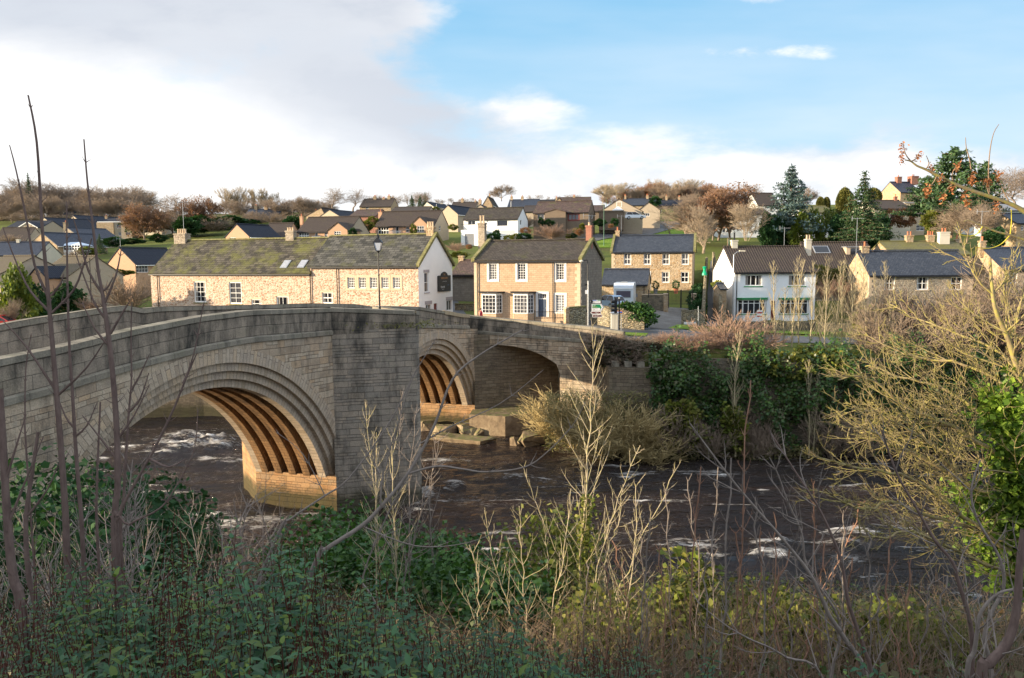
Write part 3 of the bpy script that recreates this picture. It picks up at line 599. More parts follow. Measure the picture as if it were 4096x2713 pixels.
# parapets follow a plan polyline with a coping on top
def parapet(pts,name,thick,h0,h1,matl,cop,side=1,coph=.22,over=.06,string=True):
    """pts: (world xy, top z, bottom z); wall grows to the inner side"""
    n=len(pts); P2=[Vector((p[0],p[1],0)) for p,_,_ in pts]; inn=[]
    for i in range(n):
        d=(P2[min(i+1,n-1)]-P2[max(i-1,0)]).normalized(); inn.append(Vector((-d.y,d.x,0))*side)
    mb=BB(); mc=BB(); ms=BB(); L=0
    Z=lambda v,z: Vector((v.x,v.y,z))
    for i in range(n-1):
        l=(P2[i+1]-P2[i]).length; a,b=P2[i],P2[i+1]; ai,bi=a+inn[i]*thick,b+inn[i+1]*thick
        ta,tb=pts[i][1]-coph,pts[i+1][1]-coph; ba,bb=pts[i][2],pts[i+1][2]
        uv=[(L,ba-ta),(L+l,bb-tb),(L+l,0),(L,0)]
        mb.face([Z(a,ba),Z(b,bb),Z(b,tb),Z(a,ta)],uv); mb.face([Z(bi,bb),Z(ai,ba),Z(ai,ta),Z(bi,tb)],[uv[1],uv[0],uv[3],uv[2]])
        ao,bo=a-inn[i]*over,b-inn[i+1]*over; aj,bj=ai+inn[i]*over,bi+inn[i+1]*over
        Ta,Tb=pts[i][1],pts[i+1][1]
        for q,u in (([Z(ao,ta),Z(bo,tb),Z(bo,Tb),Z(ao,Ta)],[(L,.1),(L+l,.1),(L+l,.3),(L,.3)]),([Z(bj,tb),Z(aj,ta),Z(aj,Ta),Z(bj,Tb)],[(L+l,.1),(L,.1),(L,.3),(L+l,.3)]),([Z(ao,Ta),Z(bo,Tb),Z(bj,Tb+.02),Z(aj,Ta+.02)],[(L,.3),(L+l,.3),(L+l,.8),(L,.8)]),([Z(bo,tb),Z(ao,ta),Z(aj,ta),Z(bj,tb)],[(L,0)]*4)): mc.face(q,u)
        if string:
            so,sp_=a-inn[i]*.1,b-inn[i+1]*.1
            for q in ([Z(so,ba-.02),Z(sp_,bb-.02),Z(sp_,bb+.2),Z(so,ba+.2)],[Z(so,ba+.2),Z(sp_,bb+.2),Z(b,bb+.26),Z(a,ba+.26)],[Z(a,ba-.03),Z(b,bb-.03),Z(sp_,bb-.02),Z(so,ba-.02)]): ms.face(q,[(L,.1),(L+l,.1),(L+l,.3),(L,.3)])
        L+=l
    for idx in (0,n-1):
        a=P2[idx]; ai=a+inn[idx]*thick; q=[Z(a,pts[idx][2]),Z(ai,pts[idx][2]),Z(ai,pts[idx][1]),Z(a,pts[idx][1])]; mb.face(q if idx else q[::-1])
    par=mb.build(name,matl,bridge); mc.build('coping',cop,par)
    if string: ms.build('string_course',M_brc,bridge)
    return par
xy=lambda s,n:(bp(s,n,0).x,bp(s,n,0).y)
near=[(xy(s,0),topz(s),strz(s)) for s in np.arange(-60,.01,1.0)]
parapet(near,'parapet',.42,0,0,M_brp,M_brc)
ref=[(xy(.0,.0),topz(0)+.01,strz(0)),(xy(1.4,NOSE*.5),12.1,10.7),(xy(2.75,NOSE),11.95,10.8)]
parapet(ref,'refuge_parapet',.4,0,0,M_brp,M_brc,string=False)
parapet([(xy(2.75,NOSE+.01),11.95,10.8),(xy(3.25,NOSE+.01),11.9,10.8),(xy(6,0),topz(6),strz(6))],'refuge_parapet',.4,0,0,M_brp,M_brc,string=False)
SPL=[Vector((-4.35,69.9,0)),Vector((6.9,65.0,0)),Vector((9.2,63.9,0))]
near2=[(xy(s,0),topz(s),strz(s)) for s in list(np.arange(6,23.6,.8))]
parapet(near2+[((SPL[0].x,SPL[0].y),10.05,8.55)],'parapet',.42,0,0,M_brp,M_brc)
e1=PX_z=None
spl=[((SPL[0].lerp(SPL[1],k/8).x,SPL[0].lerp(SPL[1],k/8).y),10.05-.75*k/8,8.5-.55*k/8) for k in range(9)]+[((9.2,63.9),9.0,7.6)]
parapet(spl,'parapet',.42,0,0,M_brp,M_brc)
far=[(xy(s,-BW),topz(s)+.12+(.22 if s<-9 else .0),strz(s)) for s in np.arange(26,-60.1,-1.0)]
parapet([(p,a,b) for p,a,b in far],'parapet',.42,0,0,M_brp,M_brc)
mb=BB()
for k in range(6):
    s0=17.2+k*.95; a,b=bp(s0,.10,0),bp(s0+.9,.10,0); z0,z1=topz(s0),topz(s0+.9)
    f4=lambda v,z:Vector((v.x,v.y,z)); n4=N*-.62
    q=[f4(a,z0-.26),f4(b,z1-.26),f4(b,z1+.04),f4(a,z0+.04)]; mb.face(q,[(0,.1),(.8,.1),(.8,.4),(0,.4)]); mb.face([q[3],q[2],q[2]+n4,q[3]+n4]); mb.face([q[1],q[1]+n4,q[2]+n4,q[2]]); mb.face([q[0]+n4,q[0],q[3],q[3]+n4])
mb.build('new_coping',M_brcl,bridge)
# corner arch that carries the widened road end, and the abutment wall behind it
mb=BB(); d=(SPL[1]-SPL[0]); Lc=d.length; dn=d.normalized(); nn=Vector((dn.y,-dn.x,0))
cx=.36*Lc; hw=.47*Lc
def cz(s):
    x=(s-.02*Lc)/(.72*Lc); return 7.55-.2*x-1.45*(max(0,abs(x-.38)/.62))**2.4 if 0<=x<=1 else -2.2
ss=[i*Lc/40 for i in range(41)]
for p,q in zip(ss[:-1],ss[1:]):
    top=lambda s:8.5-.55*s/Lc
    mid=(p+q)/2; b0,b1=(cz(p),cz(q)) if cz(mid)>-2 else (-2.2,-2.2)
    if cz(mid)>-2: b0=max(b0,5.2); b1=max(b1,5.2) 
    P0,P1=SPL[0]+dn*p,SPL[0]+dn*q
    f=lambda v,z:Vector((v.x,v.y,z))
    mb.face([f(P0,b0),f(P1,b1),f(P1,top(q)),f(P0,top(p))],[(p,b0),(q,b1),(q,top(q)),(p,top(p))])
    mb.face([f(P0,b0),f(P0-nn*6,b0),f(P1-nn*6,b1),f(P1,b1)],[(p,0),(p,6),(q,6),(q,0)])
for k in range(8):
    q=[SPL[0].lerp(SPL[1],k/8),SPL[0].lerp(SPL[1],(k+1)/8)]; zz=[8.95-.5*k/8,8.95-.5*(k+1)/8]
    a,b=q; mb.face([f(a,zz[0]),f(b,zz[1]),f(b+Vector((0,10,0)),zz[1]+.0),f(a+Vector((0,10,0)),zz[0]+.0)],[(0,0)]*4)
x1=.74*Lc; Pj=SPL[0]+dn*x1
mb.face([f(Pj,-2),f(Pj-nn*7,-2),f(Pj-nn*7,7),f(Pj,7)])
mb.build('corner_arch',M_br,bridge)
mb=BB()
p0=bp(24,0,0); p1=Pj-nn*1.0+Vector((0,4.2,0)); p0b=bp(24,-.2,0)
mb.face([Vector((p0.x,p0.y,-2)),Vector((p1.x,p1.y,-2)),Vector((p1.x,p1.y,8.4)),Vector((p0.x,p0.y,8.4))],[(0,0),(7,0),(7,10.4),(0,10.4)])
q=SPL[1]; mb.face([(q.x,q.y,-2),(9.2,63.9,-2),(9.2,63.9,7.7),(q.x,q.y,8)],None)
mb.build('abutment_wall',M_wall_dk,bridge)
mb=BB(); 
for k in range(10):
    s=-14.5+.0*k
def f_rock(t,b):
    p=t.obj(); n=t.noise(p,1.2,6,.65); up=t.node('ShaderNodeSeparateXYZ'); t.put(up.inputs[0],t.node('ShaderNodeNewGeometry').outputs['Normal'])
    c=t.ramp(n,[(.3,(.09,.065,.04)),(.5,(.20,.145,.09)),(.7,(.32,.25,.16))]); mo=t.m('MULTIPLY',t.ramp(up.outputs[2],[(.3,0.),(.8,1.)]),t.ramp(t.noise(p,2.5,3),[(.40,0.),(.55,.8)]))
    t.put(b.inputs['Base Color'],t.mix(mo,c,(.12,.13,.03))); b.inputs['Roughness'].default_value=.85; t.put(b.inputs['Normal'],t.bump(n,.8,.15))
M_rock=mat('river_rock',f_rock)
# concrete ledge and broken rock under the land arch
led=MB(); a=G(*ZE(945,690),1.6)
pts=[P(*ZE(905,760),66),P(*ZE(1130,780),65),P(*ZE(1310,715),66.5),P(*ZE(1305,692),70),P(*ZE(950,690),71)]
base=[Vector((p.x,p.y,-.8)) for p in pts]; top=[Vector((p.x,p.y,1.75)) for p in pts]
led.face(top)
for i in range(5):
    j=(i+1)%5; led.face([base[i],base[j],top[j],top[i]])
led2=led; tag(led.build('concrete_ledge',M_rock),'flat topped pale ledge at the foot of the far river wall','ledge')
def rock(x,y,z,sx,sy,sz,seed,label,matl=None):
    r=random.Random(seed); bm=bmesh.new()
    for _ in range(22):
        d=Vector((r.gauss(0,1),r.gauss(0,1),r.gauss(0,1))).normalized(); d=Vector([max(-.62,min(.62,c))*1.5 for c in d]); k=r.uniform(.8,1.1); bm.verts.new((d.x*sx*k,d.y*sy*k,d.z*sz*k))
    g_=bmesh.ops.convex_hull(bm,input=bm.verts); bmesh.ops.delete(bm,geom=[v for v in bm.verts if not v.link_faces],context='VERTS'); bmesh.ops.subdivide_edges(bm,edges=bm.edges[:],cuts=2,use_grid_fill=True)
    for v in bm.verts: v.co+=Vector((r.gauss(0,1),r.gauss(0,1),r.gauss(0,1)))*.035*min(sx,sy)
    me=bpy.data.meshes.new('river_rock'); bm.to_mesh(me); bm.free(); me.materials.append(matl or M_rock); o=bpy.data.objects.new('river_rock',me); COL.objects.link(o); o.location=(x,y,z); o.rotation_euler=(0,0,seed)
    tag(o,label,'rock','rocks at the foot of the far arch')
for i,(x,y,sx,sz,lab) in enumerate([(650,720,2.2,.8,'reddish lit rock outcrop filling the far arch mouth'),(770,735,1.6,.7,'reddish rock at the left end of the concrete ledge'),(620,780,1.3,.6,'dark mossy rock beside the pier under the reddish outcrop'),(760,800,1.2,.45,'flat pale rock in the water below the far arch'),(900,800,1.5,.6,'squarish tan rock block under the ledge front'),(1040,800,1.3,.6,'tan broken rock under the right part of the ledge'),(1150,800,1.1,.6,'mossy rock beside the brown bush at the ledge'),(960,810,1.0,.4,'small tan rock between two blocks below the ledge'),(1185,880,.35,.5,'small orange upright rock standing at the water edge'),(1290,860,1.6,.7,'large moss covered rock at the foot of the brown bush')]):
    g=G(*ZE(x,y+10),.3); rock(g.x,g.y,.25,sx,sx*.7,sz,i+1,lab)
for (x,y,sx,sy,sz,sd,lab) in [(850,865,3.2,1.0,.35,31,'long low mossy rock shelf at the water edge below the ledge'),(1010,780,2.6,1.1,.8,32,'broken rock mass carrying the front of the concrete ledge')]:
    g=G(*ZE(x,y),.2); rock(g.x,g.y,.05,sx,sy,sz,sd,lab); bpy.context.scene.objects[-1].rotation_euler if False else None
# river walls right of the bridge
def wallpoly(name,pts,z0,z1s,matl,label,cat,thick=.6,cop=None):
    mb=MB(); L=0
    for i in range(len(pts)-1):
        a=Vector((*pts[i],0)); b=Vector((*pts[i+1],0)); d=(b-a); l=d.length; nn_=Vector((-d.y,d.x,0)).normalized()*thick
        f=lambda v,z:(v.x,v.y,z)
        mb.face([f(a,z0),f(b,z0),f(b,z1s[i+1]),f(a,z1s[i])],[(L,z0),(L+l,z0),(L+l,z1s[i+1]),(L,z1s[i])])
        mb.face([f(b+nn_,z0),f(a+nn_,z0),f(a+nn_,z1s[i]),f(b+nn_,z1s[i+1])]); mb.face([f(a,z1s[i]),f(b,z1s[i+1]),f(b+nn_,z1s[i+1]),f(a+nn_,z1s[i])])
        if i==0: mb.face([f(a+nn_,z0),f(a,z0),f(a,z1s[0]),f(a+nn_,z1s[0])])
        if i==len(pts)-2: mb.face([f(b,z0),f(b+nn_,z0),f(b+nn_,z1s[-1]),f(b,z1s[-1])])
        L+=l
    return tag(mb.build(name,matl),label,cat)
w1=wallpoly('river_wall',[(7.1,64.6),(7.6,60.4),(11.1,59.4)],-2,[6.6,6.6,6.6],M_wall_dk,'dark stone river wall with raised blocks on top beside the bridge','wall')
mb=MB()
for k in range(4):
    a=Vector((7.6,60.4,0)).lerp(Vector((11.1,59.4,0)),.06+k*.27); mb.box(a.x,a.x+.55,a.y-.05,a.y+.7,6.6,7.0)
mb.build('merlon',M_brc,w1)
wallpoly('retaining_wall',[(11.1,59.6),(24,58.5),(41,59.7),(70,63.7),(120,75.7)],-2,[7.3]*5,M_rub_dark,'long retaining wall under ivy along the far river bank','wall')
wallpoly('retaining_wall',[(-60,72.6),(-30,74.6),(-12.2,73.0)],-2,[8,8.3,8.8],M_wall_dk,'stone river wall upstream of the bridge below the cottages','wall')
# ---------------------------------------------------------------- houses
def plane_pt(u,v,C,th):
    """point where the pixel's ray meets the vertical plane through C along the facade direction"""
    n=Vector((math.sin(th),math.cos(th),0)); d=ray(u,v); return CAM+d*((n.dot(C-CAM))/n.dot(d))
class House:
    def __init__(h,name,label,cat,ref,other,th,z,ridge=None,D=8.,axis='x',side='R',wall=None,roof=None,group=None,base=None,gable_l=None,gable_r=None,over=.22,verge=.1,zbase=None,roofw=None,drop=.8,rt=.13,ridge_frac=.5):
        th=R(th); h.z=z; C=P(*z(ref[0],ref[1]),ref[2]) if not isinstance(ref,Vector) else ref
        o=plane_pt(*z(*other),C,th); Lp,Rp=(o,C) if side=='R' else (C,o)
        h.L=math.hypot(Rp.x-Lp.x,Rp.y-Lp.y); h.ez=(Lp.z+Rp.z)/2; h.D=D; h.th=th; h.axis=axis
        dx=Vector((math.cos(th),-math.sin(th),0)); dy=Vector((math.sin(th),math.cos(th),0)); h.Lp=Lp; h.Rp=Rp
        if zbase is None:
            zs=[float(farz(np.array([q.x]),np.array([q.y]))[0]) for q in (Lp,Rp,Lp+dy*D,Rp+dy*D)]; zbase=min(zs)
        h.zb=zbase; h.root=empty(name,(Lp.x,Lp.y,zbase),-th,label,cat,group)
        h.M=Matrix.Translation((Lp.x,Lp.y,zbase))@Matrix.Rotation(-th,4,'Z'); h.Mi=h.M.inverted()
        h.h=h.ez-zbase; h.drop=drop
        h.cl=h.Mi@CAM
        if ridge is not None:
            if axis=='x': q=h.px(*ridge,'y',D*ridge_frac); h.rz=q.z
            else: q=h.px(*ridge,'y',0); h.rz=q.z; h.ax=q.x
        else: h.rz=h.h+2.5; h.ax=h.L/2
        h.rf=ridge_frac
        h.wallm=wall; h.holes={k:[] for k in 'flr'}; h.over=over; h.verge=verge; h.roofm=roof; h.rt=rt
        h.gl=gable_l or wall; h.gr=gable_r or wall
    def px(h,x,y,ax,val):
        """zoom pixel -> local point on plane (ax = val)"""
        d=h.Mi.to_3x3()@ray(*h.z(x,y)); i='xyz'.index(ax); return h.cl+d*((val-h.cl[i])/d[i])
    def rect(h,x0,y0,x1,y1,side):
        ax,val={'f':('y',0.),'r':('x',h.L),'l':('x',0.)}[side]
        a=h.px(x0,y0,ax,val); b=h.px(x1,y1,ax,val); c=h.px(x1,y0,ax,val); d=h.px(x0,y1,ax,val)
        if side=='f': return (a.x+d.x)/2,(b.x+c.x)/2,(b.z+d.z)/2,(a.z+c.z)/2
        s0,s1=sorted(((a.y+d.y)/2,(b.y+c.y)/2)); return s0,s1,(b.z+d.z)/2,(a.z+c.z)/2
    def put(h,side,a,o,z):
        """panel coordinate -> local point; o = outwards offset"""
        if side=='f': return (a,-o,z)
        if side=='r': return (h.L+o,a,z)
        return (-o,a,z)
    def pbox(h,mb,side,a0,a1,o0,o1,z0,z1,m=0):
        if a1<=a0 or z1<=z0: return
        if side=='f': mb.box(a0,a1,-o1,-o0,z0,z1,m)
        elif side=='r': mb.box(h.L+o0,h.L+o1,a0,a1,z0,z1,m)
        else: mb.box(-o1,-o0,a0,a1,z0,z1,m)
    def window(h,x0,y0,x1,y1,side='f',cols=2,rows=2,surround=None,sw=.14,lintel=None,sill=None,frame=None,glass=None,fw=.06,bar=.035,name='window',curtain=False,out=.0,rec=.12,vbar=None,hl=.2):
        if isinstance(x0,tuple): a0,a1,z0,z1=x0
        else: a0,a1,z0,z1=h.rect(x0,y0,x1,y1,side)
        if a1-a0<.15 or z1-z0<.15: return None
        h.holes[side].append((a0,a1,z0,z1)); frame=frame or M_frame
        mb=MB(); P_=lambda a,o,z: h.put(side,a,o,z)
        q=[P_(a0,-rec-.03,z0),P_(a1,-rec-.03,z0),P_(a1,-rec-.03,z1),P_(a0,-rec-.03,z1)]
        if side=='l': q=q[::-1]
        mb.face(q); w=mb.build(name,glass or (M_curt if curtain else M_glass),h.root)
        fb=MB(); o0,o1=-rec-.02,-rec+.05
        h.pbox(fb,side,a0,a0+fw,o0,o1,z0,z1); h.pbox(fb,side,a1-fw,a1,o0,o1,z0,z1); h.pbox(fb,side,a0+fw,a1-fw,o0,o1,z1-fw,z1); h.pbox(fb,side,a0+fw,a1-fw,o0,o1,z0,z0+fw*1.3)
        if h.Lp.y<112 and (a1-a0)>.7 and random.random()<.7:
            cb_=MB(); cw=(a1-a0)*random.uniform(.14,.24)
            for c0,c1 in ((a0+fw,a0+fw+cw),(a1-fw-cw,a1-fw)):
                k_=5
                for j in range(k_): u0=c0+(c1-c0)*j/k_; u1=c0+(c1-c0)*(j+1)/k_; h.pbox(cb_,side,u0,u1-.01,-rec-.028,-rec-.022+.004*(j%2),z0+fw,z1-fw)
            cb_.build('curtain',M_curtain,w)
        xs=[a0+fw+(a1-a0-2*fw)*k/cols for k in range(1,cols)]
        zz=[z0+fw+(z1-z0-2*fw)*k/rows for k in range(1,rows)]
        for x in xs: h.pbox(fb,side,x-bar/2,x+bar/2,o0+.005,o1-.015,z0+fw,z1-fw)
        for i,z in enumerate(zz):
            b2=bar*(1.5 if rows%2==0 and i==rows//2-1 else 1); h.pbox(fb,side,a0+fw,a1-fw,o0+.008,o1-.012,z-b2/2,z+b2/2)
        fb.build('frame',frame,w)
        if surround:
            sb=MB(); h.pbox(sb,side,a0-sw,a0,-rec,.03,z0-sw,z1+sw); h.pbox(sb,side,a1,a1+sw,-rec,.03,z0-sw,z1+sw); h.pbox(sb,side,a0,a1,-rec,.03,z1,z1+sw); h.pbox(sb,side,a0,a1,-rec,.05,z0-sw,z0); sb.build('surround',surround,w)
        if lintel:
            sb=MB(); h.pbox(sb,side,a0-.15,a1+.15,-.05,.025,z1+.002,z1+hl); sb.build('lintel',lintel,w)
        if sill:
            sb=MB(); h.pbox(sb,side,a0-.1,a1+.1,-rec,.07,z0-.11,z0-.002); sb.build('sill',sill,w)
        return w
    def door(h,x0,y0,x1,y1,side='f',matl=None,surround=None,sw=.15,fan=0,panels=True):
        a0,a1,z0,z1=h.rect(x0,y0,x1,y1,side); h.holes[side].append((a0,a1,z0,z1))
        mb=MB(); zt=z1-fan
        h.pbox(mb,side,a0,a1,-.16,-.10,z0,zt)
        if panels:
            m=(a0+a1)/2; hh=zt-z0
            for (p0,p1,q0,q1) in ((a0+.1,m-.05,z0+.15,z0+hh*.42),(m+.05,a1-.1,z0+.15,z0+hh*.42),(a0+.1,m-.05,z0+hh*.5,zt-.12),(m+.05,a1-.1,z0+hh*.5,zt-.12)): h.pbox(mb,side,p0,p1,-.10,-.085,q0,q1)
        d=mb.build('door',matl or M_door_blue,h.root)
        kb=MB(); h.pbox(kb,side,a1-.14,a1-.09,-.10,-.05,z0+(zt-z0)*.48,z0+(zt-z0)*.52); kb.build('handle',M_galv,d)
        if fan:
            fb=MB(); h.pbox(fb,side,a0,a1,-.15,-.12,zt,z1); g=fb.build('fanlight',M_glass,d)
            fb=MB(); h.pbox(fb,side,a0,a1,-.12,-.07,zt,zt+.06)
            for k in range(5): x=a0+(a1-a0)*(k+.5)/5; h.pbox(fb,side,x-.015,x+.015,-.12,-.08,zt+.06,z1)
            fb.build('frame',M_frame,d)
        if surround:
            sb=MB(); h.pbox(sb,side,a0-sw,a0,-.12,.04,z0,z1+sw); h.pbox(sb,side,a1,a1+sw,-.12,.04,z0,z1+sw); h.pbox(sb,side,a0,a1,-.12,.04,z1,z1+sw); sb.build('surround',surround,d)
        return d
    def chimney(h,x0,y0,x1,y1,pots=2,matl=None,pot=None,yf=.5,ph=.5,dep=.55,wf=.7,cap=None):
        yv=h.D*yf; a=h.px(x0,y0,'y',yv); b=h.px(x1,y1,'y',yv); xc=(a.x+b.x)/2; wd=abs(b.x-a.x)*wf; 
        if h.axis=='x': ytop=h.rz-abs(yf-.5)*2*(h.rz-h.h)
        else: ytop=h.h
        z1=a.z; z0=min(b.z,ytop)-.6; dd=max(.5,wd*dep) if dep<3 else dep
        mb=MB(); mb.box(xc-wd/2,xc+wd/2,yv-dd/2,yv+dd/2,z0,z1-.15); mb.box(xc-wd/2-.06,xc+wd/2+.06,yv-dd/2-.06,yv+dd/2+.06,z1-.15,z1)
        mb.box(xc-wd/2-.03,xc+wd/2+.03,yv-dd/2-.03,yv+dd/2+.03,z1-.45,z1-.36)
        c=mb.build('chimney',matl or M_rub_tan,h.root)
        for k in range(pots):
            pb=MB(); x=xc+(k-(pots-1)/2)*min(.36,wd/max(1,pots)*.95); pb.lathe([(.12,0),(.13,.05),(.10,.12),(.095,ph-.08),(.125,ph-.05),(.12,ph),(.07,ph),(.07,ph-.2)],(x,yv,z1),8); pb.build('chimney_pot',pot or M_buffpot,c)
        return c
    def panel(h,mb,side,a0,a1,z0,z1,holes,m=0):
        xs=sorted({a0,a1,*[min(max(c,a0),a1) for q in holes for c in q[:2]]}); zs=sorted({z0,z1,*[min(max(c,z0),z1) for q in holes for c in q[2:]]})
        for xa,xb in zip(xs[:-1],xs[1:]):
            for za,zb in zip(zs[:-1],zs[1:]):
                mx,mz=(xa+xb)/2,(za+zb)/2
                if any(q[0]<mx<q[1] and q[2]<mz<q[3] for q in holes): continue
                q=[h.put(side,xa,0,za),h.put(side,xb,0,za),h.put(side,xb,0,zb),h.put(side,xa,0,zb)]
                mb.face(q[::-1] if side=='l' else q,None,m)
        for q in holes:
            e=[(q[0],q[2]),(q[1],q[2]),(q[1],q[3]),(q[0],q[3])]
            for i in range(4):
                a,b=e[i],e[(i+1)%4]; f=[h.put(side,a[0],0,a[1]),h.put(side,a[0],-.18,a[1]),h.put(side,b[0],-.18,b[1]),h.put(side,b[0],0,b[1])]
                mb.face(f[::-1] if side=='l' else f,None,m)
    def finish(h,gutter=True,pipes=(),coping=None,copside='lr',ridge_tiles=True,barge=None,quoins=None,flat=False):
        L,D,H,rz=h.L,h.D,h.h,h.rz; mb=MB(); mats=[h.wallm]; 
        if h.gl not in mats: mats.append(h.gl)
        if h.gr not in mats: mats.append(h.gr)
        ml,mr=mats.index(h.gl),mats.index(h.gr); b=-h.drop
        h.panel(mb,'f',0,L,b,H,h.holes['f']); h.panel(mb,'r',0,D,b,H,h.holes['r'],mr); h.panel(mb,'l',0,D,b,H,h.holes['l'],ml)
        mb.face([(L,D,b),(0,D,b),(0,D,H),(L,D,H)])
        if flat: mb.face([(0,0,H-.05),(L,0,H-.05),(L,D,H-.05),(0,D,H-.05)])
        elif h.axis=='x':
            yr=D*h.rf; mb.face([(L,0,H),(L,D,H),(L,yr,rz)],None,mr); mb.face([(0,D,H),(0,0,H),(0,yr,rz)],None,ml)
        else:
            x=h.ax; mb.face([(0,0,H),(L,0,H),(x,0,rz)]); mb.face([(L,D,H),(0,D,H),(x,D,rz)])
        h.root_wall=mb.build('wall',mats,h.root)
        if flat:
            rb=MB(); o=.15; rb.box(-o,L+o,-o,D+o,H,H+.22); rf=rb.build('roof',h.roofm,h.root)
            return h
        ov,vg,rt=h.over,h.verge,h.rt; rb=MB()
        if h.axis=='x':
            yr=D*h.rf
            for sgn,y0 in ((1,0.),(-1,D)):
                run=yr if sgn>0 else D-yr; k=(rz-H)/run
                e=Vector((0,y0-sgn*ov,H-k*ov)); r=Vector((0,yr,rz)); up=Vector((0,-sgn*k,1)).normalized()*rt
                a,b2=Vector((-vg,0,0)),Vector((L+vg,0,0)); off=Vector((0,0,.012))
                A0,A1,B0,B1=e+a+off,e+b2+off,r+b2+off,r+a+off
                T=[p+up for p in (A0,A1,B0,B1)]; T[2].y=T[3].y=yr; 
                if sgn>0: fs=[T,[A1,A0,B1,B0],[A0,A1,T[1],T[0]],[A1,B0,T[2],T[1]],[B1,A0,T[0],T[3]]]
                else: fs=[[T[1],T[0],T[3],T[2]],[A0,A1,B0,B1],[A1,A0,T[0],T[1]],[B0,A1,T[1],T[2]],[A0,B1,T[3],T[0]]]
                for f in fs: rb.face(f)
        else:
            xr=h.ax
            for sgn,x0 in ((1,0.),(-1,L)):
                run=xr if sgn>0 else L-xr; k=(rz-H)/run
                e=Vector((x0-sgn*ov,0,H-k*ov)); r=Vector((xr,0,rz)); up=Vector((-sgn*k,0,1)).normalized()*rt
                a,b2=Vector((0,-vg,0)),Vector((0,D+vg,0)); off=Vector((0,0,.012))
                A0,A1,B0,B1=e+a+off,e+b2+off,r+b2+off,r+a+off; T=[p+up for p in (A0,A1,B0,B1)]; T[2].x=T[3].x=xr
                if sgn>0: fs=[[T[1],T[0],T[3],T[2]],[A0,A1,B0,B1],[A1,A0,T[0],T[1]],[B0,A1,T[1],T[2]],[A0,B1,T[3],T[0]]]
                else: fs=[T,[A1,A0,B1,B0],[A0,A1,T[1],T[0]],[A1,B0,T[2],T[1]],[B1,A0,T[0],T[3]]]
                for f in fs: rb.face(f)
        rf=rb.build('roof',h.roofm,h.root)
        if ridge_tiles:
            q=MB()
            if h.axis=='x': q.prism([(-vg,D*h.rf-.14,rz+rt),(-vg,D*h.rf,rz+rt+.13),(-vg,D*h.rf+.14,rz+rt)],(L+2*vg,0,0))
            else: q.prism([(h.ax-.14,-vg,rz+rt),(h.ax+.14,-vg,rz+rt),(h.ax,-vg,rz+rt+.13)],(0,D+2*vg,0))
            q.build('ridge',ridge_tiles if isinstance(ridge_tiles,bpy.types.Material) else h.roofm,rf)
        if coping and h.axis=='x':
            for sd in copside:
                x0=-vg-.12 if sd=='l' else L+vg-.2; q=MB(); yr=D*h.rf; k=(rz-H)/yr
                for y0,sg in ((-ov-.05,1),(D+ov+.05,-1)):
                    z0=H-k*ov-.02; pr=[(x0,y0,z0),(x0,yr,rz+.04),(x0,yr,rz+rt+.26),(x0,y0,z0+rt+.22)]; q.prism(pr if sg<0 else pr[::-1],(.34,0,0))
                q.build('coping',coping,rf)
        if gutter and h.axis=='x':
            q=MB(); k=(rz-H)/(D*h.rf); q.box(-.05,L+.05,-ov-.12,-ov,H-k*ov-.1,H-k*ov+.04); q.build('gutter',M_blackm,rf)
        if gutter and h.axis=='y':
            q=MB(); k=(rz-H)/max(.5,(L-h.ax)); q.box(L+ov,L+ov+.1,0,D,H-k*ov-.1,H-k*ov+.03); q.build('gutter',M_frame,rf)
        for px_ in pipes:
            x=h.px(*px_,'y',0).x; q=MB(); q.tube([(x,-.12,H-.1),(x,-.1,b)],.05,6); q.build('downpipe',M_blackm,h.root)
        if barge and h.axis=='y':
            q=MB()
            for x0 in (0,L):
                s=-1 if x0==0 else 1; k=(rz-H)/(abs(h.ax-x0)); a=Vector((x0+s*ov,-vg-.03,H-k*ov-.08)); c=Vector((h.ax,-vg-.03,rz-.06))
                f=[a,c,c+Vector((0,0,.22)),a+Vector((0,0,.22))]; q.prism(f,(0,.04,0))
            q.build('bargeboard',barge,rf)
        if quoins:
            q=MB(); k=0; z=b
            while z<H-.3:
                w_=.5 if k%2 else .3; q.box(-.025,w_,-.025,.3 if k%2 else .5,z,z+.3); q.box(L-w_,L+.025,-.025,.3 if k%2 else .5,z,z+.3); z+=.31; k+=1
            q.build('quoin',quoins,h.root)
        return h
    def wing(h,x0,x1,apex,proj,wall=None,roof=None,win=None,eave=None,barge=None,mat_eave=None):
        """front-facing gable wing; px x-extents on the facade plane; returns wall part"""
        a=h.px(x0,apex[1],'y',-proj).x; b=h.px(x1,apex[1],'y',-proj).x; zt=h.px(*apex,'y',-proj).z; H=h.px(x0,eave,'y',-proj).z if eave else h.h
        wall=wall or h.wallm; xm=(a+b)/2; mb=MB(); bz=-h.drop; p=-proj; back=h.D*.45
        holes=[]
        q=lambda x,z:(x,p,z)
        ws=[]
        for w_ in (win or []):
            u0,v0,u1,v1=w_[:4]; A_=h.px(u0,v0,'y',p); B_=h.px(u1,v1,'y',p); holes.append((A_.x,B_.x,B_.z,A_.z)); ws.append((A_.x,B_.x,B_.z,A_.z,w_[4:] or (2,2)))
        xs=sorted({a,b,*[c for g in holes for c in g[:2]]}); zs=sorted({bz,H,*[min(c,H) for g in holes for c in g[2:]]})
        for xa,xb in zip(xs[:-1],xs[1:]):
            for za,zb in zip(zs[:-1],zs[1:]):
                mx,mz=(xa+xb)/2,(za+zb)/2
                if any(g[0]<mx<g[1] and g[2]<mz<g[3] for g in holes): continue
                mb.face([q(xa,za),q(xb,za),q(xb,zb),q(xa,zb)])
        mb.face([q(a,H),q(b,H),q(xm,zt)])
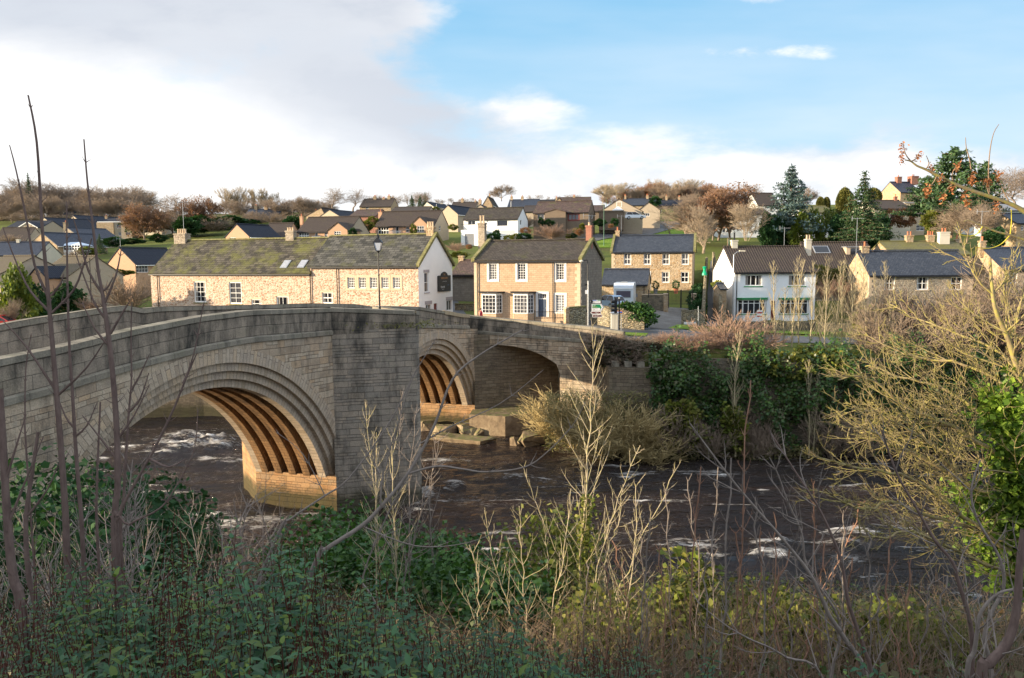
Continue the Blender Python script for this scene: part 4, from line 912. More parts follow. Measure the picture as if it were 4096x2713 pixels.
        mb.face([(b,p,bz),(b,back,bz),(b,back,H),(b,p,H)]); mb.face([(a,back,bz),(a,p,bz),(a,p,H),(a,back,H)])
        wl=mb.build('gable_wing',wall,h.root)
        for (xa,xb,za,zb,cr) in ws:
            g=MB(); g.face([(xa,p+.12,za),(xb,p+.12,za),(xb,p+.12,zb),(xa,p+.12,zb)]); g.build('window_pane',M_glass,wl)
            f=MB(); t_=.07
            f.box(xa,xa+t_,p+.05,p+.11,za,zb); f.box(xb-t_,xb,p+.05,p+.11,za,zb); f.box(xa+t_,xb-t_,p+.05,p+.11,zb-t_,zb); f.box(xa+t_,xb-t_,p+.05,p+.11,za,za+t_)
            for k in range(1,cr[0]): x=xa+(xb-xa)*k/cr[0]; f.box(x-.03,x+.03,p+.055,p+.1,za+t_,zb-t_)
            for k in range(1,cr[1]): z=za+(zb-za)*k/cr[1]; f.box(xa+t_,xb-t_,p+.057,p+.098,z-.03,z+.03)
            f.build('window_frame',M_frame,wl)
        rb=MB(); k=(zt-H)/(xm-a); o=.2; yb=h.D*h.rf if h.axis=='x' else h.D*.5
        for sg,xe in ((1,a-o),(-1,b+o)):
            ze=H-k*o+.02; A0,A1=(xe,p-.15,ze),(xe,yb,ze); B0,B1=(xm,yb,zt+.02),(xm,p-.15,zt+.02); up=Vector((0,0,.13))
            lo=[Vector(c) for c in (A0,A1,B0,B1)]; hi=[c+up for c in lo]
            if sg>0: rb.face(hi[::-1]); rb.face(lo); rb.face([lo[0],hi[0],hi[1],lo[1]][::-1]); rb.face([lo[0],lo[3],hi[3],hi[0]])
            else: rb.face(hi); rb.face(lo[::-1]); rb.face([lo[0],lo[1],hi[1],hi[0]]); rb.face([lo[3],lo[0],hi[0],hi[3]])
        rb.build('wing_roof',roof or h.roofm,h.root)
        if barge:
            g=MB()
            for xe in (a-o,b+o):
                A_=Vector((xe,p-.19,H-k*o-.1)); C_=Vector((xm,p-.19,zt-.08)); g.prism([A_,C_,C_+Vector((0,0,.24)),A_+Vector((0,0,.24))],(0,.04,0))
            g.build('bargeboard',barge,h.root)
        return wl
def mast(x,y,z,h_,label,n=6,parent=None):
    """television aerial on a thin mast"""
    o=empty('television_aerial',(x,y,z),0,label,'aerial')
    mb=MB(); mb.tube([(0,0,0),(0,0,h_)],.025,5); mb.build('mast',M_galv,o)
    mb=MB(); mb.tube([(-.6,0,h_-.1),(.7,.1,h_-.1)],.02,4)
    for k in range(n): x_=-.5+k*.22; mb.tube([(x_,-.35,h_-.1),(x_,.35,h_-.1)],.015,4)
    mb.tube([(-.55,0,h_-.35),(-.55,0,h_+.15)],.02,4); mb.build('antenna',M_galv,o)
# ---------------------------------------------------------------- riverside houses
# public house with white gable
h=House('public_house','stone pub with a big stone-slate roof and a white rendered gable with sign board','pub',(*[1830,862],78),(800,858),20,Z2,ridge=(1400,583),D=8.2,side='R',wall=M_rub_pub,roof=R_pub2,gable_r=M_white,zbase=8.6,drop=1.2)
for x in (1160,1266,1372,1481,1590): h.window(x,970,x+70,1074,cols=4,rows=4,surround=M_dress,sw=.22,bar=.03)
h.window(920,1113,1020,1217,cols=2,rows=2,lintel=M_dress,sill=M_dress,fw=.09,bar=.06)
h.window(1888,926,1930,1112,'r',1,2,lintel=M_greyst,sill=M_greyst,hl=.3)
h.window(2098,1188,2150,1285,'r',2,1,lintel=M_greyst,hl=.38); h.window(1900,1226,1955,1290,'r',2,1,lintel=M_greyst,hl=.35)
h.door(1978,1217,2012,1300,'r',M_redwood,panels=False)
h.chimney(1893,495,2005,605,3,M_rub_tan,M_buffpot,ph=.55,wf=.62); h.finish(coping=M_mosscop,copside='r',pipes=[(812,1000),(1066,1000)],ridge_tiles=M_mosscop)
PUB=h
sg=empty('sign_board',h.M@Vector(h.put('r',*[(h.rect(2010,915,2128,1100,'r')[0]+h.rect(2010,915,2128,1100,'r')[1])/2],0.02,h.rect(2010,950,2128,1100,'r')[2])),math.pi/2-h.th,'black shaped pub sign board with gold and white lettering on the white gable','sign')
a0,a1,z0,z1=h.rect(2010,950,2128,1095,'r'); _,_,_,zt=h.rect(2010,915,2128,1100,'r'); w_=a1-a0; hh=z1-z0; mb=MB()
prof=[(-w_/2,0),(w_/2,0),(w_/2,hh),(w_*.27,hh)]+[(w_*.25*math.cos(t_),hh+(zt-z1)*math.sin(t_)) for t_ in np.linspace(.1,math.pi-.1,9)]+[(-w_*.27,hh),(-w_/2,hh)]
mb.prism([(x,.0,z) for x,z in prof],(0,-.08,0)); mb.build('board',plain('sign_black',(.02,.02,.025),.5,.1),sg)
mb=MB(); 
for i in range(len(prof)): 
    a,b=prof[i],prof[(i+1)%len(prof)]; mb.tube([(a[0],-.08,a[1]),(b[0],-.08,b[1])],.035,4)
mb.build('frame',M_black,sg)
M_gold=plain('gold_lettering',(.45,.22,.08),.5,.05); M_wl=plain('white_lettering',(.75,.75,.75),.6,.02); M_bl=plain('blue_lettering',(.08,.2,.4),.6,.02)
TX=lambda x,z,y=-.095: Matrix.Translation((x,y,z))@Matrix.Rotation(R(90),4,'X')
text_mesh('lettering','THE',.26,TX(0,hh*1.07),M_gold,sg,'CENTER'); text_mesh('lettering','WHITE SWAN',.27,TX(0,hh*.84),M_gold,sg,'CENTER',.93,.006)
text_mesh('lettering','COACHING  HOUSE',.11,TX(0,hh*.63),M_wl,sg,'CENTER'); text_mesh('lettering','Riverside',.34,TX(-w_*.14,hh*.28),M_wl,sg,'CENTER',.8); text_mesh('lettering','RESTAURANT',.1,TX(-w_*.12,hh*.13),M_wl,sg,'CENTER'); text_mesh('lettering','ROOMS',.14,TX(w_*.3,hh*.38),M_bl,sg,'CENTER')
# long cottage range left of the pub
C=plane_pt(*Z2(812,920),h.Rp,h.th)
h2=House('stone_cottage','long rubble stone cottage range with a mossy roof left of the pub','cottage',C,(1425,980),20,lambda x,y:Z1(x,y),ridge=(2100,672),D=8.6,side='R',wall=M_rub_pub,roof=R_pub1,zbase=8.4,drop=1.2)
h=h2
h.window(1838,1056,1950,1255,cols=2,rows=4,lintel=M_dress,sill=M_mosscop,fw=.11,vbar=1); h.window(2172,1062,2288,1270,cols=2,rows=4,lintel=M_dress,sill=M_mosscop,fw=.11)
h.z=Z2
h.window(250,1178,343,1262,cols=1,rows=2,lintel=M_dress,fw=.09); h.window(487,1150,603,1246,cols=2,rows=1,lintel=M_dress,fw=.1); h.window(38,1014,155,1222,cols=2,rows=2,fw=.1,lintel=M_dress,sill=M_mosscop) if False else None
h.z=Z1; h.chimney(1640,605,1815,735,4,M_rub_grey,M_buffpot,wf=.62,ph=.55); h.z=Z2; h.chimney(555,530,695,672,3,M_rub_grey,M_buffpot,wf=.55,ph=.35)
h.z=Z1; h.finish(pipes=[(1500,1100)],ridge_tiles=M_mosscop); h.z=Z2
for (x0,y0,x1,y1) in ((520,822,592,886),(682,820,752,884)):
    k=(h.rz-h.h)/(h.D/2); n=Vector((0,-k,1)).normalized()
    def onroof(x,y):
        d=h.Mi.to_3x3()@ray(*h.z(x,y)); p0=Vector((0,0,h.h+h.rt)); return h.cl+d*(n.dot(p0-h.cl)/n.dot(d))
    a=onroof(x0,y1); b=onroof((x0+x1)/2+14,y0); wd=.85; mb=MB(); sl_=Vector((0,1,k)).normalized(); ln=1.25; o=Vector((a.x,a.y,a.z))
    X=Vector((1,0,0)); q=[o,o+X*wd,o+X*wd+sl_*ln,o+sl_*ln]; mb.prism(q,n*.1); sk=mb.build('skylight',M_galv,h.root)
    i=[o+X*.08+sl_*.1+n*.11,o+X*(wd-.08)+sl_*.1+n*.11,o+X*(wd-.08)+sl_*(ln-.08)+n*.11,o+X*.08+sl_*(ln-.08)+n*.11]; mb=MB(); mb.face(i); mb.build('pane',M_curt,sk)
C=plane_pt(*Z1(1740,550),h.Rp+Vector((math.sin(h.th),math.cos(h.th),0))*4,h.th); mast(C.x,C.y,C.z-.3,3.4,'tall television aerial on the left chimney of the long cottage')
# georgian stone house
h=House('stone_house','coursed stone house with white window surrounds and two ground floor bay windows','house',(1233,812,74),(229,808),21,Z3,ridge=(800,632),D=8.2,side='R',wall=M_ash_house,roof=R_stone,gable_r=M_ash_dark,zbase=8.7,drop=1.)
for q in ((350,830,464,1010),(620,828,736,1010),(986,828,1103,1012)): h.window(q[0]+18,q[1]+12,q[2]-18,q[3]-16,cols=3,rows=6,surround=M_dressw,sw=.2,bar=.028)
h.window(1001,1136,1087,1294,cols=3,rows=6,surround=M_dressw,sw=.2,curtain=True,bar=.028)
h.door(836,1128,915,1345,surround=M_dressw,sw=.24,fan=.5)
for bx in (300,597):
    x0,y0,x1,y1=bx,1118,bx+195,1312; a=h.px(x0,y0,'y',0); b=h.px(x1,y1,'y',0); dp=.75; zt=a.z; zb_=b.z
    mb=MB(); pl=[(a.x,0),(a.x+.35,-dp),(b.x-.35,-dp),(b.x,0)]
    bay=None; mb.prism([(x,y,zt-.12) for x,y in pl],(0,0,.12)); bay=mb.build('bay_window',M_frame,h.root); mb=MB(); mb.prism([(x,y,0-.5) for x,y in pl],(0,0,zb_+.5)); mb.build('plinth',M_ash_house,bay)
    rb=MB(); rb.prism([(a.x-.3,.0,zt),(a.x+.15,-dp-.2,zt),(b.x-.15,-dp-.2,zt),(b.x+.3,0,zt)],(0,0,.16)); rb.build('bay_roof',M_black,bay)
    for (p,q) in zip(pl[:-1],pl[1:]):
        g=MB(); p_=Vector((*p,0)); q_=Vector((*q,0)); d=(q_-p_); l=d.length; d.normalize(); nn_=Vector((d.y,-d.x,0)); z0_,z1_=zb_+.02,zt-.13
        P4=lambda s,o,z: p_+d*s+nn_*o+Vector((0,0,z))
        g.face([P4(.05,-.04,z0_),P4(l-.05,-.04,z0_),P4(l-.05,-.04,z1_),P4(.05,-.04,z1_)]); g.build('pane',M_glass,bay)
        f=MB(); nc=4 if l>1.3 else 2
        def bar(s0,s1,za,zb): f.prism([P4(s0,-.02,za),P4(s1,-.02,za),P4(s1,-.02,zb),P4(s0,-.02,zb)],nn_*.04)
        bar(0,.07,z0_,z1_); bar(l-.07,l,z0_,z1_); bar(.07,l-.07,z0_,z0_+.07); bar(.07,l-.07,z1_-.07,z1_)
        for k in range(1,nc): s=l*k/nc; bar(s-.015,s+.015,z0_+.07,z1_-.07)
        for k in range(1,5): z=z0_+(z1_-z0_)*k/5; bar(.07,l-.07,z-.015,z+.015)
        f.build('frame',M_frame,bay)
h.chimney(268,455,345,660,2,M_rub_grey,M_buffpot,ph=.75,wf=.8,dep=.8); h.chimney(1290,480,1348,640,1,M_brick_r,M_buffpot,ph=.3,wf=.9,dep=.9)
h.finish(coping=M_mosscop,pipes=[(262,900),(978,900)],quoins=M_dress)
HS=h
mast(*(HS.M@Vector((HS.L-.5,HS.D*.6,HS.rz+1.0))),1.6,'television aerial beside the red brick chimney of the stone house')
# small building in the gap
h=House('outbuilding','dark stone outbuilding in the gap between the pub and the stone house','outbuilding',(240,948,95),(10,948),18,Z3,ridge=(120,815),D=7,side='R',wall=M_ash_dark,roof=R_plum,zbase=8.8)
h.chimney(80,765,138,842,0,M_rub_tan,wf=.8); h.finish()
# detached back house and garage
h=House('stone_house','detached tan stone house with dark blue slate roof and seven white sash windows','house',(2312,728,106),(1532,728),14,Z3,ridge=(1950,580),D=7.5,side='R',wall=M_rub_tan,roof=R_blue,zbase=10.3)
for x in (1646,1834,2011,2193): h.window(x,746,x+70,850,cols=2,rows=2,sill=M_dress,fw=.09,bar=.06,lintel=M_dress,hl=.12)
for x in (2006,2188): h.window(x,918,x+72,1020,cols=2,rows=2,sill=M_dress,lintel=M_dress,fw=.09,bar=.06)
h.door(1868,920,1893,1085,matl=M_redwood,surround=M_frame,sw=.12)
h.chimney(1566,528,1608,582,1,M_rub_tan,M_terra,wf=.9,dep=.8); h.finish(coping=M_mosscop,copside='lr',pipes=[(2296,800)],quoins=M_dress)
mast(*(h.M@Vector((.9,3.7,h.rz+.4))),2.6,'television aerial beside the left chimney of the detached back house')
h=House('stone_garage','low stone garage with a dark slate roof beside the detached back house','garage',(1868,1038,98),(1440,1038),14,Z3,ridge=(1660,902),D=6,side='R',wall=M_rub_tan,roof=R_blue,zbase=9.3); h.finish(pipes=[(1838,1100)])
# white semi detached pair
h=House('white_house','white rendered house pair with green trimmed bay windows and brown tiled roof','house',(500,915,89),(1178,915),-3,Z4,ridge=(800,712),D=8,side='L',wall=M_whiteb,roof=R_brown,zbase=8.1,gable_l=M_white)
for x in (585,948): h.window(x,940,x+144,1034,cols=3,rows=1,fw=.09,bar=.09,sill=M_green_p)
for x0,x1 in ((540,776),(892,1130)):
    a=h.px(x0,1150,'y',-.5); b=h.px(x1,1272,'y',-.5); dp=.55; pl=[(a.x,0),(a.x+.35,-dp),(b.x-.35,-dp),(b.x,0)]
    mb=MB(); mb.prism([(x,y,-.5) for x,y in pl],(0,0,b.z+.5)); bay=mb.build('bay_window',M_whiteb,h.root)
    q=MB(); q.prism([(a.x-.2,0,a.z),(a.x+.2,-dp-.2,a.z),(b.x-.2,-dp-.2,a.z),(b.x+.2,0,a.z)],(0,0,.22)); q.build('bay_roof',M_green_p,bay)
    q=MB(); q.prism([(a.x-.1,0,b.z),(a.x+.28,-dp-.1,b.z),(b.x-.28,-dp-.1,b.z),(b.x+.1,0,b.z)],(0,0,.08)); q.build('sill',M_green_p,bay)
    for p,q2 in zip(pl[:-1],pl[1:]):
        p_=Vector((*p,0)); q_=Vector((*q2,0)); d=q_-p_; l=d.length; d.normalize(); nn_=Vector((d.y,-d.x,0)); z0_,z1_=b.z+.08,a.z
        P4=lambda s,o,z: p_+d*s+nn_*o+Vector((0,0,z)); g=MB(); g.face([P4(0,-.05,z0_),P4(l,-.05,z0_),P4(l,-.05,z1_),P4(0,-.05,z1_)]); g.build('pane',M_glass,bay)
        f=MB(); nc=4 if l>1.5 else 1
        def bar(s0,s1,za,zb): f.prism([P4(s0,-.02,za),P4(s1,-.02,za),P4(s1,-.02,zb),P4(s0,-.02,zb)],nn_*.05)
        bar(0,.07,z0_,z1_); bar(l-.07,l,z0_,z1_); bar(.07,l-.07,z0_,z0_+.07); bar(.07,l-.07,z1_-.07,z1_); bar(.07,l-.07,z1_-.42,z1_-.36)
        for k in range(1,nc): s=l*k/nc; bar(s-.04,s+.04,z0_+.07,z1_-.07)
        f.build('frame',M_frame,bay)
h.door(800,1158,836,1325,matl=M_redwood,panels=True)
h.chimney(470,650,520,738,1,M_cream,M_black,ph=.9,wf=.9,dep=.8); h.chimney(1088,642,1135,738,2,M_cream,M_buffpot,wf=.9,dep=.8)
h.finish(pipes=[(515,1000)]); WH=h
mast(*(h.M@Vector((h.L-2.0,4.4,h.rz+.2))),2.2,'television aerial beside the right chimney of the white house pair')
h=House('terrace_house','long brown pantiled house standing behind the white house pair','house',(1150,900,99),(1720,905),1,Z4,ridge=(1400,676),D=9,side='L',wall=M_rub_grey,roof=R_brown,zbase=8.5)
h.window(1375,898,1425,938); h.window(1225,898,1280,935)
def rooflight(h,x0,y0,x1,y1,wd,ln):
    k=(h.rz-h.h)/(h.D/2); n=Vector((0,-k,1)).normalized(); d=h.Mi.to_3x3()@ray(*h.z(x0,y1)); o=h.cl+d*(n.dot(Vector((0,0,h.h+h.rt))-h.cl)/n.dot(d)); s=Vector((0,1,k)).normalized(); X=Vector((1,0,0))
    mb=MB(); mb.prism([o,o+X*wd,o+X*wd+s*ln,o+s*ln],n*.1); sk=mb.build('skylight',M_galv,h.root); mb=MB(); mb.face([o+X*.1+s*.1+n*.11,o+X*(wd-.1)+s*.1+n*.11,o+X*(wd-.1)+s*(ln-.1)+n*.11,o+X*.1+s*(ln-.1)+n*.11]); mb.build('pane',M_glass,sk)
h.finish(); rooflight(h,1172,0,1172,762,2.0,1.5)
d0=h.px(1432,790,'y',2.4); d1=h.px(1550,710,'y',2.4); mb=MB(); mb.box(d0.x,d1.x,d0.y,d0.y+2.6,d0.z-.3,d1.z,0); dm=mb.build('dormer',M_dress,h.root); mb=MB(); mb.box(d0.x-.15,d1.x+.15,d0.y-.2,d0.y+2.8,d1.z,d1.z+.12); mb.build('roof',M_lead,dm); mb=MB(); mb.box(d0.x+.5,d1.x-.2,d0.y-.03,d0.y-.01,d0.z+.1,d1.z-.15); mb.build('window_pane',M_glass,dm)
# terraces at the right
h=House('terrace_house','grey stone terrace with blue slate roof and sash windows behind the bare saplings','house',(310,1045,87),(1032,1042),0,Z5,ridge=(640,884),D=6.5,side='L',wall=M_rub_grey,roof=R_blue,gable_l=M_rub_tan,zbase=8.)
for q in ((414,1056,490,1150),(641,1058,722,1150),(878,1060,955,1150),(400,1230,482,1320),(632,1232,702,1310),(845,1230,945,1312)): h.window(*q,cols=2,rows=2,fw=.09,bar=.05,surround=M_dressw if False else None,sill=M_dress)
h.chimney(250,845,300,900,1,M_rub_tan,M_terra,wf=.95,dep=.8); h.finish(quoins=M_dress)
p=P(*Z5(213,985),84.5); mast(p.x,p.y,p.z-1,6.2,'tall white television aerial mast at the left end of the grey terrace')
h=House('terrace_house','stone house with a large sunlit left gable at the right edge','house',(1245,1010,85),(1600,1005),4,Z5,ridge=(1330,864),D=9,side='L',wall=M_rub_grey,roof=R_blue2,gable_l=M_rub_tan,zbase=8.)
h.window(1282,1030,1344,1105,cols=2,rows=1,fw=.09,bar=.09); h.window(1290,1230,1350,1300,cols=2,rows=1)
h.chimney(1063,808,1125,885,1,M_rub_tan,M_terra,wf=.6,dep=.9); h.finish(pipes=[(1258,1100)])
p=P(*Z5(1085,800),87.5); mast(p.x,p.y,p.z-.4,3.6,'television aerial leaning beside the rightmost terrace chimney')
h=House('stone_house','stone house with a mossy tile roof and four chimneys behind the grey terrace','house',(470,905,99),(1010,905),3,Z5,ridge=(700,818),D=8,side='L',wall=M_rub_tan,roof=R_moss,zbase=9.)
h.chimney(553,770,617,836,2,M_rub_tan,M_terra,dep=.7); h.chimney(698,768,764,832,3,M_rub_tan,M_terra,dep=.7); h.chimney(779,746,872,850,2,M_cream,M_terra,dep=.6,yf=.42); h.chimney(899,795,936,850,1,M_rub_tan,M_terra,dep=.9); h.finish(gutter=False)
# ---------------------------------------------------------------- hillside houses, centre
h=House('bungalow','buff brick bungalow with navy tiled roof left of the two long brown-roofed houses','bungalow',(228,585,135),(6,585),24,Z2,ridge=(112,470),D=8,axis='y',wall=M_brick_t,roof=R_navy)
h.window(40,592,102,640,cols=3,rows=1); 
for q in ((232,590,290,640),(320,592,380,640),(395,592,480,640)): h.window(*q,'r',3,1)
h.finish()
h=House('bungalow','navy roofed bungalow wing joined behind the buff brick bungalow','bungalow',(560,590,143),(330,590),10,Z2,ridge=(430,465),D=8,wall=M_brick_s,roof=R_brown); h.finish()
def balcony(h,x0,x1,y0,y1,proj,name='balcony'):
    a=h.px(x0,y0,'y',-proj); b=h.px(x1,y1,'y',-proj); mb=MB(); mb.box(a.x,b.x,-proj,0,b.z-.15,b.z); bb=mb.build(name,M_frame,h.root); mb=MB()
    mb.box(a.x,b.x,-proj,-proj+.05,a.z-.06,a.z); n=int((b.x-a.x)/.14)
    for k in range(n): x=a.x+(b.x-a.x)*k/n; mb.box(x,x+.03,-proj+.01,-proj+.04,b.z,a.z-.06)
    mb.build('railing',M_frame,bb)
h=House('house','buff brick house with brown tiled roof and a gabled wing, left of its bigger twin','house',(1180,537,141),(690,537),14,Z2,ridge=(990,405),D=8.5,wall=M_brick_t,roof=R_brown,gable_r=M_brick_s)
h.window(698,543,797,611,cols=4,rows=2,fw=.08,bar=.1); h.window(851,545,880,612,cols=1,rows=1); h.window(942,540,972,597,cols=1,rows=2); balcony(h,822,905,580,612,1.2)
h.wing(975,1157,(1064,452),1.6,win=[(1035,534,1098,574,3,2)],eave=525); h.chimney(712,395,742,470,1,M_brick_t,M_terra,wf=.9,dep=.9); h.finish()
h=House('house','largest buff brick house with long brown roof, creeper wall and white balcony','house',(1984,482,150),(1424,484),14,Z2,ridge=(1750,350),D=8.5,wall=M_brick_t,roof=R_brown,gable_r=M_brick_s)
h.window(1450,490,1551,562,cols=4,rows=2,fw=.08,bar=.1); h.window(1616,490,1645,560,cols=1,rows=1); h.window(1711,487,1745,545,cols=1,rows=2); balcony(h,1535,1670,532,570,1.3)
h.window(2026,484,2043,530,'r',1,2); h.window(2026,606,2043,640,'r',1,2)
h.wing(1755,1922,(1851,398),1.5,win=[(1820,484,1886,542,3,2)],eave=478); h.chimney(1456,352,1496,415,1,M_brick_t,M_terra,wf=.9,dep=.9); h.finish()
# white split-level bungalow
h=House('white_bungalow','white split-level bungalow with garage below and balcony terrace','bungalow',(642,420,148),(128,420),14,Z3,ridge=(400,320),D=8.5,wall=M_white,roof=R_stone,gable_r=M_whiteb)
h.window(170,432,240,474,cols=2,rows=1); h.window(446,430,546,486,cols=1,rows=1,surround=M_frame,sw=.12); h.window(347,432,364,447,cols=1,rows=1); h.window(663,428,678,474,'r',1,1)
a=h.px(103,522,'y',-3); b=h.px(276,665,'y',-3); mb=MB(); g0=h.px(140,560,'y',-3); g1=h.px(229,662,'y',-3)
mb.box(a.x,g0.x,-3,0,b.z-1,a.z); mb.box(g1.x,b.x,-3,0,b.z-1,a.z); mb.box(g0.x,g1.x,-3,0,g0.z,a.z); gp=mb.build('garage_block',M_white,h.root)
mb=MB(); mb.box(g0.x,g1.x,-2.9,-2.8,b.z-1,g0.z)
for k in range(7): z=b.z+.2+k*.33; mb.box(g0.x+.02,g1.x-.02,-2.93,-2.9,z,z+.27)
mb.build('garage_door',M_lead,h.root)
mb=MB(); n=18
mb.box(a.x,b.x+1,-3,-2.96,a.z+1.0,a.z+1.06)
for k in range(n): x=a.x+(b.x-a.x)*k/(n-1); mb.box(x,x+.03,-3,-2.96,a.z,a.z+1.0)
mb.build('railing',M_blackm,h.root); h.finish()
h=House('bungalow','dark stone bungalow with plum tiled roof and red framed window','bungalow',(1312,357,155),(790,357),14,Z3,ridge=(1100,257),D=9,wall=M_brick_d,roof=R_plum)
h.window(1114,365,1228,438,cols=3,rows=1,frame=M_redwood,fw=.25,bar=.12); h.window(830,373,893,418,cols=2,rows=1); h.window(1003,370,1030,397,cols=1,rows=1,frame=M_redwood); h.window(1340,375,1352,415,'r',1,1)
h.wing(900,1095,(955,330),1.0,roof=R_plum,eave=357,wall=M_brick_d); h.finish()
h=House('house','brown brick gabled house with a roof window, conservatory and flat garage','house',(1412,348,165),(1822,352),10,Z3,side='L',ridge=(1600,232),D=10,axis='y',wall=M_brick_s,roof=R_brown)
h.window(1582,258,1624,303,cols=1,rows=1,surround=M_frame,sw=.1); h.window(1700,352,1755,392,cols=2,rows=1)
a=h.px(1410,350,'y',-3); b=h.px(1640,475,'y',-3); mb=MB(); mb.box(a.x,b.x,-3,0,b.z-1,a.z); mb.box(a.x-.15,b.x+.15,-3.15,0,a.z,a.z+.25); gp=mb.build('flat_garage',M_brick_d,h.root)
mb=MB(); c=h.px(1590,300,'y',-1.5); c0=h.px(1530,347,'y',-1.5); c1=h.px(1652,347,'y',-1.5)
for k in range(9):
    x=c0.x+(c1.x-c0.x)*k/8; mb.tube([(x,-2.9,c0.z),(c.x,-1.4,c.z)],.06,4)
mb.face([(c0.x,-2.9,c0.z),(c1.x,-2.9,c0.z),(c.x,-1.4,c.z-.1)]); mb.box(c0.x,c1.x,-2.95,-2.85,c0.z-.15,c0.z); mb.build('conservatory_roof',M_frame,h.root); h.finish(barge=None)
h=House('house','small brown brick gabled house right of the roof-window house','house',(1790,335,178),(1990,332),10,Z3,side='L',ridge=(1880,263),D=10,axis='y',wall=M_brick_s,roof=R_brown); h.window(1830,362,1892,392,cols=3,rows=1); h.finish()
def simple(name,label,ref,other,th,z,ridge,D,axis,wall,roof,side='L',wins=(),chims=(),group=None,fin={},cat='house',**k):
    h=House(name,label,cat,ref,other,th,z,ridge=ridge,D=D,axis=axis,side=side,wall=wall,roof=roof,group=group,**k)
    for w_ in wins: h.window(*w_[:4],*(w_[4:] or ()))
    for c in chims: h.chimney(*c[:4],c[4] if len(c)>4 else 1,c[5] if len(c)>5 else M_rub_tan,M_terra,wf=.9,dep=.9)
    return h.finish(**fin)
simple('house','brown gable house with navy roof behind the left buff brick house',(880,410,190),(1105,405),22,Z2,(990,333),11,'y',M_brick_s,R_navy)
simple('house','small gable with brown roof at the far left of the hillside cluster',(770,400,200),(950,378),14,Z2,(910,314),9,'y',M_rub_tan,R_brown,chims=[(855,340,870,375)])
simple('house','pink brick house with low brown roof between the two buff brick houses',(1180,390,185),(1430,392),12,Z2,(1300,337),9,'x',M_brick_r,R_plum)
simple('stone_house','old two-storey stone house with three chimneys below the tall bare trees',(1275,300,238),(1570,302),6,Z2,(1420,232),10,'x',M_rub_tan,R_brown,wins=[(1333,303,1362,335)],chims=[(1405,205,1437,245,2),(1488,222,1518,255,2),(1540,200,1570,262,2)])
simple('house','long low house with brown roof above the bigger buff brick house',(1570,350,192),(1920,350),6,Z2,(1750,309),9,'x',M_brick_s,R_brown)
simple('house','cream gabled house with dark roof on the skyline left of a street lamp',(1870,300,255),(1978,308),20,Z2,(1912,258),14,'y',M_cream,R_navy)
simple('house','brown gable house with navy roof just left of the white bungalow',(2028,372,180),(2205,378),24,Z2,(2110,290),12,'y',M_brick_s,R_navy)
simple('farmhouse','distant farmhouse with slate roofs and chimneys among hedges',(185,392,285),(505,378),2,Z2,(340,328),10,'x',M_rub_grey,R_blue2,wins=[(440,380,455,400)],chims=[(280,290,312,330,2,M_rub_dark),(372,300,408,332,3)])
simple('outbuilding','low slate outbuilding in front of the distant farmhouse',(345,425,275),(470,418),0,Z2,(400,388),7,'x',M_rub_grey,R_blue2)
for i,(lab,ref,oth,rd,D_,ax,wl,rf_,ch) in enumerate([
 ('stone gable house on the skyline left of the round bare tree',(310,270,262),(400,296),(355,205),13,'y',M_rub_tan,R_stone,[(366,190,384,225)]),
 ('navy slate roof house on the skyline with a pale lamp before it',(545,305,232),(832,305),(690,238),10,'x',M_rub_grey,R_blue2,[(572,205,596,245),(672,205,698,240)]),
 ('brown gable house directly behind the white bungalow',(240,318,235),(335,320),(285,284),12,'y',M_brick_s,R_navy,[(270,240,300,285,2)]),
 ('long brown roofed house above the navy roofed gable left of the white bungalow',(0,325,250),(235,325),(110,262),10,'x',M_brick_s,R_brown,[(105,228,130,270),(232,245,248,285)]),
 ('brown roofed terrace on the skyline behind the dark bungalow',(1000,262,275),(1330,262),(1170,216),10,'x',M_rub_tan,R_plum,[(1165,200,1188,250,2)]),
 ('low roofed house on the skyline between two bare oaks',(830,268,270),(1000,270),(910,240),9,'x',M_rub_tan,R_brown,[]),
 ('small stone gable with slate roof on the skyline behind the dark bungalow',(985,262,245),(1070,270),(1035,222),10,'y',M_rub_tan,R_brown,[(1000,215,1018,240)]),
 ('slate roofed long terrace on the skyline below the russet wood',(1640,288,262),(1960,288),(1800,228),9,'x',M_rub_tan,R_blue,[(1650,198,1670,235,2),(1858,195,1880,235,2)]),
 ('right half of the slate terrace on the skyline with white chimneys',(1965,290,266),(2290,292),(2100,240),9,'x',M_rub_tan,R_navy,[(2160,208,2182,245,2),(2040,200,2060,240,1)]),
 ('plain brown roofed house between dark bungalow and roof-window house',(1330,345,200),(1460,345),(1390,296),9,'x',M_brick_d,R_plum,[]),
 ('brown shed-like house filling the gap right of the white bungalow',(690,350,190),(800,350),(740,300),9,'x',M_brick_s,R_brown,[]),
 ]): simple('house',lab,ref,oth,8,Z3,rd,D_,ax,wl,rf_,chims=ch)
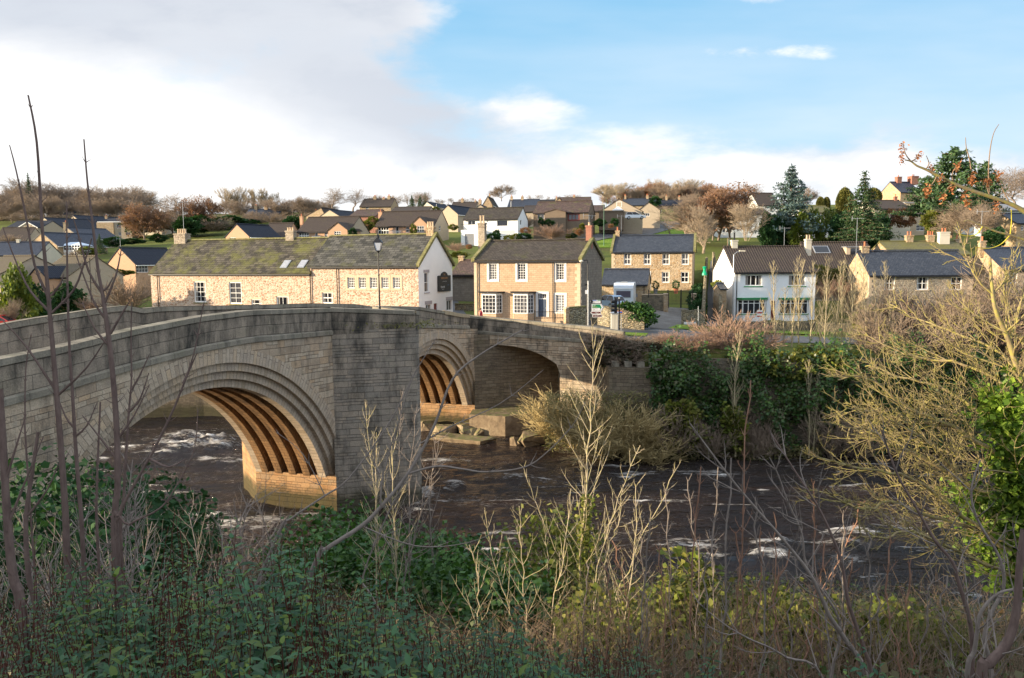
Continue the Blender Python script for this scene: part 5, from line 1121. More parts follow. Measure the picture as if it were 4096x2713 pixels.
# ---------------------------------------------------------------- hillside houses, right
simple('white_house','white rendered house half hidden by bare trees above the footpath',(360,432,162),(800,434),0,Z4,(560,396),9,'x',M_whiteb,R_brown,wins=[(455,432,482,470),(400,535,425,585),(432,545,478,585)],gable_l=M_white)
simple('white_house','brown roofed house with a bright white left gable on the right skyline',(693,366,205),(872,352),-6,Z4,(770,260),9,'x',M_white,R_brown)
simple('bungalow','white bungalow with olive brown roof right of the blue cedar',(1092,420,160),(1345,422),-6,Z4,(1220,371),9,'x',M_whiteb,R_moss,wins=[(1180,428,1215,455)])
simple('stone_house','sunlit stone house with slate roof and two red chimneys high on the right','x',None,0,Z5,None,9,'x',M_rub_tan,R_blue2) if False else None
h=simple('stone_house','sunlit stone house with slate roof and two red chimneys high on the right',(527,470,205),(665,470),-9,Z5,(580,402),9,'x',M_rub_tan,R_blue2,chims=[(495,362,527,405,1,M_brick_r),(588,358,640,402,2,M_brick_r)],ridge_frac=.5,zbase=None)
simple('bungalow','bungalow with brown roof and pale walls below the high sunlit stone house',(350,585,150),(600,585),-3,Z5,(480,531),9,'x',M_cream,R_brown,wins=[(455,592,520,660)],chims=[(480,500,500,535,1,M_brick_r)])
simple('flat_roofed_house','flat roofed house with white window half hidden by the pines',(560,545,158),(700,545),0,Z5,None,6,'x',M_brick_s,M_lead,wins=[(636,698,692,738)],fin=dict(flat=True,gutter=False))
simple('white_house','white house behind the dangling seed branch at the right',(1130,595,150),(1350,598),-5,Z5,(1260,535),9,'x',M_whiteb,M_lead,wins=[(1160,600,1203,642)])
simple('stone_house','stone house with navy roof and sunlit left gable at the far right edge',(1337,687,126),(1480,687),-2,Z5,(1390,622),8,'x',M_rub_tan,R_blue2,wins=[(1366,700,1385,735)])
# ---------------------------------------------------------------- left village
h=simple('house','tan brick house with navy roof and bay window nearest the mossy cottage',(1016,893,126),(1280,895),22,Z1,(1132,742),9.5,'y',M_brick_t,R_navy,wins=[(1290,905,1405,972,'r',4,2)])
p=h.M@Vector((h.ax,.2,h.rz)); mast(p.x,p.y,p.z,1.6,'television aerial on the gable of the tan brick house')
h=House('house','large brown gabled house with mossy roof and a lit gable wing behind the parapet','house',(640,1022,102),(330,1010),17,Z1,ridge=(600,826),D=9.5,side='R',wall=M_brick_s,roof=R_brownm)
h.window(472,1036,625,1110,cols=4,rows=1,fw=.1,bar=.1); h.wing(262,434,(337,922),2.2,wall=M_brick_t,roof=R_navy,win=[(372,1050,400,1120,1,2)],eave=1022); h.finish()
h=House('house','matching brown gabled house with mossy roof at the far left edge','house',(-5,998,98),(-300,990),17,Z1,ridge=(-40,826),D=10.5,side='R',wall=M_brick_s,roof=R_brownm); h.finish()
simple('house','cream house with blue slate roof above the far left mossy roof',(-120,808,150),(350,812),-2,Z1,(100,690),9,'x',M_cream,R_blue2,wins=[(236,826,308,864,'f',3,2)],chims=[(158,658,192,690,0,M_cream)])
h=simple('house','stone gabled house with slate roof and white conservatory in the left village',(262,712,165),(542,728),18,Z1,(395,597),13,'y',M_rub_tan,R_blue2,wins=[(376,735,411,765,'f',3,1),(456,730,504,770,'f',3,1)])
a=h.px(552,718,'y',1.5); b=h.px(765,785,'y',1.5); w_=b.x-a.x; mb=MB(); mb.box(a.x,b.x,1.5,4.5,-1,b.z+.6); cs=mb.build('conservatory',M_frame,h.root); mb=MB(); mb.box(a.x+.1,b.x-.1,1.45,1.48,b.z+.7,a.z-.1); mb.build('glazing',M_glass,cs)
mb=MB()
for k in range(9): x=a.x+w_*k/8; mb.box(x-.06,x+.06,1.38,1.5,b.z,a.z)
mb.box(a.x,b.x,1.37,1.44,a.z-.5,a.z-.42); mb.build('frame',M_frame,cs)
mb=MB(); c0,c1=a.x+w_*.3,a.x+w_*.7; zt=h.px(650,685,'y',3).z; A_=[(a.x-.1,1.3,a.z),(b.x+.1,1.3,a.z),(b.x+.1,4.7,a.z),(a.x-.1,4.7,a.z)]; r0,r1=(c0,3,zt),(c1,3,zt)
mb.face([A_[0],A_[1],r1,r0]); mb.face([A_[1],A_[2],r1]); mb.face([A_[2],A_[3],r0,r1]); mb.face([A_[3],A_[0],r0]); mb.build('glass_roof',plain('milky_glazing',(.55,.66,.78),.3,.1),cs)
simple('house','slate roofed house with tall chimney behind the white conservatory',(560,640,186),(772,666),20,Z1,(636,550),11,'y',M_rub_grey,R_blue2,wins=[(790,680,835,716,'r',3,2),(870,680,890,712,'r',1,2)],chims=[(608,498,640,560,1,M_rub_dark)])
h=House('house','grey house with white bargeboards on its gable wing in the left village','house',(60,547,212),(400,547),4,Z1,ridge=(200,490),D=9,side='L',wall=M_brick_s,roof=R_navy)
h.wing(168,350,(256,495),1.5,win=[(198,556,246,590,2,1),(282,557,316,590,2,1),(218,642,249,678,2,1)],eave=548,barge=M_frame); h.finish()
simple('house','brown gabled house with a small square gable window in the left village',(345,540,236),(562,588),22,Z1,(418,455),16,'y',M_brick_s,R_navy,wins=[(415,520,437,552)])
simple('house','navy roofed house with a narrow gable left of the flat roofed block',(640,480,248),(795,545),24,Z1,(688,432),17,'y',M_brick_s,R_navy)
h=House('flat_roofed_house','flat roofed stone block house with white fascia in the left village','house',(928,492,228),(1245,500),-2,Z1,D=8,side='L',wall=M_brick_s,roof=M_frame)
for q in ((1104,515,1146,552),(1190,516,1230,555),(1192,590,1234,622),(1120,590,1148,620),(956,590,990,625)): h.window(*q,cols=2,rows=1)
mb=MB(); b=h.px(1078,500,'y',0); mb.box(-.3,b.x,-.35,-.02,-.6,h.h-.02); mb.build('stone_bay',M_drystone if False else M_rub_tan,h.root); h.finish(flat=True,gutter=False,ridge_tiles=False)
simple('house','navy roofed house behind the flat roofed block house',(960,490,248),(1290,494),-2,Z1,(1100,462),9,'x',M_brick_s,R_navy,chims=[(995,440,1020,472,1),(1120,455,1140,480,1)])
simple('house','dark roofed house at the far left edge behind bare shrubs',(-80,690,175),(235,692),-2,Z1,(40,552),9,'x',M_brick_s,R_brown)
simple('house','pale glass-fronted house far up among the left wood',(590,425,300),(690,425),6,Z1,(640,385),9,'x',M_cream,R_blue2)
simple('house','white gabled cottage hidden in the russet tree',(1300,465,240),(1560,440),8,Z1,(1500,405),9,'x',M_cream,R_brown)
# ---------------------------------------------------------------- vegetation helpers
def segs_obj(name,segs,matl,parent=None,sides=3):
    a=np.array([(*s[0],*s[1],s[2],s[3]) for s in segs],float).reshape(-1,8)
    p,q,r0,r1=a[:,:3],a[:,3:6],a[:,6],a[:,7]; d=q-p; l=np.linalg.norm(d,axis=1,keepdims=True)+1e-9; d=d/l
    up=np.where(np.abs(d[:,2:3])>.9,np.array([[1.,0,0]]),np.array([[0,0,1.]])); s=np.cross(d,up); s/=np.linalg.norm(s,axis=1,keepdims=True)+1e-9; t_=np.cross(d,s)
    q=q+d*(r1[:,None]*.5); V=np.zeros((len(a),2*sides,3))
    for k in range(sides):
        an=2*math.pi*k/sides; c=s*math.cos(an)+t_*math.sin(an); V[:,k]=p+c*r0[:,None]; V[:,sides+k]=q+c*r1[:,None]
    base=np.arange(len(a))[:,None]*2*sides; F=[]
    for k in range(sides): F.append(np.concatenate([base+k,base+(k+1)%sides,base+sides+(k+1)%sides,base+sides+k],1))
    return npmesh(name,V.reshape(-1,3),np.stack(F,1).reshape(-1,4),4,matl,parent)
def rv(rs): return Vector((rs.gauss(0,1),rs.gauss(0,1),rs.gauss(0,1)))
def grow(rs,p,d,L,r,lv,mx,out,up=.05,ang=.7,nch=4,bend=.12,ratio=.6,rr=.55,rmin=.03,n=3,start=0):
    step=L/n; r0=r; r1=max(rmin,r*(.45 if lv else .6))
    if lv==mx and rmin<.015: r1=rmin*.3
    for i in range(n):
        d=(d+rv(rs)*bend+Vector((0,0,up))).normalized(); q=p+d*step
        ra=r0+(r1-r0)*i/n; rb=r0+(r1-r0)*(i+1)/n; out.append((p,q,ra,rb,lv)); p=q
        if lv<mx and i>=start:
            k=nch//n+(1 if rs.random()<(nch%n)/n else 0)
            for _ in range(k):
                a=rv(rs); a-=d*a.dot(d); a.normalize(); an=ang*rs.uniform(.6,1.3); cdir=(d*math.cos(an)+a*math.sin(an)).normalized()
                grow(rs,p,cdir,L*ratio*rs.uniform(.7,1.2),max(rmin,rb*rr),lv+1,mx,out,up,ang,nch,bend,ratio,rr,rmin,n,0)
    if lv<mx: grow(rs,p,d,L*ratio,r1,lv+1,mx,out,up,ang,nch,bend,ratio,rr,rmin,n,0)
def leafcloud(name,P3,size,matl,parent=None,aspect=.6,updir=.3,seed=0,jit=.4,Nrm=None):
    """one small folded leaf per point"""
    r=np.random.default_rng(seed); n=len(P3); P3=np.asarray(P3,float)
    a=r.normal(size=(n,3)); a[:,2]=a[:,2]*.6-.2; a/=np.linalg.norm(a,axis=1,keepdims=True)
    nr=r.normal(size=(n,3)); nr[:,2]+=updir*3
    if Nrm is not None: nr=nr*.6+np.asarray(Nrm)*1.6
    b=np.cross(nr,a); b/=np.linalg.norm(b,axis=1,keepdims=True)+1e-9
    s=(size*(1+jit*(r.random(n)-.5)*2))[:,None]; c=P3+a*s
    V=np.stack([P3,P3+a*s*.5+b*s*aspect*.5,c,P3+a*s*.5-b*s*aspect*.5],1).reshape(-1,3)
    F=np.arange(4*n).reshape(-1,4); return npmesh(name,V,F,4,matl,parent)
def blobpts(rs,blobs,n,shell=.55,lump=.25,seed=0):
    """points spread through lumpy ellipsoids, denser towards the outside"""
    r=np.random.default_rng(seed); vol=np.array([b[3]*b[4]*b[5] for b in blobs])**.66; vol/=vol.sum(); out=[]
    for b,w_ in zip(blobs,vol):
        k=max(8,int(n*w_)); d=r.normal(size=(k,3)); d/=np.linalg.norm(d,axis=1,keepdims=True)
        lm=1+lump*(np.sin(4*d[:,0]+b[0])*np.sin(5*d[:,1]+b[1])+.6*np.sin(9*d[:,2]+b[2]+3*d[:,0]))
        rad=(shell+(1-shell)*r.random(k))**.7*lm; out.append(np.array(b[:3])+d*rad[:,None]*np.array(b[3:6]))
    return np.concatenate(out)
def proto(kind,seed,trunkm,twigm,leaf=None,**k):
    """a tree ten metres high standing at the origin; trunk and crown are its parts"""
    rs=random.Random(seed); o=empty(k.get('nm','bare_tree'),(0,0,0)); segs=[]
    if kind=='oak': grow(rs,Vector((0,0,-.5)),Vector((0,0,1)),2.9,.28,0,5,segs,up=.03,ang=.75,nch=3,bend=.16,ratio=.78,rr=.7,rmin=k.get('rmin',.022),start=1)
    if kind=='round': grow(rs,Vector((0,0,-.5)),Vector((0,0,1)),2.4,.22,0,5,segs,up=.07,ang=.6,nch=4,bend=.12,ratio=.76,rr=.68,rmin=k.get('rmin',.022),start=0)
    if kind=='poplar': grow(rs,Vector((0,0,-.5)),Vector((0,0,1)),5.4,.2,0,4,segs,up=.14,ang=.42,nch=6,bend=.09,ratio=.62,rmin=k.get('rmin',.035))
    if kind=='multi':
        for j in range(5):
            a=rs.uniform(0,6.28); grow(rs,Vector((.3*math.cos(a),.3*math.sin(a),-.4)),Vector((.35*math.cos(a),.35*math.sin(a),1)).normalized(),3.2,.12,0,4,segs,up=.08,ang=.5,nch=4,bend=.1,ratio=.62,rmin=k.get('rmin',.025))
    if kind=='sapling':
        grow(rs,Vector((0,0,-.3)),Vector((0,0,1)),8.2,.06,0,2,segs,up=.12,ang=.62,nch=10,bend=.03,ratio=.2,rr=.5,rmin=.015,n=8,start=2)
    if kind=='twigbush':
        for j in range(26):
            a=rs.uniform(0,6.28); e=rs.uniform(.2,1.3); grow(rs,Vector((.8*math.cos(a)*rs.random(),.8*math.sin(a)*rs.random(),-.3)),Vector((math.cos(a)*e,math.sin(a)*e,1)).normalized(),5.6*rs.uniform(.6,1.1),.07,0,2,segs,up=.04,ang=.55,nch=7,bend=.1,ratio=.5,rmin=k.get('rmin',.035),n=4)
    E_=np.array([tuple(s[1]) for s in segs]); zmax=E_[:,2].max(); kz=10/zmax
    cx_,cy_=(np.percentile(E_[:,0],98)+np.percentile(E_[:,0],2))/2,(np.percentile(E_[:,1],98)+np.percentile(E_[:,1],2))/2
    kw=10/((np.percentile(E_[:,0],98)-np.percentile(E_[:,0],2)+np.percentile(E_[:,1],98)-np.percentile(E_[:,1],2))/2)
    kk=k.get('rk',1.)
    tf=lambda v: Vector(((v[0]-cx_*min(1,max(0,v[2])/zmax*2))*kw,(v[1]-cy_*min(1,max(0,v[2])/zmax*2))*kw,v[2]*kz))
    segs=[(tf(s[0]),tf(s[1]),s[2]*kk,s[3]*kk,s[4]) for s in segs]
    low=[s for s in segs if s[4]<=(1 if kind in('oak','round','poplar') else 0)]; hi=[s for s in segs if s[4]>(1 if kind in('oak','round','poplar') else 0)]
    if kind!='twigbush':
        segs_obj('trunk',low,trunkm,o,5); segs_obj('crown',hi,twigm,o,3)
    else: segs_obj('stems',low,trunkm,o,3); segs_obj('twigs',hi,twigm,o,3)
    if leaf:
        r=np.random.default_rng(seed); e=np.array([tuple(s[1]) for s in hi]); e=e[r.random(len(e))<leaf[1]]; e=e+r.normal(size=e.shape)*.12
        leafcloud('leaves',e,leaf[2],leaf[0],o,seed=seed)
    COLP.append(o); return o
COLP=[]
def pole_tree(seed,m,nm,r0=.055,bl=1.3,n0=.15,rt=.016,every=.33,ang=.65):
    rs=random.Random(seed); o=empty(nm,(0,0,0)); T=[];K=[]; p=Vector((0,0,-.4)); d=Vector((rs.gauss(0,.03),rs.gauss(0,.03),1)).normalized(); H=10.4; n=16
    for i in range(n):
        d=(d+Vector((rs.gauss(0,.025),rs.gauss(0,.025),.05))).normalized(); q=p+d*H/n; f=i/n; T.append((p,q,r0*(1-.85*f),r0*(1-.85*(f+1/n)),0))
        if f>n0:
            for k in range(max(1,int(H/n/every))):
                pp=p.lerp(q,rs.random()); a=rs.uniform(0,6.28)
                for sg in (0,math.pi):
                    e=ang*rs.uniform(.7,1.2); L=(bl*(1-f)**.6+.25)*rs.uniform(.5,1.15); cd=Vector((math.cos(a+sg)*math.sin(e),math.sin(a+sg)*math.sin(e),math.cos(e)))
                    grow(rs,pp,cd,L,max(rt,r0*.35*(1-f)),0,1,K,up=.16,ang=.5,nch=4,bend=.07,ratio=.4,rmin=rt,n=4,start=1)
        p=q
    zm=max(s[1][2] for s in T+K); k=10/zm; sc_=lambda S_:[(a*k,b*k,c,e,l) for a,b,c,e,l in S_]
    segs_obj('trunk',sc_(T),m,o,5); segs_obj('crown',sc_(K),m,o,3); return o
def conifer_proto(seed,leafm_,h=10.,r0=2.6,layers=20,droop=.35,per=15,size=.42,dens=60,top=.05,nm='conifer_tree',cone=1.0,base=.08):
    rs=random.Random(seed); r=np.random.default_rng(seed); o=empty(nm,(0,0,0)); mb=MB(); mb.tube([(0,0,-.5),(0,0,h*.5),(0,0,h)],[.22,.13,.02],6); mb.build('trunk',B_brown,o); pts=[]; br=[]
    for i in range(layers):
        f=i/(layers-1); z=h*(base+(1-base)*f**.95); rad=r0*((1-f)**cone)*rs.uniform(.75,1.15)+top
        for j in range(per):
            a=rs.uniform(0,6.28); L=rad*rs.uniform(.6,1.12); d=Vector((math.cos(a),math.sin(a),0)); p0=Vector((0,0,z)); p1=p0+d*L+Vector((0,0,-droop*L+.15*L))
            br.append((p0,p1,.04,.015,1)); k=max(3,int(dens*L/r0)); t_=r.random(k)**.6
            q=np.outer(t_,np.array(p1-p0))+np.array(p0); q+=r.normal(size=q.shape)*np.array([.16,.16,.07])*(.5+L*.25); pts.append(q)
    PT=np.concatenate(pts); kw=10/(2*np.percentile(np.hypot(PT[:,0],PT[:,1]),97)); PT[:,:2]*=kw; W=lambda v:Vector((v[0]*kw,v[1]*kw,v[2])); br=[(W(a),W(b),c,d_,e) for a,b,c,d_,e in br]
    segs_obj('crown',br,B_brown,o,3); leafcloud('foliage',PT,size,leafm_,o,aspect=.45,updir=.5,seed=seed); return o
def leafy_proto(seed,leafm_,blobs,n,size,nm='shrub',trunk=True,**k):
    o=empty(nm,(0,0,0))
    if trunk:
        rs=random.Random(seed); sg_=[]; 
        for j in range(5): grow(rs,Vector((0,0,-.3)),Vector((rs.uniform(-.5,.5),rs.uniform(-.5,.5),1)).normalized(),3.,.12,0,1,sg_,nch=3,ang=.7)
        segs_obj('stems',sg_,B_brown,o,3)
    PT=blobpts(None,blobs,n,seed=seed,**k); kw=10/(np.percentile(PT[:,0],98)-np.percentile(PT[:,0],2)); PT[:,:2]*=kw; PT[:,2]=np.maximum(PT[:,2],-.3)*10/np.percentile(PT[:,2],99.5)
    leafcloud('foliage',PT,size,leafm_,o,seed=seed,aspect=.8)
    if nm=='clipped_yew':
        mb=MB(); mb.lathe([(0,10)]+[(4.6*math.sin(a)**.8,5+4.9*math.cos(a)) for a in np.linspace(.15,1.57,8)]+[(4.5,0)],(0,0,0),14); mb.build('core',L_mossy,o,True)
    return o
USED=set()
def plant(pr,x,y,z,hgt,wid=None,rot=None,label=None,cat='tree',group=None):
    """first use moves the prototype itself, later uses copy it"""
    if pr.name in USED: o=copy_tree(pr)
    else: o=pr; USED.add(pr.name)
    s=hgt/10.; w_=(wid/10. if wid else s); o.location=(x,y,z); o.scale=(w_,w_,s); o.rotation_euler=(0,0,random.uniform(0,6.28) if rot is None else rot)
    tag(o,label,cat,group); return o
def plantpx(pr,z,xb,yb,Y,ytop,wpx=None,**k):
    """base pixel, distance and top pixel"""
    b=P(*z(xb,yb),Y); t_=P(*z(xb,ytop),Y); h_=t_.z-b.z; w_=None
    k.pop('wk',0)
    w_=(P(*z(xb+wpx,yb),Y).x-b.x)*1.08 if wpx else None
    return plant(pr,b.x,b.y,b.z,h_,w_,**k)
def bank(u,v):
    d=ray(*ZD(u,v)); t_=.8
    while t_<120:
        p=CAM+d*t_
        if p.z<nz(p.x,p.y): return p
        t_+=.15
    return CAM+d*30
OAK=[proto('oak',s,B_farg,B_farg,nm='bare_tree') for s in (1,2,3)]
RND=[proto('round',s,B_far,B_far,nm='bare_tree') for s in (4,5,6)]
POP=[proto('poplar',s,B_straw,B_straw,nm='poplar_tree',rmin=.03) for s in (7,8)]
RUST=[proto('round',s,B_farg,B_rust,nm='russet_tree',leaf=(L_red,.55,.34)) for s in (9,10)]
PALE=[proto('multi',s,B_pale,B_pale,nm='bare_tree') for s in (11,12)]
SAP=[pole_tree(s,B_sapl,'young_tree',.085,1.6,.10,.014,.26) for s in (13,14,15)]
TWB=[proto('twigbush',s,B_farg,B_far,nm='bare_shrub') for s in (16,17)]
TWG=[proto('twigbush',s,B_suntint,B_suntint,nm='golden_twig_bush') for s in (160,)]  # river wall bushes, with the sun's gold in their twig colour
TWR=[proto('twigbush',s,B_rust,B_rust,nm='red_twig_shrub') for s in (18,)]
CON=[conifer_proto(s,L_conif,nm='conifer_tree') for s in (20,21)]
CEDAR=conifer_proto(22,L_blue,r0=4.2,layers=18,droop=.05,per=14,size=.45,dens=70,nm='blue_cedar',cone=.75)
PINE=[conifer_proto(23,L_pine,r0=3.6,layers=12,droop=-.05,per=13,size=.5,dens=85,nm='pine_tree',cone=.55,base=.25)]
HEDGE=[leafy_proto(s,L_dark,[(0,0,3,3,3,3.4),(1,.5,6,2.4,2.4,3),(-1,0,5,2.6,2.4,3.4)],4200,1.0,nm='evergreen_tree') for s in (30,31)]
GOLD=leafy_proto(32,L_yel,[(0,0,3,2.6,2.6,3.4),(.3,0,6.6,1.9,1.9,3.3)],4200,.9,nm='golden_conifer')
BUSH=[leafy_proto(s,L_dark,[(0,0,4.5,5,5,4.5)],3400,1.0,nm='round_bush',trunk=False) for s in (33,34)]
BUSHY=leafy_proto(35,L_ivyy,[(0,0,4.5,5,5,4.5)],3200,1.0,nm='golden_bush',trunk=False)
DOME=leafy_proto(36,L_mossy,[(0,0,4.6,4,4,5)],7000,.8,nm='clipped_yew',trunk=False,shell=.8,lump=.03)
BUSHR=leafy_proto(37,L_red,[(0,0,4.5,5,5,4.5)],3000,.8,nm='russet_shrub',trunk=False,shell=.4)
# ---------------------------------------------------------------- woods and hillside planting
random.seed(11)
def row(protos,xs0,xs1,n,z,yb,Y,yt,label,group,cat='tree',jx=.5,w=None,wj=(.9,1.35)):
    for i in range(n):
        x=xs0+(xs1-xs0)*(i+random.uniform(-jx,jx)+.5)/n; t_=yt(x) if callable(yt) else yt; YY=Y*random.uniform(.94,1.06); yt_=t_+random.uniform(-14,18)
        b=P(*z(x,yb),YY); h_=P(*z(x,yt_),YY).z-b.z; plant(random.choice(protos),b.x,b.y,b.z-.5,h_+.5,h_*random.uniform(*wj),label=label,cat=cat,group=group)
prof=lambda x: -22+float(np.interp(x,[0,100,260,340,480,560,680,800,900,1000,1120,1300,1400,1500],[190,150,120,90,150,210,160,170,150,190,150,170,240,250]))
row(OAK+RND,-40,1420,25,Z1,445,330,lambda x:prof(x)-8,'leafless brown tree in the wood along the left skyline','bare trees of the left skyline wood')
row(OAK+RND+RND,-40,1380,19,Z1,470,300,lambda x:prof(x)+95,'lower leafless tree at the front of the left wood','front row of the left wood')
row(TWB,-30,1500,16,Z1,480,285,lambda x:400,'grey brown thicket shrub at the foot of the left wood','thicket shrubs under the left wood','shrub',wj=(2.,3.))
row(TWB+BUSH,1350,2200,9,Z1,560,240,lambda x:445,'thicket shrub on the bank right of the russet trees','thicket shrubs beside the russet trees','shrub',wj=(2.,3.))
plantpx(CON[0],Z1,290,440,310,35,120,wk=1.1,label='tall dark conifer rising above the left skyline wood',cat='tree')
for i,(x,yb,yt,w_) in enumerate([(1370,660,300,300),(1500,640,330,220)]): plantpx(RUST[i],Z1,x,yb,210,yt,w_,label=['russet leaved tree beside the flat roofed block house','russet tree just right of the biggest russet tree'][i],cat='tree')
for i,(x,yb,yt,w_) in enumerate([(1640,590,190,330),(1960,560,225,260),(1820,570,260,200)]): plantpx(RUST[1] if i else RND[2],Z1,x,yb,235,yt,w_,label=['tall brown tree behind the tall chimney aerial','ivy stemmed russet tree right of the tall aerial','thin russet tree between two taller brown trees'][i],cat='tree')
for i,x in enumerate([2140,2200,2260,2330,2400,2460,2520,2590]): plantpx(POP[i%2],Z1,x,420,330,[150,170,140,190,165,190,160,200][i],105,wk=1.6,label='pale poplar-like tree on the skyline above the long cottage',cat='tree',group='pale skyline poplars')
row(TWB,2000,3000,12,Z1,470,280,lambda x:400,'grey brown hedge thicket along the middle ridge','hedge thickets on the middle ridge','shrub',wj=(2.,3.))
row(RND+OAK,2080,2960,11,Z1,455,300,270,'brown tree in the band behind the left bungalows','brown trees behind the left bungalows')
row(RND+OAK,2520,3100,5,Z1,430,300,230,'leafless tree on the skyline above the left bungalow','skyline trees above the left bungalow')
row(TWB,100,700,7,Z2,440,250,lambda x:380,'hedgerow thicket around the distant farmhouse','hedgerow thicket by the farmhouse','shrub',wj=(3.,4.5))
row(RND,720,1000,4,Z2,400,300,225,'reddish brown tree on the skyline left of the big spreading trees','skyline trees left of the spreading trees')
for i,(x,w_,yt) in enumerate([(1040,240,105),(1215,330,98)]): plantpx(OAK[i],Z2,x,345,245,yt,w_,wk=1.15,label=['left of the two big spreading bare trees on the skyline','right and larger of the two big spreading bare trees'][i],cat='tree')
row(RND,1420,1640,3,Z2,330,280,170,'slim birch-like tree in front of the old three-chimney house','slim trees near the old three-chimney house')
row(OAK,1690,1960,4,Z2,300,300,150,'bare tree over the dark conifers on the middle skyline','bare trees over the middle conifers')
for i,x in enumerate((1770,1850,1895)): plantpx(CON[i%2],Z2,x,300,290,[190,195,165][i],70,label=['left dark conifer of the middle skyline clump','middle dark conifer of the skyline clump','tallest dark conifer of the middle skyline clump'][i],cat='tree')
row(OAK,1980,2400,6,Z2,290,330,215,'small distant bare tree on the middle skyline','small distant trees of the middle skyline')
row(OAK,-20,330,5,Z3,250,330,215,'small distant tree left of the lone round bare tree','small trees left of the round tree')
plantpx(RND[0],Z3,490,240,270,78,200,wk=1.1,label='lone round bare tree standing out on the centre skyline',cat='tree')
row(OAK,690,1300,7,Z3,245,330,185,'little bare oak behind the skyline roofs','little oaks behind the skyline roofs')
row(POP,1440,1640,5,Z3,250,300,75,'golden brown poplar clump tree right of the skyline roofs','golden brown poplars',wj=(.7,1.))
row(TWB+TWR,1500,2500,14,Z3,262,290,lambda x:175,'brown thicket under the russet wood on the right skyline','thicket under the russet wood','shrub',wj=(1.6,2.4))
row(RND+[RUST[0]],1640,2480,16,Z3,245,300,lambda x:float(np.interp(x,[1640,1800,2000,2200,2400],[130,75,60,90,60])),'russet brown wood tree on the right skyline','russet wood on the right skyline')
row(POP,1950,2400,4,Z3,240,310,25,'thin pale tree rising out of the russet wood','thin pale trees in the russet wood',wj=(.6,.8))
plantpx(BUSH[0],Z3,1945,290,240,205,80,label='round dark green tree beside the small brown gabled house',cat='tree')
plantpx(OAK[2],Z3,2085,560,160,290,250,wk=1.0,label='bare reddish garden tree on the bright lawn',cat='tree')
row(RND+[RUST[0]],60,520,5,Z4,600,150,lambda x:float(np.interp(x,[60,250,420,520],[320,210,160,260])),'tall russet twiggy tree above the detached back house','russet twiggy trees above the back house')
for i,(x,yb,yt,w_) in enumerate([(225,740,330,330),(600,640,300,260),(1100,400,190,180),(650,330,170,200)]): plantpx([PALE[0],PALE[1],RND[1],OAK[0]][i],Z4,x,yb,[118,135,200,215][i],yt,w_,label=['large pale stemmed bare tree right of the back house','pale branched tree half covering the upper white house','thin bare tree behind the blue cedar','round brown tree above the upper white houses'][i],cat='tree')
plantpx(CEDAR,Z4,960,640,140,35,470,wk=1.15,label='big blue cedar on the terrace above the white house pair',cat='tree')
for i,(x,yt,w_) in enumerate([(770,430,110),(850,440,120),(930,450,120),(1040,410,130),(1160,400,110),(1270,400,140),(1370,430,120),(1480,450,120),(1600,420,140),(1700,430,140)]):
    pr=GOLD if i in (3,4,5) else HEDGE[i%2]; plantpx(pr,Z4,x,700,138+i%3*2,yt,w_,wk=1.7,label='golden green conifer in the hedge row behind the white house pair' if pr is GOLD else 'dark conifer in the hedge row behind the white house pair',cat='tree',group='golden hedge conifers' if pr is GOLD else 'dark hedge conifers')
plantpx(DOME,Z4,1415,470,165,228,110,wk=2.0,label='tall clipped yew dome left of the spiky conifer',cat='tree')
plantpx(DOME,Z4,1215,400,185,294,55,wk=2.,label='left of two small clipped yew domes',cat='tree',group='twin clipped domes'); plantpx(DOME,Z4,1265,400,185,296,50,wk=2.,label='right of two small clipped yew domes',cat='tree',group='twin clipped domes')
plantpx(DOME,Z5,335,560,170,448,85,wk=2.,label='clipped yew dome right of the spiky conifer',cat='tree')
plantpx(CON[1],Z5,260,820,132,330,340,wk=1.0,label='spiky dark green conifer between the clipped domes',cat='tree')
plantpx(PINE[0],Z5,880,760,128,165,480,wk=1.05,label='tallest dark pine with layered branches at the right',cat='tree')
plantpx(PINE[0],Z5,700,720,134,360,330,wk=1.1,rot=2.,label='shorter broad pine left of the tallest pine',cat='tree'); plantpx(PINE[0],Z5,1100,740,136,262,240,wk=1.1,rot=4.,label='pine right of the tallest pine',cat='tree')
row(RND,930,1090,3,Z5,780,118,500,'twiggy plum brown tree under the right pines','plum brown trees under the pines')
row(OAK,1120,1500,5,Z5,560,170,265,'grey bare tree on the far right skyline','grey trees on the far right skyline')
for i,(x,yb,yt,w_) in enumerate([(450,700,590,110),(555,705,585,110)]): plantpx(BUSHR,Z5,x,yb,145,yt,w_,label=['russet climbing shrub on the pale bungalow','second russet shrub right end of the pale bungalow'][i],cat='shrub')
plantpx(BUSHY,Z5,740,730,128,605,90,label='bright green bush under the pines',cat='bush')
plantpx(HEDGE[0],Z5,1175,850,110,720,110,wk=1.4,label='yellow green tree behind the rightmost aerial',cat='tree')
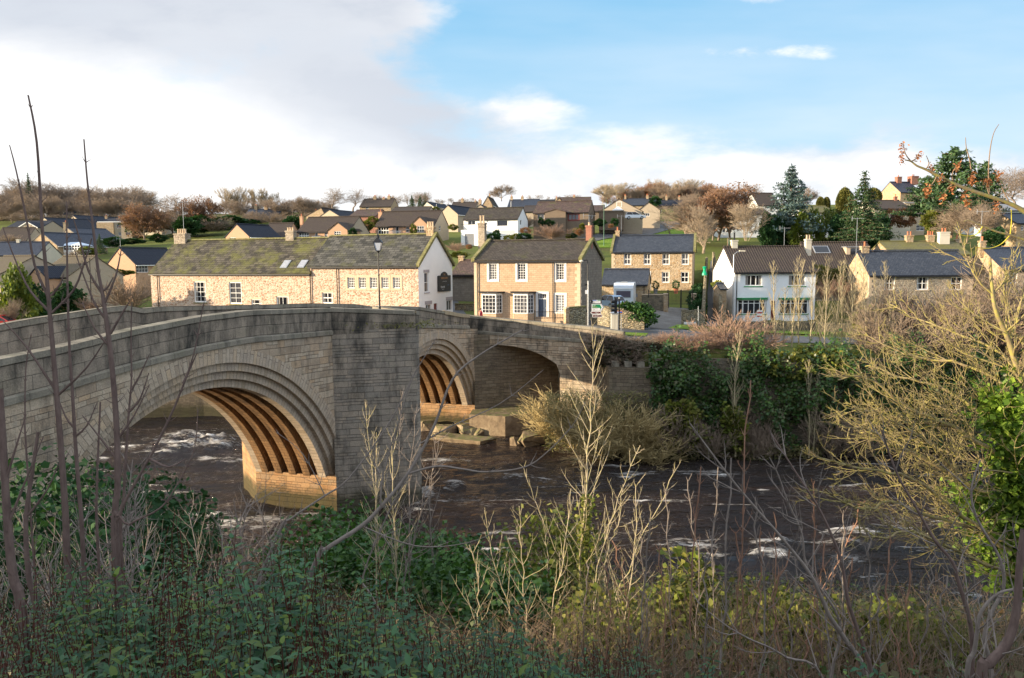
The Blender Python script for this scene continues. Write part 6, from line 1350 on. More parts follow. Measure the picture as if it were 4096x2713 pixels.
# gardens around the centre bungalows (Z3)
gard=[(BUSH,410,620,128,555,110,'grey green rounded bush in the white bungalow garden'),(BUSH,440,600,135,525,55,'dark upright bush by the white bungalow steps'),(BUSHY,550,625,125,575,70,'yellow green bush under the white bungalow'),(BUSHR,715,560,140,498,80,'round russet shrub at the white bungalow corner'),(BUSHY,625,625,122,560,80,'golden sloping hedge bush right of the white bungalow'),(BUSH,700,620,122,555,110,'blue green low conifer bush right of the golden hedge'),
 (TWR,960,600,130,450,300,'large tangled purple brown shrub before the dark bungalow'),(BUSH,862,480,150,405,40,'small upright green bush at the dark bungalow door'),(BUSH,935,480,150,425,80,'dark green bush beside the dark bungalow porch'),(BUSHY,1250,520,140,462,42,'rounded orange yellow bush by the dark bungalow'),(BUSHR,1225,570,135,510,60,'rounded russet bush below the orange yellow one'),(BUSH,1165,595,130,555,55,'low green bush at the dark bungalow garden edge'),(BUSHY,1120,600,129,565,40,'low yellow green bush beside the purple brown shrub'),(BUSHY,1190,540,138,505,50,'golden bush left of the rounded russet bush'),
 (TWR,60,720,120,625,160,'red twiggy shrub on the bank behind the pub gable'),(BUSHY,90,785,112,730,130,'clipped green bush behind the pub gable'),(BUSHR,180,700,118,660,50,'small russet shrub on the grass below the garage'),(BUSHY,30,520,135,470,70,'yellow shrubs at the top of the garden left of the garage'),(TWB,730,500,158,365,120,'bare shrub between the white and dark bungalows'),(BUSH,1420,480,155,420,90,'dark bush under the flat garage'),(BUSHR,1525,500,150,465,45,'small pink brown bush in front of the flat garage'),(BUSH,1560,480,152,415,60,'dark bush beside the flat garage door')]
for pr,x,yb,Y,yt,w_,lab in gard:
    pr=random.choice(pr) if isinstance(pr,list) else pr
    plantpx(pr,Z3,x,yb,Y,yt,w_,wk=1.0 if pr.name.startswith(('round','golden','russet')) else .75,label=lab,cat='shrub')
for pr,x,yb,Y,yt,w_,lab in [(BUSHY,1350,520,150,440,90,'bright shrub between the two big buff brick houses'),(BUSHY,1400,480,155,400,90,'golden green shrub above the bright one between the buff houses'),(BUSH[0],1210,590,135,508,60,'small dark cone shrub in front of the left buff house'),(BUSHY,1787,580,146,475,48,'green creeper shrub on the wall of the largest buff house'),(BUSHY,1995,350,200,305,60,'bright green tree on the skyline left of the white bungalow'),(BUSH[1],640,560,150,400,140,'dark bush behind the middle cottage chimney')]:
    plantpx(pr,Z2,x,yb,Y,yt,w_,wk=1.0,label=lab,cat='shrub')
# left village planting (Z1)
for pr,x,yb,Y,yt,w_,lab in [(CON[1],950,800,155,610,110,'small green conifer right of the white conservatory'),(BUSH[0],1080,720,160,640,150,'dark green hedge bush right of the small conifer'),(BUSH[1],1240,700,175,650,180,'dark hedge running under the russet trees'),(BUSH[0],1500,680,180,610,120,'dark green bush beside the footpath gate'),(BUSH[1],1780,600,220,460,180,'dark evergreen bush behind the tall chimney'),(TWB[0],700,820,145,750,110,'bare shrub in front of the conservatory'),(BUSHY,830,810,148,735,130,'olive bush right of the conservatory'),
   (TWB[1],90,700,165,600,200,'bare shrubs in front of the far left dark roof'),(TWB[1],1230,1330,100,960,420,'large olive brown bare tree left of the long cottage'),(BUSHY,1120,1000,118,945,200,'yellow green hedge under the tan brick house'),(GOLD,190,1470,84,915,230,'tall golden green conifer at the left in front of the brown houses'),(HEDGE[1],290,1450,86,1040,190,'dark green conifer right of the tall golden one'),(HEDGE[0],640,1390,93,1090,260,'dark round topped tree before the brown gable wall'),(BUSH[0],430,1380,90,1180,120,'green bush at the lit gable wing foot'),(TWB[0],90,1450,80,1200,220,'bare shrub at the far left behind the parapet'),(TWR[0],900,1370,92,1180,260,'bare red brown shrub under the brown gable wall')]:
    plantpx(pr,Z1,x,yb,Y,yt,w_,wk=1.3 if pr in (GOLD,HEDGE[0],HEDGE[1]) else .9,label=lab,cat='tree' if 'tree' in lab or 'conifer' in lab else 'shrub')
# ---------------------------------------------------------------- far bank planting
for i,(x,yt,dx) in enumerate([(1790,600,0),(1829,585,0),(1846,596,0),(1872,600,0),(1893,640,0),(1905,588,0),(1928,600,0),(1944,590,0),(1962,610,0),(1985,640,0),(2000,585,0),(2018,625,0),(2042,600,0),(1768,690,0),(1812,660,0),(2060,680,0)]):
    Y=62+(i*7%5)*.6; b=P(*ZD(x,812+(i*5%9)),Y); t_=P(*ZD(x,yt),Y)
    plant(SAP[i%3],b.x,b.y,b.z,t_.z-b.z,8.5,rot=i*1.7,label='slender pale young tree in the sunlit row in front of the white and grey houses',cat='tree',group='pale young trees on the far bank')
for i,(x,yb,yt,w_,Y) in enumerate([(1600,815,755,120,61),(1690,815,705,140,61.5),(1760,810,750,90,61.5),(1560,800,760,80,62)]): plantpx(TWR[0],ZD,x,yb,Y,yt,w_,wk=1.0,rot=i*1.3,label=['reddish twiggy shrub at the left end of the ivy bank','largest reddish shrub before the left corner of the white house pair','reddish shrub under the first young trees','small red twiggy shrub beside the lane end'][i],cat='shrub')
for i in range(14):
    x=2060+i*27; Y=61+(i%4)*1.5; plantpx((TWB+TWR)[i%3],ZD,x,845+(i%3)*25,Y,[690,730,660,700][i%4],150,wk=.95,rot=i*.9,label='purple brown twiggy shrub on the right part of the far bank',cat='shrub',group='twiggy shrubs of the right far bank')
for i,(x,Y) in enumerate([(2100,64),(2200,66),(2290,62),(2340,65)]): plantpx(RND[i%3],ZD,x,850,Y,[640,650,600,620][i],170,wk=1.,rot=i,label='bare brown tree among the shrubs of the right far bank',cat='tree',group='bare trees of the right far bank')
for i,(x,yb,yt,w_) in enumerate([(1425,800,765,110),(1480,815,775,120),(1540,830,785,110),(1400,845,790,90),(1600,850,790,120)]): plantpx((TWB+TWR)[i%3],ZD,x,yb,63.5,yt,w_,wk=1.,rot=i,label='dark bramble shrub on the slope between road and river wall',cat='shrub',group='bramble shrubs by the river wall')
for i,(x,y,Y_) in enumerate([(1400,800,63.5),(1450,800,63),(1500,805,62.5),(1380,830,62.5),(1440,830,61.8)]): plantpx(TWB[i%2],ZD,x,y+15,Y_,y-30,110,rot=i*2.3,label='dark bramble shrub on the slope between road and river wall',cat='shrub',group='bramble shrubs by the river wall')
# ivy covering the retaining wall
r=np.random.default_rng(5); n=34000; X=r.uniform(10.6,42,n); Zp=r.uniform(0,1,n)**.8*8.0; Yw=np.interp(X,[11,24,41],[59.3,58.2,59.4]); bul=.9+1.1*np.sin(X*.9)*np.sin(Zp*1.1+X*.4)+.6*np.sin(X*2.3+1)*np.sin(Zp*2.2+X)
keep=(Zp>.5+.4*np.sin(X*1.3))&~((Zp<3)&(np.sin(X*1.7+Zp)>.55)); top=Zp>7.1; Y_=Yw-np.abs(bul)*r.uniform(.5,1,n)*(1-.3*Zp/8); Y_[top]+=r.uniform(0,2.2,top.sum()); Zp=Zp*(1+.10*np.sin(X*1.1)+.07*np.sin(X*3.1)+.05*np.sin(X*7))+r.normal(size=n)*.18; keep&=~((np.sin(X*1.9+2)*np.sin(Zp*1.3+X*.7)>.55)&(r.random(n)<.75))
tag(leafcloud('ivy_curtain',np.c_[X,Y_,Zp][keep],.22,leafm('dull_ivy_leaf',[(.02,.06,.014),(.04,.10,.02),(.07,.14,.03),(.08,.08,.03),(.03,.075,.018)],.25,.4,.4),None,aspect=.9,seed=5,Nrm=np.array([[-.3,-1.,.5]])),'dense dark ivy covering the far retaining wall','ivy')
def ivyclump(pts,blobr,n,m,label,size=.3,seed=1,name='ivy_bush',cat='ivy'):
    return tag(leafcloud(name,blobpts(None,[(*p,*blobr) for p in pts],n,seed=seed,lump=.3),size,m,None,aspect=.9,seed=seed),label,cat)
q=lambda x,y,Y: tuple(P(*ZD(x,y),Y))
ivyclump([q(1545,855,59.5),q(1560,880,59.)],(1.3,.9,1.1),1500,L_ivy,'bright green ivy clump at the top left of the ivy wall',seed=2)
ivyclump([q(1575,965,57.5),q(1590,1000,57.3),q(1560,1010,57.5)],(1.4,.8,1.3),1800,L_ivyy,'sunlit yellow green ivy patch low on the left of the ivy wall',seed=3)
ivyclump([q(1700,1000,57.),q(1690,970,57.2)],(.8,.6,1.2),900,L_ivyy,'small sunlit ivy strip low in the middle of the ivy wall',seed=4)
ivyclump([q(1820,850,59),q(1870,830,60),q(1780,840,60),q(1930,835,59)],(1.9,1.4,.9),5200,L_ivyy,'bright ivy mound along the top of the retaining wall below the young trees',seed=6)
plantpx(BUSHY,ZD,2012,765,70,712,60,wk=1.,label='round yellow green bush in front of the grey terrace',cat='bush')
for i,(x,yb,yt,w_) in enumerate([(1870,1050,830,60),(1880,1050,860,70),(1700,1045,760,90)]): plantpx(SAP[i%3],ZD,x,yb,57.,yt,None,wk=1.,rot=i*2,label=['left thin tree rising from the water edge under the ivy wall','right thin tree rising from the water edge under the ivy wall','thin yellowish tree standing before the ivy wall'][i],cat='tree')
for i,(x,yb,yt,w_) in enumerate([(1560,1045,930,90),(1640,1055,960,90),(1740,1060,940,90),(1920,1060,930,100),(1980,1060,940,100)]): plantpx(TWB[i%2],ZD,x,yb,57.3 if i<6 else 58.9,yt,w_,rot=i*1.9,label='bare brown scrub growing through the ivy of the far bank',cat='shrub',group='bare scrub in the ivy bank')
# brown bush on the lit river wall
for i,(x,yb,yt,w_,Y) in enumerate([(1330,1030,895,190,59.6),(1400,1050,900,200,58.8),(1465,1050,905,170,58.6),(1290,1020,890,120,60),(1430,1065,960,200,57.8),(1500,1080,980,150,57.5)]): plantpx(TWG[0],ZD,x,yb,Y,yt,w_,wk=1.1,rot=i*1.1,label=['dense brown bush on the sunlit river wall','middle brown bush on the sunlit river wall','brown bush at the right end of the sunlit wall','yellowish bush at the left end of the sunlit wall','low spreading brown bush at the water below the wall','tangled bush at the corner of the ivy wall'][i],cat='shrub')
r=np.random.default_rng(9)
for k,(x0,x1,y0,y1,Y0,Y1,n,m,lab) in enumerate([(1260,1500,905,1040,57.6,60.2,6500,L_grass,'dry straw coloured growth over the sunlit river wall'),(1500,1900,1030,1065,56.8,57.6,2600,L_grass,'dry straw tangle along the water under the ivy wall')]):
    us=r.uniform(x0,x1,n); vs=r.uniform(y0,y1,n); Ys=r.uniform(Y0,Y1,n); tag(leafcloud('dry_growth',np.array([tuple(P(*ZD(a,b),c)) for a,b,c in zip(us,vs,Ys)]),.3,m,None,aspect=.18,seed=k),lab,'dry growth',kind='stuff')
# ---------------------------------------------------------------- near bank
def ribbon(pts,Y,z=ZD):
    """pixel polyline at distance Y (number or list) -> world points"""
    n=len(pts); Ys=Y if isinstance(Y,(list,tuple)) else [Y]*n
    if len(Ys)==2 and n!=2: Ys=[Ys[0]+(Ys[1]-Ys[0])*i/(n-1) for i in range(n)]
    return [P(*z(*p),y) for p,y in zip(pts,Ys)]
def smooth(pts,k=3):
    out=[]
    for i in range(len(pts)-1):
        p0=pts[max(i-1,0)]; p1,p2=pts[i],pts[i+1]; p3=pts[min(i+2,len(pts)-1)]
        for j in range(k):
            t_=j/k; out.append(.5*((2*p1)+(p2-p0)*t_+(2*p0-5*p1+4*p2-p3)*t_*t_+(3*p1-p0-3*p2+p3)*t_**3))
    return out+[pts[-1]]
def limb(segs,pts,r0,r1,lv=0,rs=None,wig=.0,k=3):
    pts=smooth(pts,k); n=len(pts)-1
    if rs and wig: pts=[p+rv(rs)*wig if 0<i<n else p for i,p in enumerate(pts)]
    for i in range(n): segs.append((pts[i],pts[i+1],r0+(r1-r0)*i/n,r0+(r1-r0)*(i+1)/n,lv))
    return pts
def sprout(rs,segs,pts,every,L,r,ang=.8,up=.12,mx=2,nch=3,bend=.1,start=.15,ratio=.55,opp=True,taper=True,rmin=.003,side=None):
    """side shoots along a limb, in opposite pairs"""
    tot=sum((b-a).length for a,b in zip(pts[:-1],pts[1:])); run=0; nxt=tot*start
    for a,b in zip(pts[:-1],pts[1:]):
        l=(b-a).length
        while nxt<run+l:
            p=a.lerp(b,(nxt-run)/max(l,1e-6)); d=(b-a).normalized(); f=nxt/tot; q=rv(rs); q-=d*q.dot(d); q.normalize()
            for s_ in ((1,-1) if opp else (rs.choice((1,-1)),)):
                an=ang*rs.uniform(.7,1.25); cd=(d*math.cos(an)+q*s_*math.sin(an)).normalized(); LL=L*(1.15-.8*f if taper else 1)*rs.uniform(.45,1.15)
                if side is not None: cd=(cd+side*.5).normalized()
                grow(rs,p,cd,LL,r,0 if mx>0 else 0,mx,segs,up=up,ang=.7,nch=nch,bend=bend,ratio=ratio,rr=.65,rmin=rmin)
            nxt+=every*rs.uniform(.6,1.4)
        run+=l
def treeobj(name,main,twigs,m1,m2,label,cat,group=None,s1=6,s2=3,base=None):
    o=empty(name,base or main[0][0],0,label,cat,group); off=Vector(o.location)
    sh=lambda S_:[(a-off,b-off,c,d,e) for a,b,c,d,e in S_]
    segs_obj('trunk',sh(main),m1,o,s1)
    if twigs: segs_obj('crown',sh(twigs),m2,o,s2)
    return o
# left: smooth purple-brown saplings standing close to the camera
rs=random.Random(3); YL=5.2
def down(pts,Y):
    """carry a stem's last pixel on down into the bank"""
    p=P(*ZD(*pts[-1]),Y); return [P(*ZD(*q),Y) for q in pts]+[Vector((p.x*1.01,p.y+.05,nz(p.x,p.y)-.1))]
LS=[([(65,220),(85,330),(97,520),(108,640),(120,780),(130,900),(142,1050),(152,1200),(158,1340)],5.0,.006,.036,'tallest purple brown sapling stem at the far left',
     [[(22,335),(37,393),(61,505),(80,612),(112,688)],[(7,527),(40,612),(71,674),(116,722)],[(212,551),(198,598),(171,669),(121,722)],[(147,634),(140,655),(120,682)],[(0,735),(60,800),(127,900)],[(255,768),(200,850),(132,915)]]),
    ([(154,466),(155,588),(159,769),(167,900),(176,1050),(188,1200),(196,1340)],5.6,.005,.028,'second sapling stem from the left, standing right behind the tallest one',
     [[(120,880),(150,960),(172,990)],[(225,930),(200,985),(172,1010)]]),
    ([(194,322),(202,420),(214,515),(227,627),(236,673),(241,708),(250,770),(262,880),(270,1000),(272,1130),(268,1260)],5.0,.005,.034,'third sapling stem from the left with a fan of upright shoots',
     [[(281,573),(268,637),(241,702)],[(168,500),(180,539),(205,627),(238,680)],[(171,576),(215,693),(244,737)],[(300,696),(285,720),(256,770)],[(262,640),(248,665),(237,672)],[(190,700),(220,760),(252,800)],[(345,890),(310,960),(268,1020)],[(190,960),(230,1010),(268,1060)]]),
    ([(304,700),(303,790),(304,877),(298,951),(292,1040),(286,1150),(280,1260)],5.4,.004,.018,'thin sapling stem right of the fan topped one',[[(344,862),(325,920),(300,950)],[(345,820),(322,870),(304,900)]]),
    ([(470,704),(452,800),(435,859),(402,944),(352,1047),(306,1128),(276,1190),(262,1260)],4.8,.003,.02,'long sapling shoot leaning right across the arch',[[(456,815),(440,850),(425,885)],[(430,1060),(390,1080),(345,1060)]]),
    ([(457,951),(448,1043),(405,1128),(369,1176),(299,1213),(270,1260)],5.0,.003,.014,'curved low shoot below the long leaning one',[]),
    ([(0,900),(8,1043),(17,1200),(30,1330),(55,1450)],4.4,.02,.045,'thick stem cut by the left edge of the view',[[(60,960),(35,1040),(14,1110)],[(100,1010),(60,1110),(20,1210)]]),
    ([(88,1000),(75,1090),(60,1200),(66,1330),(88,1450)],5.0,.012,.03,'bent sapling stem beside the thick left edge stem',[[(140,1060),(110,1130),(66,1190)]]),
    ([(62,1060),(58,960),(60,850),(72,775)][::-1],5.9,.004,.012,'short thin shoot behind the tallest left stem',[]),
    ([(232,930),(228,1020),(224,1130),(226,1260)],6.2,.008,.018,'slim stem between second and third saplings',[])]
for pts,Y,r0,r1,lab,brs in LS:
    S1=[]; S2=[]; pp=down(pts,Y); pp=limb(S1,pp,r0*.8,r1*.72,k=4)
    for b in brs:
        q=ribbon(b,Y); q=limb(S2,q,.0028,.0095,lv=1,k=3); sprout(rs,S2,q[::-1],.22,.09,.0028,mx=0,up=.1,rmin=.002)
    sprout(rs,S2,pp[::-1],.16,.16,.0035,mx=0,up=.15,start=.3,rmin=.002)
    # bud scars: small swellings
    treeobj('sapling',S1[::-1],S2,B_purp,B_purp,lab,'sapling','bare saplings close by on the left',8,5,base=pp[-1])
# tangle of thin grey twigs behind them
for i in range(30):
    S1=[];S2=[]; u=rs.uniform(-40,520); v=rs.uniform(1150,1290); Y=rs.uniform(6.5,11); b=P(*ZD(u,v),Y); b.z=min(b.z,nz(b.x,b.y)+.2)
    d=Vector((rs.uniform(-.6,.6),rs.uniform(-.2,.3),1)).normalized(); p=[b,b+d*.8+Vector((0,0,.1)),b+d*1.5+rv(rs)*.12,b+d*2.2+rv(rs)*.2]; pp=limb(S1,p,.014,.005,k=3)
    sprout(rs,S2,pp,.3,.8,.006,mx=1,nch=3,up=.1,rmin=.0035,opp=True)
    treeobj('bare_shrub',S1,S2,B_grey,B_grey,'thin bare grey stem in the tangle behind the left saplings','shrub','thin bare stems behind the left saplings',5,3)
# middle: long grey branches crossing the view
def bough(name,mainpx,Y,r0,r1,subs,lab,m=B_grey,cat='branch',rs_=None,sp=None,lev=0):
    S1=[];S2=[]; pp=ribbon(mainpx,Y); b=pp[0]; dd=(pp[0]-pp[1]).normalized(); dd.z=min(dd.z,-.35); e=b
    for _ in range(60):
        if e.z<nz(e.x,e.y)-.1: break
        e=e+dd*.08; dd.z-=.06
    pp=[e,e.lerp(b,.5)+Vector((0,0,-.02))]+pp; pp=limb(S1,pp,r0,r1,k=4)
    for s_,ra,rb in subs:
        q=limb(S2,ribbon(s_,Y),ra,rb,lv=1,k=4)
        if sp: sprout(rs,S2,q,sp[0],sp[1],.0035,mx=sp[2],up=.12,rmin=.0022,nch=2)
    if sp: sprout(rs,S2,pp,sp[0],sp[1],.004,mx=sp[2],up=.12,rmin=.0025,nch=2,start=.4)
    return treeobj(name,S1,S2,m,m,lab,cat,None,7,5)
bough('leaning_tree',[(730,1300),(752,1271),(836,1216),(880,1172),(943,1095),(1002,988),(1046,877),(1110,820),(1208,763)],5.2,.022,.004,
  [([(943,1095),(1009,1078),(1068,1084),(1123,1091),(1212,1080),(1267,1043),(1326,980),(1352,930)],.009,.002),([(972,1025),(1038,988),(1156,933),(1256,855)],.006,.002),([(880,1172),(885,1100),(925,960),(955,870),(975,835)],.006,.002),([(836,1216),(960,1262),(1080,1255),(1180,1215)],.006,.002)],
  'leaning grey tree whose long boughs cross in front of the bridge pier',sp=(.28,.16,0))
bough('leaning_tree',[(640,1240),(672,1200),(751,1146),(806,1106),(898,980),(961,859),(1009,781)],6.4,.013,.003,[([(751,1146),(700,1050),(640,1000)],.005,.002)],'thin dark bough rising diagonally beside the bridge pier',sp=(.3,.2,0))
bough('leaning_tree',[(960,1568),(860,1380),(840,1330),(905,1170),(948,1100)],7.5,.016,.005,[([(905,1170),(890,1130),(870,1080),(840,1035)],.006,.002),([(870,1250),(920,1210),(1000,1130)],.005,.002)],'pale crooked stem below the leaning grey tree',sp=(.3,.3,1))
# whorled saplings standing in the river shore light
def whorl(u0,v0,Y,u1,v1,lab,r=.055,every=.42,L=1.3,m=B_sapl,grp=None,mx=1,lean=(0,0),ivy=0,cat='tree'):
    b=P(*ZD(u0,v0),Y); t_=P(*ZD(u1,v1),Y); g=Vector((b.x,b.y,min(b.z,nz(b.x,b.y))-.1)); mid=b.lerp(t_,.5)+rv(rs)*.06
    S1=[];S2=[]; pp=limb(S1,[g,b,mid,t_],r,.008,k=5,rs=rs,wig=.02); sprout(rs,S2,pp,every,L,.009*min(1,r/.03)+.002,ang=.75,up=.17,mx=mx,nch=3,rmin=.0042 if Y>13 else .003,start=.2,bend=.09,ratio=.32)
    o=treeobj('young_tree',S1,S2,m,m,lab,cat,grp,6,4)
    if ivy:
        r_=np.random.default_rng(int(u0)); n=int(900*ivy); k=r_.random(n)*.62; Pt=np.outer(1-k,np.array(g-g))+np.outer(k,np.array(mid-g)*1.25)+r_.normal(size=(n,3))*np.array([.11,.11,.05]); leafcloud('ivy',Pt,.09,L_ivyy,o,aspect=.9,seed=int(u0))
    return o
whorl(1345,1290,17,1372,800,'tall yellow lichened sapling with an ivy clad foot in the centre',r=.045,every=.30,L=1.6,ivy=1)
CEN=[(1180,1420,16,1120,1180),(1105,1400,14,1085,1260),(1215,1430,15,1200,1170),(1280,1400,14,1320,1130),(1420,1400,14,1560,1090),(1375,1340,15,1480,1030),(1440,1450,13,1470,1120),(1265,1250,19,1210,1080),(1400,1290,18,1440,1120)]
for i,(a,b,Y,c,d) in enumerate(CEN): whorl(a,b,Y,c,d,'slim bare stem among those around the ivy clad centre sapling',r=.015,every=.3,L=.7,grp='slim stems around the centre sapling',mx=1)
LM=[(905,1290,24,930,905),(880,1300,22,845,930),(945,1300,21,960,950),(870,1330,20,870,1000),(1000,1310,22,1010,1010),(915,1320,19,905,1010),(935,1330,20,990,1090)]
for i,(a,b,Y,c,d) in enumerate(LM): whorl(a,b,Y,c,d,'pale bare sapling in the clump before the bridge cutwater',r=.028,every=.36,L=1.1,grp='saplings before the cutwater',m=B_sapl if i%2 else B_grey,mx=1)
RM=[(1560,1500,11,1540,1130),(1600,1520,10,1620,1080),(1650,1480,12,1660,1080),(1690,1520,10,1735,880),(1610,1480,12,1590,1110),(1780,1500,11,1790,1190),(1830,1510,10,1850,1200),(1900,1520,11,1880,1120),(1950,1500,12,1950,1180),(1740,1510,9,1760,1230),(1500,1500,11,1480,1230),(1860,1530,9,1905,1260),(2010,1520,10,2005,1230),(2080,1530,9,2060,1250),(2130,1520,10,2160,1270),(1455,1480,11,1415,1250),(1670,1540,8,1690,1060),(1850,1450,13,1990,1160),(1480,1520,9,1500,1200),(1530,1530,10,1515,1260),(1630,1530,9,1655,1190),(1710,1530,10,1700,1230),(1760,1540,8,1745,1150),(1800,1530,9,1825,1270),(1920,1540,9,1935,1300),(1985,1540,10,1970,1290),(2040,1540,9,2030,1330),(2110,1540,9,2100,1300),(2200,1540,9,2190,1330),(1400,1510,10,1390,1290),(1345,1490,11,1360,1310)]
for i,(a,b,Y,c,d) in enumerate(RM): whorl(a,b,Y,c,d,'upright red brown stem in the thicket along the near shore',r=.011,every=.3,L=.34,grp='red brown stems of the near shore',m=B_redst if i%2 else B_grey,mx=1,cat='shrub')
# dark curved trees at the lower right, close to the camera
DK=[([(2080,1379),(2130,1280),(2260,1130),(2320,900),(2340,600),(2366,380)],5.0,.04,.02,'dark curved trunk at the lower right edge'),
    ([(2010,1379),(2020,1150),(1990,950),(1920,720),(1880,590),(1760,440),(1640,230),(1510,0),(1400,-300)],5.6,.022,.006,'dark slender tree curving up left at the lower right'),
    ([(1330,1379),(1290,1200),(1180,880),(1150,700),(1120,560),(1050,380),(960,200),(830,0),(640,-300)],6.2,.02,.006,'slender dark stem arching left over the river'),
    ([(1300,1379),(1150,1110),(1050,960),(1000,850),(900,650),(700,400),(560,240),(360,0),(100,-350)],6.6,.026,.006,'long grey stem leaning far to the left over the river'),
    ([(1000,1379),(760,1240),(640,1170),(500,1110),(330,1010),(150,860)],6.0,.012,.004,'low grey stem slanting left over the brambles'),
    ([(2150,1379),(2100,1120),(2150,930),(2230,760),(2200,560),(2050,300),(2010,100),(2070,-100)],6.2,.022,.006,'forked grey tree left of the dark curved trunk'),
    ([(2368,770),(2200,800),(2080,920),(2050,1060),(2030,1200),(1980,1379)],5.4,.008,.02,'thin bough bending down beside the forked grey tree'),
    ([(1060,1379),(1120,1000),(900,640),(860,400),(760,170),(700,0),(640,-120)],7.0,.016,.004,'pale thin stem between the two leaning stems')]
for pts,Y,ra,rb,lab in DK:
    S1=[];S2=[]; q=ribbon(pts,Y,ZS)
    if 'bending down' in lab: q=q[::-1]; ra,rb=rb,ra
    b=q[0]; q=[Vector((b.x+.05,b.y,nz(b.x,b.y)-.1))]+q; pp=limb(S1,q,ra,rb,k=4); sprout(rs,S2,pp,.3,.55,.006,mx=1,nch=2,up=.12,rmin=.003,start=.3)
    treeobj('leaning_tree',S1,S2,B_grey if 'grey' in lab or 'pale' in lab else B_purp,B_grey,lab,'tree',None,7,4)
# ---- big lichen-covered tree at the right edge
S1=[];S2=[]; YB=12.5
base=P(*ZR(2420,1700),YB); base.z=nz(base.x,base.y)
trunk=[base,P(*ZR(2400,1400),YB),P(*ZR(2380,1000),YB),P(*ZR(2350,700),YB),P(*ZR(2330,400),YB),P(*ZR(2250,100),YB),P(*ZR(2160,-120),YB),P(*Z5(1150,930),YB+.2)]
pp=limb(S1,trunk,.10,.02,k=4); sprout(rs,S2,pp,.5,1.5,.02,mx=3,nch=3,start=.45,up=.08,rmin=.006)
LB=[([(2390,1250),(2200,1100),(2000,1000),(1700,830),(1500,740),(1330,650),(1250,650)],-.5,.06),([(2380,1040),(2100,880),(1850,790),(1640,720),(1420,690),(1300,660)],.4,.05),([(2360,900),(2130,780),(1900,640),(1600,500),(1350,330),(1180,345)],-.2,.06),([(2350,640),(2100,550),(1800,390),(1500,300),(1350,260)],.5,.05),
 ([(2400,1500),(2200,1380),(1900,1150),(1640,960),(1350,900),(1040,830)],-.8,.06),([(2400,1400),(2100,1300),(1750,1200),(1500,1110),(1400,1150),(1250,1130),(1100,1030)],-1.,.045),([(2340,500),(2150,330),(1900,230),(1600,180),(1350,60)],.8,.045),([(2330,350),(2200,180),(1950,60),(1700,-30),(1500,-130)],1.0,.04),
 ([(2400,1650),(2250,1560),(1950,1430),(1650,1300),(1480,1330),(1310,1320)],-1.2,.045),([(2250,100),(2300,-60),(2346,-200)],.2,.04),([(2346,700),(2240,560),(2200,400),(2150,330)],.1,.035),([(2100,880),(1950,600),(1830,520),(1700,470)],.2,.03),([(1900,640),(1650,600),(1500,560),(1220,520)],-.3,.03),([(2200,1250),(1900,900),(1700,700),(1500,600),(1400,480)],-.6,.04)]
side=Vector((-.35,0,.1))
for pts,dy,r_ in LB:
    q=ribbon(pts,[YB,YB+dy*2.0],ZR); q=limb(S1,q,r_*.72,.009,lv=1,k=4,rs=rs,wig=.015); sprout(rs,S2,q,.30,.85,.010,ang=.6,up=.07,mx=2,nch=3,start=.18,rmin=.0042,bend=.17,ratio=.56,side=side)
BT=treeobj('lichen_tree',S1,S2,B_lich,B_lich,'big spreading bare tree with yellow lichen and ivy clad trunk filling the right edge','tree',None,7,4,base=base)
off=Vector(BT.location)
r_=np.random.default_rng(77); blobs=[]
for (x,y,rx,rz) in [(2230,560,.35,.55),(2260,760,.38,.6),(2290,960,.45,.6),(2320,1150,.55,.7),(2340,1350,.6,.7),(2150,1300,.45,.35),(2080,1140,.35,.25),(1990,1050,.28,.18),(2330,1500,.7,.6),(2250,1450,.5,.5),(2200,480,.25,.2)]:
    p=P(*ZR(x,y),YB-.1)-off; blobs.append((p.x,p.y,p.z,rx,.4,rz))
leafcloud('ivy',blobpts(None,blobs,5200,seed=7,shell=.3,lump=.6),.11,L_lime,BT,aspect=.9,seed=7,updir=.2)
# overhanging branch with dried seed bunches
S1=[];S2=[]; YS=11.0
q=ribbon([(1450,640),(1387,600),(1290,550),(1150,500),(1030,460),(900,410),(780,350),(700,310),(640,285),(600,255),(560,245)],YS,Z5); pp=limb(S1,q,.035,.008,k=3)
for b in [[(1145,470),(1140,330),(1150,180),(1175,60),(1212,-5)],[(1020,320),(1005,230),(985,160),(980,88)],[(900,410),(885,350),(912,290)],[(700,310),(725,270),(706,215)],[(600,255),(560,200),(545,125)],[(600,255),(640,230),(650,200)],[(780,350),(760,395),(722,440)],[(900,410),(860,435),(820,490)],[(1040,465),(1000,490),(975,520)],[(1290,550),(1230,430),(1203,350)],[(1150,500),(1130,440),(1115,400)],[(1290,550),(1200,545),(1130,540),(1060,500)]]:
    limb(S2,ribbon(b,YS,Z5),.010,.004,lv=1,k=3)
SB=treeobj('seed_branch',S1,S2,B_lich,B_brown,'branch with hanging dried seed bunches entering the sky from the right','branch',None,7,5)
off=Vector(SB.location)
for (x,y) in [(540,160),(535,240),(655,222),(740,305),(925,290),(1028,365),(1028,395),(1120,400),(1145,405),(715,440),(716,465),(880,440),(822,500),(970,500),(995,545),(1190,570),(800,375),(1203,350)]:
    c=P(*Z5(x,y),YS)-off; pt=np.array(c)+r_.normal(size=(42,3))*np.array([.017,.017,.036]); leafcloud('seed_bunch',pt,.04,L_seed,SB,aspect=.55,seed=int(x))
